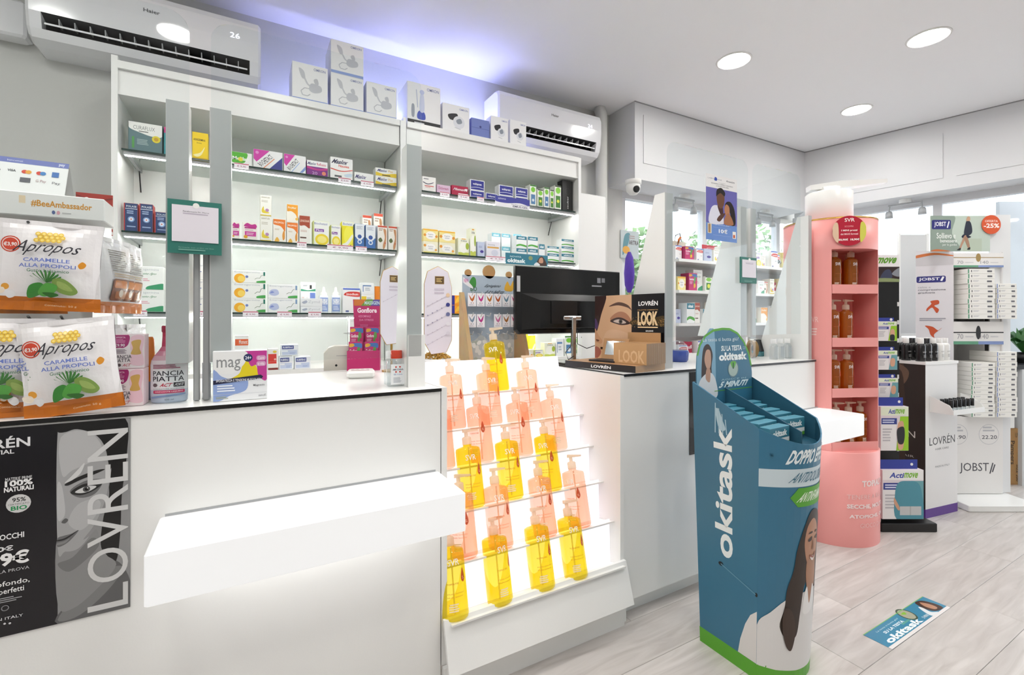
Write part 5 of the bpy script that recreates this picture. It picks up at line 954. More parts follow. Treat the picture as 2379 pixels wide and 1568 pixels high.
MB().box(0, Lw, D - .004, D, .0285, hz, 'gloss', '#121116').art(A, flat((0, D - .0042, 0), (Lw, 0, 0), (0, 0, hz)), 'gloss', .00003).build('header', t)
# open palette on the tray
p = MB().box(.10, .24, .05, .14, .0285, .036, 'paper', '#1c1a1e').build('open_palette', t)
MB().add([(.10, .14, .036), (.24, .14, .036), (.24, .165, .13), (.10, .165, .13), (.10, .146, .036), (.24, .146, .036), (.24, .171, .13), (.10, .171, .13)], [(0, 1, 2, 3), (7, 6, 5, 4), (0, 3, 7, 4), (1, 5, 6, 2), (3, 2, 6, 7)], 'paper', '#b58b62').build('palette_lid', p)
MB().add([(.118, .1438, .055), (.222, .1438, .055), (.222, .1608, .118), (.118, .1608, .118)], [(0, 1, 2, 3)], 'mirror').build('palette_mirror', p)
for k in range(9):
    yy = .055 + k * .0165; o = MB().box(.235 + .0 * k, .40, yy, yy + .0155, .029, .118, 'paper', '#c39a6c', cols={4: '#b0875c', 1: '#8f6f4c'})
    if k == 0: A = Art(1.9); A.t('LOOK', .16, .06, .94, .66, '#dcbb90', .02); o.art(A, flat((.235, yy - .0002, .029), (.165, 0, 0), (0, 0, .089)))
    pb = o.build('palette_box'); pb.parent = None; pb.matrix_world = t.matrix_world
    pb.location = (B0.x, B0.y, CZ + .0008); pb.rotation_euler = (0, 0, rz)
    tag(pb, 'tan eye shadow palette box, ' + ('front one with lettering' if k == 0 else 'back one' if k == 8 else ORD_[k] + ' from the front') + ' of the row in the tray', 'box', 'tan palette boxes in a row')
MB().box(.205, Lw - .01, D - .02, D - .0165, .029, .16, 'paper', '#b98f62').build('back_support', t)
# organic cosmetics stand
BY = 2.15; bz = 1.0; x0, x1 = gx(1072, BY), gx(1208, BY); w = x1 - x0
zt = gz(1140, 640, BY); t = thing('lip_balm_stand', 'grey cardboard stand with hooks of butterfly lip balm cards', 'display stand', (x0, BY, .9555))
b0 = gz(1140, 830, BY) - .9555
MB().box(.03, w - .03, -.10, .06, .0, .012, 'wood').build('base', t); MB().box(.0, w, -.11, -.095, .0, .05 + 0 * b0, 'wood').build('front_lip', t)
for xx in (.0, w - .02): MB().extr([(xx, -.11, 0), (xx, .03, 0), (xx, .03, .40), (xx, .012, .40), (xx, -.09, .10)], (.02, 0, 0), 'wood').build('side_frame', t)
hgt = zt - .9555; A = Art((w - .04) / hgt)
A.b([(.12, .92), (.18, .98), (.24, .96), (.24, .88), (.16, .86)], '#3f8a3c'); A.t('BIO', .14, .83, .26, .88, '#3f6a44', .02); A.t('beauty', .16, .80, .36, .83, '#7a8a80'); A.t('Espiegiamo', .42, .87, .72, .91, '#2e3338', .01, .25); A.t('la tua bellezza', .44, .81, .80, .85, '#2e3338', .01, .25)
A.b([(.80, .86), (.86, .95), (.92, .90), (.98, .96), (.98, .86), (.90, .84)], '#d9a83a'); A.b([(0, .96), (.02, .97), (.18, .88), (.16, .86), (0, .92)], '#e8e6ea'); A.t('NEW', .02, .92, .1, .96, '#c85a9a', .02)
A.b([(0, .02), (0, .24), (.2, .3), (.35, .36), (.5, .3), (.65, .34), (.8, .38), (1, .3), (1, .02)], '#c9ccca'); q = random.Random(9)
for _ in range(60): A.e(q.random() * .9 + .05, .05 + q.random() * .24, .035, q.choice(['#e9e7e0', '#d9d6cc', '#f2f0ea', '#b9c0b4']), .03, 9, q.uniform(0, 180))
MB().box(.02, w - .02, .028, .036, .012, hgt, 'paper', '#aab8c6').art(A, flat((.02, .0277, .012), (w - .04, 0, 0), (0, 0, hgt - .012))).build('back_card', t)
for xx, r in ((.05, .018), (w * .5, .035), (w - .05, .018)):
    c_ = MB().lathe([(r, 0), (r, .008)], 18, 'kraft').build('ornament', t); c_.rotation_euler = (math.pi / 2, 0, 0); c_.location = (xx, .036, hgt + r * .6)
ROWV = [(688, 6), (725, 6), (755, 6)]; cc = ['#c0662a', '#c23a8a', '#b8742c', '#b5562a', '#6a8aa0', '#c04a80', '#7a8fa6', '#b92f86', None, '#c86a9a', '#a8682c', '#cf4a84']
for r_ in range(3):
    for k in range(6):
        hx = w * (.16 + k * .145); hz_ = [.335, .245, .165][r_] * hgt / .42
        MB().tube([(hx, .028, hz_), (hx, -.01, hz_ - .004), (hx + .004, -.016, hz_ + .012)], .0022, 'white_plastic', n=6).build('hook', t)
        if r_ < 2 and cc[r_ * 6 + k]:
            A = Art(.75); A.poly([(.1, .9), (.5, .55), (.9, .95), (.75, .5), (.55, .35), (.3, .5)], cc[r_ * 6 + k]); A.e(.4, .25, .05, '#5a3a40'); A.e(.65, .25, .05, cc[r_ * 6 + k]); A.tx(.15, .06, .85, .16, '#c2bcc6', 2)
            lw, lh = .044, .066; c_ = MB().box(-lw / 2, lw / 2, -.0015, 0, -lh, 0, 'paper', '#f1eef2').art(A, flat((-lw / 2, -.0017, -lh), (lw, 0, 0), (0, 0, lh))).build('balm_card'); c_.location = (x0 + hx, BY - .006, .9555 + hz_ + .006)
            tag(c_, 'white butterfly balm card, ' + ORD_[k] + ' from left, ' + ('upper' if r_ == 0 else 'lower') + ' hook row', 'card', 'butterfly balm cards on hooks')
        elif r_ == 2:
            MB().lathe([(.002, 0), (.016, -.012), (.017, -.03), (.002, -.034)], 12, 'clear_plastic', sy=.3, o=(hx, -.008, hz_)).build('blister', t)
tag(MB().lathe([(.02, 0), (.026, .05), (.026, .056), (.022, .056), (.02, .02)], 18, 'gloss', '#1d1a1a', o=(gx(1075, 2.02), 2.02, .9556)).build('black_cup'), 'small black cup left of the lip balm stand', 'cup')
# small cartons below the monitor on the cabinet base
US = 'under the monitor'
rows = [(1206, 1224, [('bluewh', 788)], 2.70), (1226, 1244, [('lime', 770)], 2.70), (1265, 1290, [('drops', 796)]), (1292, 1310, [('white4', 786)]), (1312, 1332, [('gdrop', 780)]), (1334, 1352, [('ggreen', 782)]), (1208, 1240, [('flower2', 812)], 2.60), (1242, 1262, [('lemon', 812)], 2.60)]
for r in rows: col(US, BASE if len(r) < 4 else BASE, r[0], r[1], r[2], r[3] if len(r) > 3 else 2.62, .05)
# wire basket of cartons at the end of the left cabinet base
bx0, bx1 = gx(808, 2.60), gx(872, 2.60); t = thing('wire_basket', 'small wire basket on the left cabinet base behind the beige device', 'basket', (bx0, 2.60, BASE + .0005)); w = bx1 - bx0
for z in (.0, .09, .17, .26):
    MB().tube([(0, 0, z + .003), (w, 0, z + .003), (w, .12, z + .003), (0, .12, z + .003), (0, 0, z + .003)], .002, 'steel', n=6).build('rail', t)
for xx in (0, w * .33, w * .66, w): MB().tube([(xx, 0, 0), (xx, 0, .265)], .002, 'steel', n=6).build('upright', t)
for k in range(3):
    COLID[0] += 1; put(['white5', 'green', 'enterg'][k], bx0 + .012 + .0 * k, 2.615, BASE + .008 + .087 * k, w - .03, .07, .07, 'in the wire basket', COLID[0], 0)
# white spray bottles on third shelf
for u, lab in ((752, 'left blue and white nasal spray bottle on third shelf'), (780, 'right blue and white nasal spray bottle on third shelf')):
    Yq = 2.68; h = gz(u, 668, Yq) - SH[2]; t = thing('spray_bottle', lab, 'bottle', (gx(u, Yq), Yq, SH[2] + .0005))
    MB().lathe([(.02, 0), (.0225, .004), (.0225, h * .66), (.018, h * .7)], 20, 'gloss', '#e6eaf2').build('body', t); MB().lathe([(.0165, h * .7), (.0165, h * .78), (.008, h * .84), (.006, h), (.003, h + .002)], 16, 'white_plastic').build('nozzle', t)
    A = Art(1.4); A.r(0, .0, 1, 1, '#8fa6dc'); A.r(.1, .5, .9, .9, '#eef2fa'); A.tx(.15, .1, .85, .4, '#dfe6f6', 4); MB().art(A, cyl(0, 0, .0228, -150, -30, h * .06, h * .6), maxlen=.15).build('label', t)
t = thing('tube', 'orange tube standing behind the white jewellery board on third shelf', 'tube', (gx(877, 2.70), 2.70, SH[2] + .0005)); MB().lathe([(.014, 0), (.016, .03), (.017, .15), (.017, .152)], 16, 'gloss', '#ee8a22').build('body', t); MB().lathe([(.0145, -.0), (.0145, .02)], 14, 'white_plastic').build('cap', t)
# price tags on the glass shelf edges
def ptag(u0, u1, z, lab, txt=None, h=.026):
    Y = YC + .0235; x0, x1 = gx(u0, Y), gx(u1, Y); A = Art((x1 - x0) / h); A.r(0, .80, 1, .95, '#c23a5c'); A.t(txt or '€ 9,90', .2, .2, .8, .6, '#a86a86', .01)
    t = MB().box(x0, x1, Y - .003, Y - .0005, z - .02, z - .02 + h, 'paper', '#f4eff4').art(A, flat((x0, Y - .0031, z - .02), (x1 - x0, 0, 0), (0, 0, h))).build('price_tag'); tag(t, lab, 'price tag', 'price tags on shelf edges')
for u0, u1, i, wh in ((544, 578, 0, 'under the small green box'), (786, 815, 0, 'under the white antacid box with red arc'), (838, 868, 0, 'under the flat white antacid box'), (1022, 1044, 0, 'under the flat lilac box'), (1064, 1090, 0, 'under the deep red box'), (1108, 1124, 0, 'under the leftmost navy boxes'), (690, 712, 1, 'under the brown topped box'), (760, 820, 1, 'under the lemon boxes'), (826, 852, 1, 'under the blue figure boxes'), (1128, 1178, 1, 'under the toothpaste box'), (564, 600, 2, 'under the orange slice vial boxes'), (644, 678, 2, 'under the lilac capsule vial boxes'), (716, 746, 2, 'under the grey bird sachet boxes'), (310, 342, 2, 'under the white probiotic boxes with green corner'), (462, 485, 2, 'between the two left screen posts')):
    ptag(u0, u1, SH[i], 'white price tag with red line ' + wh)
Y = YC + .0225; x0, x1 = gx(1150, Y), gx(1230, Y); A = Art(4); A.b([(0, 1), (1, 1), (1, .4), (.7, .55), (.3, .4), (0, .5)], '#3a3f9a'); A.t('TRAUMI E CONTUSIONI', .45, .28, .95, .4, '#6a6a80'); A.t('EMULGEL', .5, .08, .95, .26, '#4a4a6a', .02); A.t('azione', .08, .7, .3, .88, '#dfe2f2')
tag(MB().box(x0, x1, Y - .003, Y - .0005, SH[0] - .035, SH[0] + .03, 'paper', '#f0eff4').art(A, flat((x0, Y - .0031, SH[0] - .035), (x1 - x0, 0, 0), (0, 0, .065))).build('shelf_strip'), 'purple and white promotional strip under the navy boxes', 'shelf strip')
x0, x1 = gx(1174, Y), gx(1272, Y); A = Art(4); A.r(0, 0, 1, 1, '#2f7a90'); A.t('okitask', .04, .14, .46, .52, '#f2fafc', .04); A.t('NOVITÀ', .1, .62, .36, .8, '#cfe6ec', .01); A.e(.58, .66, .05, '#8a9a6a'); A.b([(.72, .05), (.78, .7), (.86, .9), (.94, .5), (.96, .05)], '#4a342c'); A.b([(.78, .3), (.80, .7), (.87, .75), (.88, .3)], '#c9977a'); A.b([(.66, .02), (.72, .3), (.78, .2), (.8, .02)], '#dfe6ea')
tag(MB().box(x0, x1, Y - .003, Y - .0005, SH[1] - .035, SH[1] + .035, 'paper', '#2f7a90').art(A, flat((x0, Y - .0031, SH[1] - .035), (x1 - x0, 0, 0), (0, 0, .07))).build('shelf_strip'), 'teal promotional strip with woman under the painkiller boxes', 'shelf strip')
# things on the right counter behind the screens
t = thing('blue_jar', 'blue jar of sweets with clear dome lid behind the white post', 'jar', (gx(1575, 1.72), 1.72, CZ + .0005)); MB().lathe([(.045, 0), (.052, .01), (.055, .05), (.05, .06)], 24, 'gloss', '#3a4f9a').build('body', t); MB().lathe([(.051, .058), (.045, .085), (.025, .105), (.003, .11)], 24, 'clear_plastic').build('lid', t)
t = thing('tape_roll', 'brown tape roll standing on edge between the right posts', 'tape roll', (gx(1748, 1.66), 1.66, CZ + .052)); c_ = MB().lathe([(.05, -.012), (.05, .012), (.036, .012), (.036, -.012), (.05, -.012)], 28, 'gloss', '#9a7a4a', caps=False).build('roll', t); c_.rotation_euler = (math.radians(90), 0, math.radians(60))
t = thing('pouch', 'black folded pouch on a teal box behind right screen', 'pouch', (gx(1768, 1.72), 1.72, CZ + .0005)); MB().bevbox(-.03, .05, -.02, .05, 0, .03, 'gloss', .003, '#3a7a84').build('teal_box', t); MB().rings([[(-.03, -.02, .031), (.05, -.02, .031), (.05, .05, .031), (-.03, .05, .031)], [(-.02, 0, .10), (.03, 0, .095), (.03, .03, .095), (-.02, .03, .10)]], 'black_plastic').build('pouch_body', t)
for k, u in enumerate((1797, 1812, 1829, 1850)):
    gel(gx(u, 1.535 if k == 3 else 1.55), 1.535 if k == 3 else 1.55, CZ + .0005, .112, 'clear disinfectant bottle with white cap on right counter, ' + ['leftmost', 'second from left', 'third from left', 'rightmost and frontmost'][k], '#f2f2f2', math.radians([60, 60, 55, 10][k]), .95, 'disinfectant bottles on right counter')
# purple umbrella and sign behind the post
t = thing('umbrella', 'folded purple umbrella standing behind the monitor', 'umbrella', (gx(1462, 2.35), 2.35, gz(1462, 690, 2.35))); MB().tube([(0, 0, .30), (0, 0, -.03)], .005, 'wood', n=8).build('shaft', t); MB().lathe([(.012, .03), (.03, .08), (.035, .16), (.026, .26), (.01, .30)], 14, 'purple_cloth').build('canopy', t); MB().tube([(0, 0, -.03), (0, 0, -.08)], .009, 'kraft', n=8).build('handle', t); MB().tube([(0, 0, -.08), (0, 0, -t.location.z + .0001)], .006, 'steel', n=8).build('stand_pole', t); MB().lathe([(.09, -t.location.z), (.09, -t.location.z + .01)], 20, 'steel').build('stand_foot', t)
Yq = 2.94; x0, x1 = gx(1442, Yq), gx(1484, Yq); A = Art(.7); A.b([(.1, .1), (.4, .5), (.5, .9), (.2, .8)], '#5f8f9a'); A.e(.3, .3, .2, '#d8a24a'); A.t('ARTRA', .45, .5, .98, .66, '#4a3a3a', .02); A.tx(.45, .7, .9, .85, '#a89a9a', 2)
tag(MB().box(x0, x1, Yq, Yq + .004, gz(1460, 600, Yq), gz(1460, 536, Yq), 'paper', '#b9c4c6').art(A, flat((x0, Yq - .0002, gz(1460, 600, Yq)), (x1 - x0, 0, 0), (0, 0, gz(1460, 536, Yq) - gz(1460, 600, Yq)))).build('wall_sign'), 'small colourful sign above the umbrella left of the window', 'sign')
# made-up shelf unit, standing in for lit shelves reflected in the screen
UX0, UX1, UY = 2.80, 4.55, 2.48
t = thing('reflection_shelf_unit', 'white shelf unit full of products in front of the window', 'shelf unit', (UX0, UY, 0)); w = UX1 - UX0
UZ = [.62, .90, 1.17, 1.42, 1.655]
for xx in (0, w / 2 - .01, w - .02): MB().box(xx, xx + .02, 0, .25, 0, UZ[-1], 'laminate').build('upright', t)
for z in UZ: MB().box(.0201, w - .0201, -.03, .25, z, z + .022, 'laminate').build('shelf', t)
MB().box(.0201, w - .0201, .235, .249, .1, UZ[-1], 'laminate').build('back_panel', t)
q = random.Random(21)
adj = {'flower': 'yellow flower', 'teal': 'teal', 'gonf': 'pink', 'orange': 'orange', 'navy': 'navy', 'brown': 'brown topped', 'green': 'green', 'redbox': 'deep red', 'lemon': 'lemon', 'vein': 'cream', 'ggreen': 'white and green', 'redstripe': 'red striped', 'lilac': 'lilac', 'snail': 'white syrup', 'enterg': 'white probiotic', 'amber': 'amber'}
names = list(adj)
for si, z in enumerate(UZ):
    xx = UX0 + .04; k = 0
    while xx < UX1 - .14:
        bw = q.uniform(.055, .11); kind = q.choice(names)
        if not (UX0 + w / 2 - .03 - bw < xx < UX0 + w / 2 + .03):
            COLID[0] += 1; bh = q.uniform(.09, .17 if si < 4 else .15)
            put(kind, xx, UY - .01 + q.uniform(0, .05), z + .0225, bw, bh, .08, 'on window unit ' + ['lowest', 'second', 'middle', 'fourth', 'top'][si] + ' shelf', COLID[0], 0)
        xx += bw + q.uniform(.004, .03)
# bags and signs on the stand-in window unit top
t = thing('gift_bag', 'beige gift bag with orange ribbon on the window unit', 'bag', (gx(1585, UY + .13), UY + .15, UZ[-1] + .0225)); MB().rings([[(-.07, 0, 0), (.07, 0, 0), (.07, .06, 0), (-.07, .06, 0)], [(-.075, .01, .17), (.075, .01, .17), (.075, .05, .17), (-.075, .05, .17)]], 'paper', '#cfc4b4').build('bag_body', t); MB().tube([(-.03, .03, .17), (-.02, .03, .22), (.03, .03, .24), (.05, .03, .17)], .004, 'black_plastic', n=6).build('handle', t); MB().tube([(-.08, -.005, .02), (-.05, -.008, .1), (-.02, -.005, .18), (.0, -.004, .2)], .010, 'gloss', '#d0702c', n=8).build('ribbon', t)
Yq = UY + .17; x0, x1 = gx(1632, Yq), gx(1700, Yq); zz = UZ[-1] + .0225; A = Art(1.1); A.t('Lev', .35, .35, .95, .72, '#f6e8e8', .03); A.ln([(.15, .1), (.15, .85), (1, .92)], .01, '#f0d0d0')
tag(MB().box(x0, x1, Yq, Yq + .006, zz, zz + .17, 'gloss', '#c42a38').art(A, flat((x0, Yq - .0003, zz), (x1 - x0, 0, 0), (0, 0, .17)), 'gloss').build('sign_board'), 'red sign with white lettering on the window unit', 'sign')
t = thing('basket', 'grey woven patterned basket on top of the window unit', 'basket', (gx(1786, UY + .13), UY + .13, UZ[-1] + .0225)); MB().lathe([(.06, 0), (.10, .06), (.085, .12), (.05, .15), (.01, .16)], 10, 'paper', '#a9b2b4', smooth=False).build('body', t)
for k in range(5): MB().tube([(.101 * math.cos(a_), .101 * math.sin(a_), .06) if i == 1 else ((.062 * math.cos(a_ - .3), .062 * math.sin(a_ - .3), .004) if i == 0 else (.052 * math.cos(a_ + .3), .052 * math.sin(a_ + .3), .15)) for i, a_ in enumerate([math.radians(-150 + k * 30)] * 3)], .004, 'gloss', '#3f4a4a', n=6).build('band', t)

# ================================================================== BLUE CARDBOARD FLOOR STAND
def okplan(z, inset=0.0, n=14):
    k = min(max(z / .9, 0), 1.15); x0, x1 = 1.505 - .022 * k, 1.80 + .036 * k; yc, yb = .982 - .026 * k, 1.206 + .016 * k; bl = .072 + .012 * k
    x0 += inset; x1 -= inset; yb -= inset; P = [(x0, yb)]
    for i in range(n + 1):
        a = i / n; P.append((x0 + (x1 - x0) * a, yc + inset - bl * (1 - (2 * a - 1) ** 2)))
    P.append((x1, yb)); return P
def okrim(i, n=14):
    if i == 0 or i == n + 2: return .983
    a = (i - 1) / n; return .857 - .055 * (1 - (2 * a - 1) ** 2)
t = thing('floor_display', 'tall blue cardboard floor stand with green base and headache advert', 'display stand', (0, 0, 0)); N = 14
def okloft(z0s, z1s, inset, rows=8):
    rs = []
    for j in range(rows + 1):
        r = []
        for i in range(N + 3):
            z = z0s(i) + (z1s(i) - z0s(i)) * j / rows; p = okplan(z, inset, N)[i]; r.append((p[0], p[1], z))
        rs.append(r)
    return rs
band = lambda i: .055
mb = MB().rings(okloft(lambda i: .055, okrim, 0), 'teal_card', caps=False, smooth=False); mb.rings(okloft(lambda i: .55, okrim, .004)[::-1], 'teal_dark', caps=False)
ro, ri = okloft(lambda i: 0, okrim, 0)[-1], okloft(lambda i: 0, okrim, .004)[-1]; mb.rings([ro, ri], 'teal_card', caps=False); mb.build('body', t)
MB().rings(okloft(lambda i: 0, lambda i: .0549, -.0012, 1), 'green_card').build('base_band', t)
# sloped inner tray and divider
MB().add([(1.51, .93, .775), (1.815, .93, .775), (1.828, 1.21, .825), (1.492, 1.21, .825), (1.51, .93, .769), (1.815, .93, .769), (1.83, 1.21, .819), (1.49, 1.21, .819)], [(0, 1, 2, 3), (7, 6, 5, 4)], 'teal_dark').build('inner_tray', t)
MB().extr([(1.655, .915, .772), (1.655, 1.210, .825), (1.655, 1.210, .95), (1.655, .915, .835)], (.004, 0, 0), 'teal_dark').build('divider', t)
# header card
arch = [(0, 0), (1, 0), (1, .52), (.985, .60), (.93, .74), (.84, .86), (.72, .95), (.58, .995), (.44, 1.0), (.28, .985), (.14, .93), (.05, .84), (.01, .74), (0, .62)]
HX0, HX1, HZ0, HZ1 = 1.492, 1.830, .80, 1.185
MB().extr([(HX0 + x * (HX1 - HX0), 1.2125, HZ0 + y * (HZ1 - HZ0)) for x, y in arch], (0, .004, 0), 'teal_card').build('header_card', t)
A = Art(.9); A.b([(0, 0), (0, .62), (.02, .78), (.08, .88), (.16, .945), (.30, .985), (.30, .0)], '#7fabc4'); A.b([(.08, .60), (.11, .80), (.20, .84), (.27, .74), (.25, .60), (.27, .42), (.16, .36), (.09, .44)], '#3a2c28'); A.b([(.13, .68), (.16, .78), (.23, .77), (.24, .64), (.19, .58)], '#c39a84'); A.b([(.02, .30), (.04, .46), (.14, .54), (.25, .55), (.33, .46), (.34, .30)], '#d6dadf'); A.b([(.15, .50), (.17, .60), (.23, .58), (.22, .46)], '#b98f78')
edge = [(arch[k][0], arch[k][1] - .006) for k in range(3, 13)]; A.ln(edge, .012, '#5aa832')
A.t('La testa ti butta giù?', .10, .858, .74, .905, '#cfe2ea', .005); A.t('SU LA TESTA', .42, .765, .80, .82, '#eef6f8', .03); A.t('con', .82, .775, .88, .805, '#9fc3d0'); A.t('okitask', .38, .665, .90, .75, '#f6fbfc', .05); A.e(.64, .575, .10, '#5f7f8a'); A.e(.64, .575, .086, '#a9bcb4'); A.b([(.64, .575), (.59, .64), (.64, .655), (.69, .64)], '#5fae3a'); A.ln([(.64, .575), (.64, .64)], .008, '#23434a'); A.t('AGISCE IN', .42, .462, .88, .48, '#9fc3d0'); A.t('5 MINUTI', .40, .39, .90, .452, '#d9ebf0', .04, .12); A.r(.30, .36, 1, .367, '#5aa832')
MB().art(A, flat((HX0, 1.2124, HZ0), (HX1 - HX0, 0, 0), (0, 0, HZ1 - HZ0)), eps=.00003).build('header_print', t)
# side lettering
def okside(x, y):
    z = y * .90; k = min(z / .9, 1.15); yb = 1.206 + .016 * k; yc = .982 - .026 * k; X = 1.505 - .022 * k
    return Vector((X - .0002, yb + (yc - yb) * x, z)), Vector((-1, 0, 0))
A = Art(.28); A.t('okitask', .33, .41, .62, .93, '#e6eef1', .025, 0, 90, 4); A.b([(.42, .92), (.36, 1.0), (.40, 1.01), (.47, .96), (.52, .92)], '#a9c6d4')
for k in range(4): A.ln([(.36 + k * .06, .90), (.37 + k * .05, 1.02 - k * .02)], .0022, '#9fc0d0')
A.e(.42, .375, .04, '#101418', .008); A.e(.99, .325, .02, '#101418', .008); A.ln([(.42, .375), (.98, .325)], .0022, '#5f93ae')
A.poly([(.70, .062), (.74, .12), (.82, .19), (.90, .235), (1.0, .262), (1, .062)], '#dcdad9')
A3 = Art(.28); A3.p = A.p[-1:]; A.p = A.p[:-1]
MB().art(A, okside, eps=.0001, maxlen=.2).build('side_print', t); MB().art(A3, okside, eps=.0001, maxlen=.2).build('side_photo', t)
def okfront(x, y):
    z = y * .80; k = z / .9; x0, x1 = 1.505 - .022 * k, 1.80 + .036 * k; yc = .982 - .026 * k; bl = .072 + .012 * k
    return Vector((x0 + (x1 - x0) * x, yc - bl * (1 - (2 * x - 1) ** 2), z)), Vector((4 * bl * (2 * x - 1) / .33 * 1.0, -1, 0)).normalized()
A = Art(.42); A.r(0, .83, 1, .905, '#c8d6dd'); A.t('DOPPIO EFFETTO', .22, .925, .86, .985, '#e8f0f2', .04, .1); A.t('ANTIDOLORIFICO', .26, .848, .84, .89, '#3f6f86', .01, .15); A.poly([(.24, .785), (.32, .745), (.95, .745), (.95, .825), (.32, .825)], '#54a32c'); A.t('ANTINFIAMMATORIO', .34, .765, .90, .805, '#e9f4e0', .02, .15)
A.r(0, .069, 1, .10, '#dcdad9'); A.b([(0, .068), (0, .24), (.10, .30), (.26, .36), (.52, .38), (.80, .36), (.95, .30), (1, .24), (1, .068)], '#dfdddc')
A.b([(.46, .70), (.56, .725), (.68, .70), (.76, .62), (.76, .50), (.82, .40), (.84, .28), (.76, .22), (.70, .30), (.66, .42), (.46, .42), (.40, .30), (.36, .20), (.26, .18), (.18, .24), (.22, .32), (.24, .40), (.30, .48), (.34, .58)], '#33261f')
A.b([(.42, .60), (.46, .66), (.56, .685), (.66, .64), (.68, .56), (.64, .50), (.56, .465), (.47, .50), (.43, .55)], '#b58468'); A.b([(.46, .44), (.48, .52), (.62, .52), (.66, .42), (.60, .33), (.54, .30)], '#a87a5e'); A.b([(.42, .30), (.54, .28), (.66, .32), (.60, .40), (.54, .32), (.48, .40)], '#e9e7e6'); A.b([(.47, .60), (.53, .61), (.53, .595), (.48, .59)], '#3a2a26'); A.b([(.60, .60), (.66, .605), (.65, .59), (.60, .595)], '#3a2a26'); A.b([(.46, .625), (.53, .632), (.53, .624)], '#2c201c'); A.b([(.60, .628), (.66, .626), (.60, .620)], '#2c201c')
A.b([(.50, .53), (.57, .525), (.63, .535), (.58, .505), (.53, .51)], '#e9dcd6'); A.ln([(.50, .53), (.57, .517), (.63, .535)], .004, '#9a5a4a'); A.b([(.555, .60), (.575, .56), (.545, .552)], '#9a6a50'); A.b([(.22, .32), (.30, .30), (.34, .22), (.30, .14), (.24, .16), (.20, .24)], '#3f2e25')
MB().art(A, okfront, eps=.00022, maxlen=.035).build('front_print', t)
# small boxes in the stand
q = random.Random(5); KIND['okbox'] = ('teal and white painkiller box', '#2f7a90', K(('r', 0, 0, 1, .42, '#e9eeee'), ('t', 'okitask', .12, .52, .88, .86, '#f2fafc', .04), ('b', [(.5, 0), (1, 0), (1, .2), (.7, .12)], '#54a32c'))); SIDE['okbox'] = '#4f8fa4'
for lane, xa in ((0, 1.512), (1, 1.672)):
    for k in range(6):
        yy = .945 + k * .043; zz = .7775 + (yy + .02 - .93) * .18; hh = .066
        if lane == 1 and k == 0: continue
        COLID[0] += 1; o = put('okbox', xa + q.uniform(0, .02), yy, zz + .004, .118, hh, .038, 'in the blue floor stand, ' + ('left' if lane == 0 else 'right') + ' lane', COLID[0], 0, math.radians(q.uniform(-4, 4)))
# ================================================================== FLOOR STICKER
O = gf(2073, 1509, 0); Xp = gf(2208, 1412, 0); Yp = gf(2005, 1475, 0); O3 = Vector((*O, .0004)); ux = Vector((*Xp, .0004)) - O3; uy = Vector((*Yp, .0004)) - O3
A = Art(ux.length / uy.length); A.r(0, 0, 1, 1, '#3f86a6'); A.r(0, 0, 1, .13, '#e6e2e0'); A.t('okitask', .06, .17, .60, .46, '#eef6f8', .04); A.t('SU LA TESTA', .16, .56, .46, .68, '#dfeef2', .03); A.t('La testa ti butta giù?', .12, .76, .46, .84, '#a9cfdc', .01); A.r(.40, .48, .58, .56, '#5f9f96'); A.e(.58, .74, .07, '#4a5a4c'); A.e(.58, .74, .058, '#a9a894'); A.b([(.58, .74), (.54, .86), (.60, .88)], '#8ab84a'); A.t('5 MINUTI', .64, .22, .76, .34, '#cfe3ea', .02); A.b([(.84, .22), (.80, .5), (.82, .9), (.87, .95), (.93, .8), (.96, .4), (.94, .15)], '#4a3026'); A.b([(.86, .3), (.84, .6), (.87, .85), (.91, .6), (.91, .3)], '#b5866a'); A.b([(.74, .13), (.74, .4), (.78, .72), (.80, .6), (.79, .3), (.84, .13)], '#dfe4e6'); A.r(0, .97, 1, 1, '#7ab86a')
nv = ux.cross(uy).normalized(); mb = MB().extr([tuple(O3), tuple(O3 + ux), tuple(O3 + ux + uy), tuple(O3 + uy)], (0, 0, .0006), 'gloss', '#3f86a6').art(A, flat(O3 + Vector((0, 0, .00062)), ux, uy), 'gloss', .00002)
tag(mb.build('floor_sticker'), 'blue advertising sticker with woman on the wood floor', 'sticker')
# ================================================================== GIANT PINK BOTTLE STAND
PC = Vector((2.965, 1.485)); PR = .23
t = thing('bottle_stand', 'giant pink bottle shaped display stand with white pump top', 'display stand', (PC.x, PC.y, 0))
def arc(a0, a1, r, n): return [(r * math.cos(math.radians(a0 + (a1 - a0) * k / n)), r * math.sin(math.radians(a0 + (a1 - a0) * k / n))) for k in range(n + 1)]
MB().lathe([(.238, 0), (.238, .50), (.232, .505)], 56, 'pink_card').build('drum', t)
OA0, OA1 = 210, 283
pr = arc(OA0, OA1, PR, 1); nd = -(Vector(pr[0]) + Vector(pr[1])).normalized(); pin = [Vector(p) + nd * .17 for p in pr]
poly = arc(OA1, OA0 + 360, PR, 44); plan = poly + [tuple(pin[0]), tuple(pin[1])]
mb = MB(); n = len(plan)
for i in range(n):
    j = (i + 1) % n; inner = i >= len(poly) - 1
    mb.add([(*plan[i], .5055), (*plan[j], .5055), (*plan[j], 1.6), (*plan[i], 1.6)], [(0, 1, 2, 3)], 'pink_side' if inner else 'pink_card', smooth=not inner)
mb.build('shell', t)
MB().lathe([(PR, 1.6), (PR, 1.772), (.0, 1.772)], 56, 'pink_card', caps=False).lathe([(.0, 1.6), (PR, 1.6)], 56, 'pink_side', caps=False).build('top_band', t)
MB().lathe([(PR + .001, 1.766), (PR + .001, 1.774), (PR - .012, 1.774)], 56, 'gold', caps=False).build('rim', t)
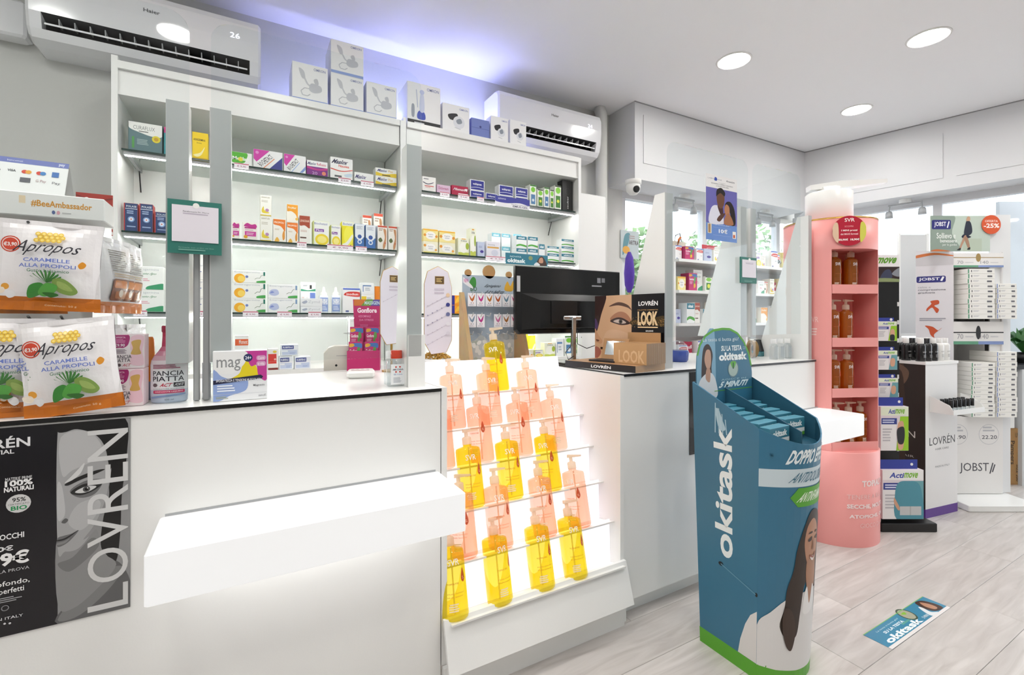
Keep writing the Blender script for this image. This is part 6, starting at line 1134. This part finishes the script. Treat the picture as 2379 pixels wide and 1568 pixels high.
MB().lathe([(.105, 1.774), (.118, 1.778), (.118, 1.95), (.112, 1.955), (.06, 1.957), (.06, 1.985), (0, 1.987)], 40, 'white_plastic', caps=False).build('pump_collar', t)
nz_ = MB().rings([[(-.11, -.03, 0), (-.11, .03, 0), (-.11, .03, .028), (-.11, -.03, .028)], [(.05, -.04, 0), (.05, .04, 0), (.05, .04, .04), (.05, -.04, .04)], [(.30, -.02, .016), (.30, .02, .016), (.30, .02, .036), (.30, -.02, .036)]], 'white_plastic').build('nozzle', t); nz_.location = (0, 0, 1.976); nz_.rotation_euler = (0, math.radians(-2), math.radians(-38))
PZ = [.508, .80, 1.075, 1.365]
pv = [Vector(p) for p in pr]
for z in PZ:
    a_, b_ = pv[0] * .985, pv[1] * .985; c1, c2 = pin[1] * .999, pin[0] * .999
    MB().prism([tuple(a_), tuple(b_), tuple(c1), tuple(c2)], z, z + .012, 'pink_card').build('shelf', t)
    e = (b_ - a_).normalized(); o_ = -nd
    MB().prism([tuple(a_ + o_ * .006), tuple(b_ + o_ * .006), tuple(b_ + o_ * .001), tuple(a_ + o_ * .001)], z - .004, z + .045, 'pink_card').build('shelf_lip', t)
A = Art(1.9); wc = '#fbe6e4'
A.t('TOPIALYSE', .36, .66, .74, .76, wc, .04); A.t('TENERE A BADA LE PELLI', .22, .47, .96, .54, '#f6cdca', .0); A.t('SECCHE, MOLTO SECCHE', .22, .31, .94, .39, wc, .04); A.t('ATOPICHE, ORA È UN', .24, .16, .90, .24, wc, .04); A.t('GIOCO DA RAGAZZI', .34, .02, .88, .09, '#f6cdca', .0)
MB().art(A, cyl(0, 0, .2385, 197, 330, .10, .44), eps=.0004, maxlen=.03).build('drum_lettering', t)
A = Art(.3); A.tx(.1, .2, .8, .5, '#f8d6d2', 3); A.t('SVR', .1, .7, .8, .9, '#f8d6d2'); MB().art(A, cyl(0, 0, PR + .0006, 182, 198, 1.1, 1.25), maxlen=.2).build('side_lettering', t)
ad_ = 229; rr_ = Vector((math.cos(math.radians(ad_)), math.sin(math.radians(ad_)))); tg = Vector((-rr_.y, rr_.x))
A = Art(1); A.e(.5, .5, .5, '#b52238', n=40); A.b([(.02, .3), (.0, .6), (.08, .78), (.17, .7), (.17, .12)], '#e2c2a4'); A.b([(.83, .12), (.83, .7), (.92, .78), (1, .6), (.98, .3)], '#d6d25a'); A.t('SVR', .36, .80, .66, .92, '#fbf0ee', .01); A.t('SCOPRI', .36, .62, .62, .67, '#f0a8b0'); A.t('I MINI prezzi', .26, .47, .74, .54, '#fbf0ee', .02); A.t('dei MAXI formati', .24, .36, .76, .42, '#f6cfd2', .02); A.t('50,90€  18,90€', .18, .16, .80, .24, '#fbf0ee', .04)
o3 = Vector((*(rr_ * (PR + .012) - tg * -.082), 1.612)); dsc = MB(); cpos = Vector((*(rr_ * (PR + .010)), 1.694))
ringp = [tuple(cpos + Vector((*(tg * math.cos(a) * .08), math.sin(a) * .08))) for a in [2 * math.pi * k / 40 for k in range(40)]]
dsc.extr(ringp, tuple(Vector((*(rr_ * -.003), 0))), 'gloss', '#b52238'); lft = cpos - Vector((*(tg * .08), .08)) + Vector((*(rr_ * .0003), 0))
dsc.art(A, flat(lft, Vector((*(tg * .16), 0)), Vector((0, 0, .16))), 'gloss', .00003).build('price_disc', t)
# amber bottles in it
am = pump_bottle('oil_amber', .178, .034); am['group'] = 'amber bottles in the pink stand'; first = True
SW = ['lowest', 'second', 'third', 'top']
mid = (pv[0] + pv[1]) / 2; e = (pv[1] - pv[0]).normalized()
for si, z in enumerate(PZ):
    spots = {0: [(-.075, .045), (0.005, .05), (.085, .06)], 1: [(-.085, .05), (-.005, .05)], 2: [(-.09, .05), (-.01, .05)], 3: [(-.08, .05), (.02, .05), (-.03, .12), (.07, .12)]}[si]
    for k, (ex, dy) in enumerate(spots):
        p = PC + mid + e * ex + nd * dy; lab = 'amber pump bottle on ' + SW[si] + ' shelf of pink stand, ' + (['left', 'right'] if len(spots) == 2 else ['left', 'middle', 'right'] if len(spots) == 3 else ['front left', 'front right', 'back left', 'back right'])[k]
        if first: am.location = (p.x, p.y, z + .0125); am.rotation_euler = (0, 0, math.radians(-25)); am['label'] = lab; first = False
        else: dup(am, (p.x, p.y, z + .0125), math.radians(-25 + 9 * k), lab)
# ================================================================== STANDS AT THE RIGHT
def LD(u, t): return ((u - CX) / F * t, t)
def wz(v, t): return H + (HY - v) * t / F
def wl(L, t): return (L * RX + t * DX, L * RY + t * DY)
def frame(name, lab, cat, u, t, rz=0, grp=None):
    L, _ = LD(u, t); x, y = wl(L, t); return thing(name, lab, cat, (x, y, 0), -YAW + rz, grp)
# black brace rack: local origin at (u=2060, t=2.85)
T0 = 2.86; t = frame('brace_rack', 'black peg rack of joint braces behind the pink stand', 'display rack', 2062, T0); S_ = T0 / F
X_ = lambda u: (u - 2062) * S_
MB().box(X_(2000), X_(2089), 0, .02, .06, wz(655, T0), 'black_plastic').build('back_panel', t); MB().bevbox(X_(2000), X_(2130) * .9, -.16, .2, 0, .05, 'black_plastic', .004).build('foot', t)
A = Art(1.3); A.r(0, 0, 1, .56, '#2c1a1c'); A.b([(.1, .1), (.3, .5), (.4, .2)], '#b9866a'); A.b([(.5, .1), (.6, .4), (.75, .45), (.8, .15)], '#3a4058'); A.b([(.8, .3), (1, .52), (1, .2)], '#8a9098'); A.b([(0, 0), (.5, .14), (1, .1), (1, 0)], '#8a9a6a'); A.t('Acti', .05, .68, .40, .9, '#3a4fa8', .04, .15); A.t('move', .42, .68, .92, .9, '#5f9f2c', .04, .15)
MB().box(X_(2000), X_(2089), -.002, .018, wz(655, T0) + .0005, wz(592, T0), 'paper', '#eeeef0').art(A, flat((X_(2000), -.0022, wz(655, T0)), (X_(2089) - X_(2000), 0, 0), (0, 0, wz(592, T0) - wz(655, T0)))).build('header', t)
for k in range(11): MB().box(X_(2089) - .012, X_(2089) - .002, -.001, 0, .2 + k * .11, .225 + k * .11, 'paper', '#e6e6e6').build('slot_mark', t)
def brace(u0, u1, v0, v1, tt, lab, pic, side):
    L0 = (u0 - CX) / F * tt; w = (u1 - u0) / F * tt; z0, z1 = wz(v1, tt), wz(v0, tt); h = z1 - z0; x, y = wl(L0, tt)
    b = thing('brace_box', lab, 'box', (x, y, z0), -YAW, 'joint brace boxes on the rack'); bh = h * .84
    A = Art(w / bh); A.r(0, .80, 1, 1, '#e6f0d8' if pic != 'back' else '#f2f2f0'); A.poly([(.55, 0), (.70, .78), (1, .78), (1, 0)], '#9ad02c' if pic in ('knee', 'wrist') else '#6fa6ae'); A.r(0, 0, .55, .6, '#ececec'); A.t('Acti', .28 if pic != 'back' else .18, .84, .52, .95, '#3a4fa8', .03, .1); A.t('move', .53, .84, .86, .95, '#7ab82c', .03, .1); A.r(.02, .60, .58, .74, '#33418f'); A.tx(.06, .62, .5, .72, '#cfd6ee', 2); A.tx(.06, .2, .42, .52, '#c2c2c6', 5)
    if pic == 'knee': A.b([(.62, .62), (.8, .66), (.84, .4), (.8, .06), (.64, .04), (.6, .3)], '#d8a88a'); A.b([(.60, .50), (.82, .54), (.86, .34), (.80, .16), (.64, .16), (.58, .32)], '#2b2d33')
    elif pic == 'wrist': A.b([(.66, .5), (.78, .62), (.88, .5), (.86, .1), (.68, .1)], '#d8a88a'); A.b([(.66, .3), (.86, .3), (.86, .02), (.66, .02)], '#25272c')
    elif pic == 'hand': A.b([(.64, .5), (.76, .62), (.88, .52), (.84, .2), (.66, .2)], '#d8a88a')
    else: A.b([(.34, .0), (.30, .5), (.38, .74), (.6, .78), (.86, .74), (.96, .5), (.98, 0)], '#4f93a4'); A.b([(.28, .44), (.34, .36), (.42, .22), (.38, .18), (.28, .32)], '#d2a284'); A.r(.42, .08, .94, .26, '#c6c8c8'); A.r(.66, .08, .69, .26, '#aeb0b0')
    MB().bevbox(0, w, 0, side, 0, bh, 'paper', .001, '#e3dbe0').art(A, flat((0.001, -.0003, .001), (w - .002, 0, 0), (0, 0, bh - .002))).build('carton', b)
    MB().box(w * .02, w * .92, side * .4, side * .4 + .002, bh + .0003, h, 'paper', '#2f3f9a').build('hang_tab', b); c_ = MB().lathe([(.008, 0), (.008, .001)], 12, 'white_plastic').build('hang_hole', b); c_.rotation_euler = (math.pi / 2, 0, 0); c_.location = (w * .78, side * .4, bh + (h - bh) * .5)
brace(2038, 2084, 738, 792, 2.80, 'small green wrist brace box at the top of the rack', 'wrist', .03); brace(2039, 2085, 806, 859, 2.80, 'hand brace box, second from top of the rack', 'hand', .03); brace(2041, 2087, 870, 923, 2.80, 'elbow brace box, third from top of the rack', 'hand', .03); brace(2046, 2111, 925, 1047, 2.74, 'white and green knee brace box with black knee support', 'knee', .06); brace(2050, 2146, 1070, 1206, 2.70, 'large back support box with teal shirt picture at rack bottom', 'back', .05)
# hair care stand
t0 = 2.885; fl_ = LD(2150, t0); frr = LD(2224, 3.0); dv = Vector((frr[0] - fl_[0], frr[1] - fl_[1])); ang = math.atan2(dv.y, dv.x); w = dv.length; x, y = wl(*fl_)
t = thing('hair_care_stand', 'white cardboard hair care stand with dark side and purple base', 'display stand', (x, y, 0), -YAW + ang); hz = wz(848, t0); d = .30
MB().box(0, w, 0, d, .055, hz, 'paper', '#eae8e7', cols={3: '#2b211d', 1: '#e0dedc'}).build('body', t); MB().box(-.001, w + .001, -.001, d, 0, .0549, 'paper', '#5a2a8a').build('base_band', t)
A = Art(w / hz); A.t('LOVRÉN', .12, .47, .92, .535, '#2b2b2e', .0); A.t('HAIR CARE', .30, .435, .72, .448, '#77777a'); A.t('MADE IN ITALY', .3, .32, .75, .332, '#8a8a8c')
MB().art(A, flat((0, -.0004, 0), (w, 0, 0), (0, 0, hz))).build('front_lettering', t)
A = Art(.3); A.b([(0, .5), (0, 1), (.6, 1), (.5, .8), (.3, .6)], '#4a382c'); A.b([(.1, .9), (.4, 1), (.7, .95), (.6, .85), (.3, .84)], '#6e5444'); A.t('LOVRÉN', .02, .48, .82, .54, '#d9d4d0', .0); A.t('HAIR', .5, .34, .8, .355, '#b9b4b0'); A.b([(.3, 0), (.5, .5), (.45, .9), (.6, .9), (.65, .4), (.5, 0)], '#3d2d24')
MB().art(A, flat((-.0004, d, .055), (0, -d, 0), (0, 0, hz - .055))).build('side_photo', t)
MB().box(-.005, w + .005, -.004, d, hz + .0004, hz + .018, 'paper', '#efeeec').build('top_tray', t)
ca, sa = math.cos(-YAW + ang), math.sin(-YAW + ang)
def loc_on(lx, ly, lz): return (x + lx * ca - ly * sa, y + lx * sa + ly * ca, lz)
def shampoo(col, lab, loc, cap):
    b = thing('shampoo_bottle', lab, 'bottle', loc, 0, 'hair care bottles on the stand'); MB().lathe([(.024, 0), (.026, .004), (.026, .095), (.022, .105), (.014, .112)], 18, 'gloss', col).build('body', b); MB().lathe([(.0165, .110), (.0165, .14), (.015, .142)], 14, 'gloss', cap).build('cap', b)
    A = Art(1.2); A.t('LOVRÉN', .15, .55, .85, .68, '#d8d8d8' if col < '#8' else '#8a8a8a', .01); A.tx(.2, .15, .8, .4, '#8f8f8f' if col < '#8' else '#b4b4b4', 3); MB().art(A, cyl(0, 0, .0263, -150, -30, .01, .09), maxlen=.2).build('label', b)
for r_ in range(2):
    for k in range(5):
        dark = k < 3; shampoo('#1c1b1d' if dark else '#e9e8e6', ('black' if dark else 'white') + ' hair care bottle, ' + ORD_[k] + ' from left in ' + ('front' if r_ == 0 else 'back') + ' row', loc_on(.035 + k * .062, .045 + r_ * .08, hz + .0185), '#232225' if dark and k % 2 else '#e6e5e3')
# back row to the left, standing further behind
for k in range(3): shampoo('#1c1b1d', 'black hair care bottle, ' + ['nearest', 'middle', 'farthest'][k] + ' along the dark side edge', loc_on(.035, .205 + k * .0 + .0, hz + .0185) if k == 0 else loc_on(.035 + .062 * k, .205, hz + .0185), '#e6e5e3')
tr = thing('polish_tray', 'white wedge tray of black capped nail polish on hair stand', 'tray', loc_on(w * .12, -.0015, wz(955, 2.92)), -YAW + ang); tw = w * .98
MB().extr([(0, 0, 0), (0, 0, .10), (0, -.10, .055), (0, -.12, .02), (0, -.12, 0)], (.003, 0, 0), 'laminate').extr([(tw, 0, 0), (tw, 0, .10), (tw, -.10, .055), (tw, -.12, .02), (tw, -.12, 0)], (-.003, 0, 0), 'laminate').box(.0031, tw - .0031, -.12, 0, 0, .004, 'laminate').box(.0031, tw - .0031, -.12, -.117, .0041, .03, 'laminate').build('tray_body', tr)
for r_ in range(2):
    for k in range(6):
        lx, ly = w * .12 + .03 + k * .042, -.095 + r_ * .045; b = thing('nail_polish', 'nail polish with black cap, ' + ORD_[k] + ' from left in ' + ('front' if r_ == 0 else 'back') + ' row of tray', 'nail polish', loc_on(lx, ly, wz(955, 2.92) + .0045 + r_ * .0), -YAW + ang, 'nail polish bottles in the tray')
        MB().lathe([(.012, 0), (.013, .004), (.013, .032), (.008, .036)], 14, 'clear_plastic').build('glass', b); MB().lathe([(.0105, .035), (.0105, .078), (.009, .08)], 14, 'black_plastic').build('cap', b)
# stocking stand
T1 = 3.18; t = frame('stocking_stand', 'white stocking display stand with seated woman header', 'display stand', 2215, T1); S1 = T1 / F; X1 = lambda u: (u - 2215) * S1; Z1 = lambda v: wz(v, T1)
xa, xb = X1(2213), X1(2330)
MB().box(xa, xb, 0, .25, .045, Z1(968), 'paper', '#eceae8').build('lower_body', t); MB().bevbox(X1(2185), X1(2345), -.20, .25, 0, .042, 'laminate', .004).build('base_plate', t)
A = Art(.66); A.t('JOBST', .14, .26, .72, .40, '#4a4a52', .0); A.ln([(.74, .26), (.80, .40)], .008, '#4a4a52'); A.ln([(.79, .28), (.84, .38)], .008, '#4a4a52')
MB().art(A, flat((xa, -.0004, .045), (xb - xa, 0, 0), (0, 0, Z1(968) - .045))).build('lower_lettering', t)
for cx_, tx_ in ((.10, '15.90'), (.72, '22.20')):
    A = Art(.66); A.e(cx_, .77, .20, '#b9b9be'); A.e(cx_, .77, .193, '#eceae8'); A.t(tx_, cx_ - .14, .71, cx_ + .16, .76, '#5a5a62', .01); A.tx(cx_ - .12, .80, cx_ + .12, .88, '#c2c2c6', 2)
    MB().art(A, flat((xa, -.0004, .045), (xb - xa, 0, 0), (0, 0, Z1(968) - .045))).build('price_circle', t)
zt = Z1(585)
MB().box(xa, xa + .008, 0, .24, Z1(968) + .0002, zt, 'paper', '#dcdad9').build('side_wall', t); MB().box(xb - .008, xb, 0, .24, Z1(968) + .0002, zt, 'paper', '#dcdad9').build('side_wall', t); MB().box(xa, xb, .2402, .246, Z1(968) + .0002, zt, 'paper', '#c9c8c8').build('back_wall', t); xm = X1(2297) + .02
MB().box(xm - .1 * 0 - .004, xm + .004, .05, .24, Z1(966), Z1(800), 'paper', '#d5d4d3').build('divider', t); MB().box(xm - .004, xm + .004, .05, .24, Z1(745), Z1(622), 'paper', '#d5d4d3').build('divider', t)
def strip(v0, v1, rule, dark):
    A = Art(6); A.r(0, 0, .5, .14, '#5f9a7c'); A.r(.5, 0, 1, .14, '#7f93c4'); yl = .66 if rule else .5; A.r(0, yl, 1, yl + .05, dark); A.e(.5, yl + .02, .05, dark); A.t('70', .08, .24, .2, .46, '#9a9aa0'); A.t('140', .54, .24, .70, .46, '#9a9aa0'); A.tx(.24, .3, .46, .38, '#cfcfd2', 1); A.tx(.74, .3, .96, .38, '#cfcfd2', 1)
    MB().box(xa + .0002, xb - .0002, -.004, .2395, Z1(v1), Z1(v0), 'paper', '#eceae8').art(A, flat((xa, -.0043, Z1(v1)), (xb - xa, 0, 0), (0, 0, Z1(v0) - Z1(v1)))).build('shelf_strip', t)
strip(588, 621, True, '#a58a54'); strip(747, 800, False, '#232326')
A = Art(2); A.b([(0, 0), (0, 1), (.4, 1), (.36, .5), (.5, 0)], '#8f9f94'); A.r(.55, 0, .86, .36, '#b9c6b4'); A.rr(.02, .62, .34, .88, '#2e2f78', .02); A.t('JOBST', .06, .67, .26, .83, '#eef0f6', .02); A.ln([(.28, .66), (.31, .84)], .02, '#eef0f6'); A.t('Sollievo e', .10, .36, .42, .52, '#f4f8f4', .01); A.t('benessere', .16, .25, .44, .35, '#f4f8f4', .01); A.t('per le gambe', .2, .14, .44, .22, '#eaf0ea')
A.b([(.60, .84), (.64, .86), (.68, .78), (.70, .56), (.66, .46), (.58, .42), (.56, .52), (.58, .72)], '#2a3040'); A.b([(.60, .86), (.62, .97), (.66, .96), (.66, .86)], '#c9a284'); A.b([(.56, .48), (.64, .44), (.68, .40), (.60, .36), (.52, .40)], '#23283a'); A.b([(.46, .06), (.48, .10), (.56, .42), (.60, .42), (.54, .2), (.5, .06)], '#b9927a'); A.b([(.56, .40), (.62, .38), (.66, .12), (.63, .08)], '#a9846c'); A.b([(.44, .04), (.50, .10), (.50, .04)], '#1d1d22'); A.b([(.61, .06), (.66, .12), (.66, .05)], '#1d1d22'); A.b([(0, 0), (.1, .06), (.3, .02), (.3, 0)], '#c9713c')
MB().box(X1(2162), X1(2300), .0, .006, Z1(584), Z1(501), 'paper', '#c2d0c4').art(A, flat((X1(2162), -.0003, Z1(584)), (X1(2300) - X1(2162), 0, 0), (0, 0, Z1(501) - Z1(584)))).build('header', t)
A = Art(1); A.e(.5, .5, .5, '#d9582c', n=36); A.t('OFFERTA', .16, .62, .84, .74, '#fbe9e0', .01); A.t('-25%', .10, .32, .92, .56, '#fff6f0', .03)
cpt = Vector((X1(2301), -.004, Z1(522))); R_ = 22 * S1; MB().extr([tuple(cpt + Vector((R_ * math.cos(a), 0, R_ * math.sin(a)))) for a in [2 * math.pi * k / 36 for k in range(36)]][::-1], (0, -.002, 0), 'paper', '#d9582c').art(A, flat(cpt + Vector((-R_, -.0023, -R_)), (2 * R_, 0, 0), (0, 0, 2 * R_))).build('offer_disc', t)
MB().box(X1(2304), X1(2352), .012, .02, .05, Z1(498), 'paper', '#e6e7e8').build('rear_board', t)
A = Art(.3); A.t('JOBST', .08, .66, .82, .71, '#f0f2f8', .02); p0, p1 = Vector((X1(2157), .10, 0)), Vector((X1(2212), -.01, 0)); dd = p1 - p0
A2 = Art(.28); A2.r(0, .86, 1, .98, '#c6c4c8'); A2.b([(.0, .98), (.5, 1), (1, .96), (1, .95), (.5, .975), (0, .95)], '#c9713c'); A2.rr(.02, .675, .80, .745, '#2e2f78', .05); A2.t('JOBST', .08, .69, .64, .73, '#eef0f6', .02); A2.ln([(.68, .69), (.74, .735)], .008, '#eef0f6'); A2.t('calze a', .06, .615, .4, .635, '#9a9aa4'); A2.t('compressione', .06, .58, .80, .605, '#6a6a74', .01); A2.t('graduata', .06, .55, .52, .575, '#6a6a74', .01); A2.b([(.4, .47), (.6, .48), (.62, .44), (.5, .42), (.62, .38), (.56, .34), (.44, .40), (.3, .36), (.3, .39), (.42, .44)], '#c2512c'); A2.tx(.1, .25, .8, .29, '#9a9aa4', 2); A2.b([(.25, .2), (.45, .19), (.6, .15), (.7, .18), (.5, .11), (.5, .07), (.4, .1), (.35, .16)], '#c2512c')
nrm = Vector((dd.y, -dd.x, 0)).normalized()
MB().extr([tuple(p0 + Vector((0, 0, Z1(960)))), tuple(p1 + Vector((0, 0, Z1(960)))), tuple(p1 + Vector((0, 0, Z1(585)))), tuple(p0 + Vector((0, 0, Z1(578))))], tuple(nrm * -.004), 'paper', '#d9d7dc').art(A2, flat(p0 + Vector((0, 0, Z1(800))) + nrm * .0006, dd, (0, 0, Z1(585) - Z1(800)))).build('wing_panel', t)
cx2, sx2 = math.cos(-YAW), math.sin(-YAW); bL, _ = LD(2215, T1); bx_, by_ = wl(bL, T1)
def jl(lx, ly, lz): return (bx_ + lx * cx2 - ly * sx2, by_ + lx * sx2 + ly * cx2, lz)
def stock(n, u0, u1, vb, vt, row, colr, word):
    hb = (Z1(vt) - Z1(vb)) / n; q = random.Random(n)
    for k in range(n):
        wbx = (u1 - u0) * S1; A = Art(wbx / hb); A.r(0, .05, .05, .95, colr); A.r(.12, .3, .15, .75, '#4a4a50'); A.tx(.2, .4, .45, .75, '#c9c9cc', 2); A.r(.72, .3, .9, .65, '#6a6a70')
        o = MB().bevbox(0, wbx, 0, .19, 0, hb - .0008, 'paper', .001, '#f2f1ec').art(A, flat((.001, -.0002, .0008), (wbx - .002, 0, 0), (0, 0, hb - .002))).build('stocking_box')
        o.location = jl(X1(u0) + q.uniform(-.004, .004), -.05, Z1(vb) + .0006 + k * hb); o.rotation_euler = (0, 0, -YAW)
        tag(o, 'flat white stocking box, ' + (ORD_[k] + ' from bottom' if k < n - 1 else 'topmost') + ', ' + word + ' stack of ' + row + ' compartment', 'box', 'stocking boxes in the stand')
stock(10, 2232, 2294, 741, 626, 'upper', '#5f9a7c', 'left'); stock(7, 2299, 2345, 741, 660, 'upper', '#7f93c4', 'right'); stock(12, 2240, 2294, 966, 841, 'lower', '#5f9a7c', 'left'); stock(13, 2299, 2345, 966, 816, 'lower', '#7f93c4', 'right')
# white boards, partition, desk, plant and parcel
t_ = 3.75; L0, L1 = LD(2092, t_)[0], LD(2152, t_)[0]; b = frame('hanging_board', 'plain white hanging board with bright border behind the brace rack', 'board', 2092, t_); MB().box(0, L1 - L0, 0, .01, wz(775, t_), wz(545, t_), 'grey_panel').build('panel', b); 
for a_ in ((-.012, -.0005, wz(775, t_) - .02, wz(545, t_) + .01), (L1 - L0 + .0005, L1 - L0 + .022, wz(775, t_) - .02, wz(545, t_) + .01)): MB().box(a_[0], a_[1], -.002, .012, a_[2], a_[3], 'laminate').build('border', b)
MB().box(-.0, L1 - L0, -.002, .012, wz(775, t_) - .02, wz(775, t_) - .0005, 'laminate').build('border', b); MB().box(.0, .02, .013, .033, 0, wz(545, t_), 'laminate').build('stand', b)
t_ = 3.95; b = frame('partition_panel', 'tall light grey partition panel at the right edge', 'partition', 2322, t_); wd = .42; MB().box(0, wd, 0, .03, .85, wz(468, t_), 'grey_panel').build('panel', b); MB().box(0, .04, .0, .03, 0, .8498, 'grey_panel').build('post', b); MB().box(wd - .04, wd, .0, .03, 0, .8498, 'grey_panel').build('post', b)
t_ = 3.45; b = frame('desk', 'white desk with dark top at the right edge', 'desk', 2332, t_); MB().box(0, .75, 0, .45, wz(858, t_), wz(848, t_), 'gloss', '#3a3c40').build('desk_top', b); MB().box(.005, .10, .02, .43, .42, wz(858, t_) - .0005, 'laminate').build('drawer_unit', b); MB().box(.165, .70, .35, .37, .3, wz(858, t_) - .0005, 'grey_panel').build('modesty_panel', b); MB().box(.0, .03, .01, .04, 0, .4195, 'black_plastic').build('leg', b); MB().box(.135, .16, -.0, .44, 0, wz(858, t_) - .0005, 'grey_panel').build('side_panel', b)
b = frame('parcel', 'brown cardboard carton with printed lettering under the desk', 'carton', 2334, 3.48); A = Art(.45); A.t('Pampers', .30, .36, .62, .78, '#3a2c1c', .02, 0, -90); A.r(.26, .32, .28, .82, '#5a4630'); A.t('UV', .66, .84, .9, .92, '#6a543a', .02); A.t('SIZE 200', .70, .06, .86, .36, '#4a3826', .02, 0, -90)
MB().box(0, .12, .0, .25, .0, .415, 'kraft').art(A, flat((0, -.0003, .0), (.12, 0, 0), (0, 0, .415))).build('carton', b)
b = frame('potted_plant', 'small green plant in a black round pot on the desk', 'plant', 2376, 3.62); zd = wz(848, 3.45); b.location.z = zd + .0005
MB().lathe([(.04, 0), (.06, .03), (.055, .08), (.05, .08), (.045, .03)], 20, 'black_plastic').build('pot', b); MB().lathe([(.05, .072), (.0, .076)], 20, 'soil', caps=False).build('soil', b); q = random.Random(3)
for k in range(14):
    a = k * 2.4; L_ = q.uniform(.08, .15); hh = .10 + q.uniform(.02, .14); P0, P1 = Vector((0, 0, .075)), Vector((math.cos(a) * L_, math.sin(a) * L_, hh + .05)); sd = Vector((-math.sin(a), math.cos(a), 0)) * .028; mdl = (P0 * .45 + P1 * .55) + Vector((0, 0, .03)); tip = P1 + Vector((math.cos(a), math.sin(a), -.5)) * .05
    MB().add([tuple(P0), tuple(mdl + sd), tuple(P1 + sd * .7), tuple(tip), tuple(P1 - sd * .7), tuple(mdl - sd), tuple(mdl + Vector((0, 0, -.006)))], [(0, 6, 1), (1, 6, 2), (2, 6, 3), (3, 6, 4), (4, 6, 5), (5, 6, 0)], 'leaf').build('leaf', b)

# ================================================================== LABELS OF THE PRODUCT BOXES
ORD = ORD_
byk = {}
for r in PROD: byk.setdefault((r[1], r[2]), []).append(r)
for (desc, shelf), rs in byk.items():
    cols = []
    for r in sorted(rs, key=lambda r: (r[0].location.x * RX + r[0].location.y * RY) / (r[0].location.x * DX + r[0].location.y * DY)):
        if r[3] not in cols: cols.append(r[3])
    for o, d, s, cid, lev, grp in rs:
        ws = []
        if len(cols) == 2: ws.append('left one' if cols.index(cid) == 0 else 'right one')
        elif len(cols) > 2: ws.append(ORD[cols.index(cid)] + ' from left')
        mates = sorted(r[4] for r in rs if r[3] == cid)
        if len(mates) > 1:
            i = mates.index(lev)
            ws.append('bottom' if i == 0 else 'top' if i == len(mates) - 1 else ('middle' if len(mates) == 3 else ORD[i] + ' from bottom'))
        lab = ', '.join([d + ' ' + s] + ws)
        tag(o, lab, 'box', grp or ('boxes ' + s))
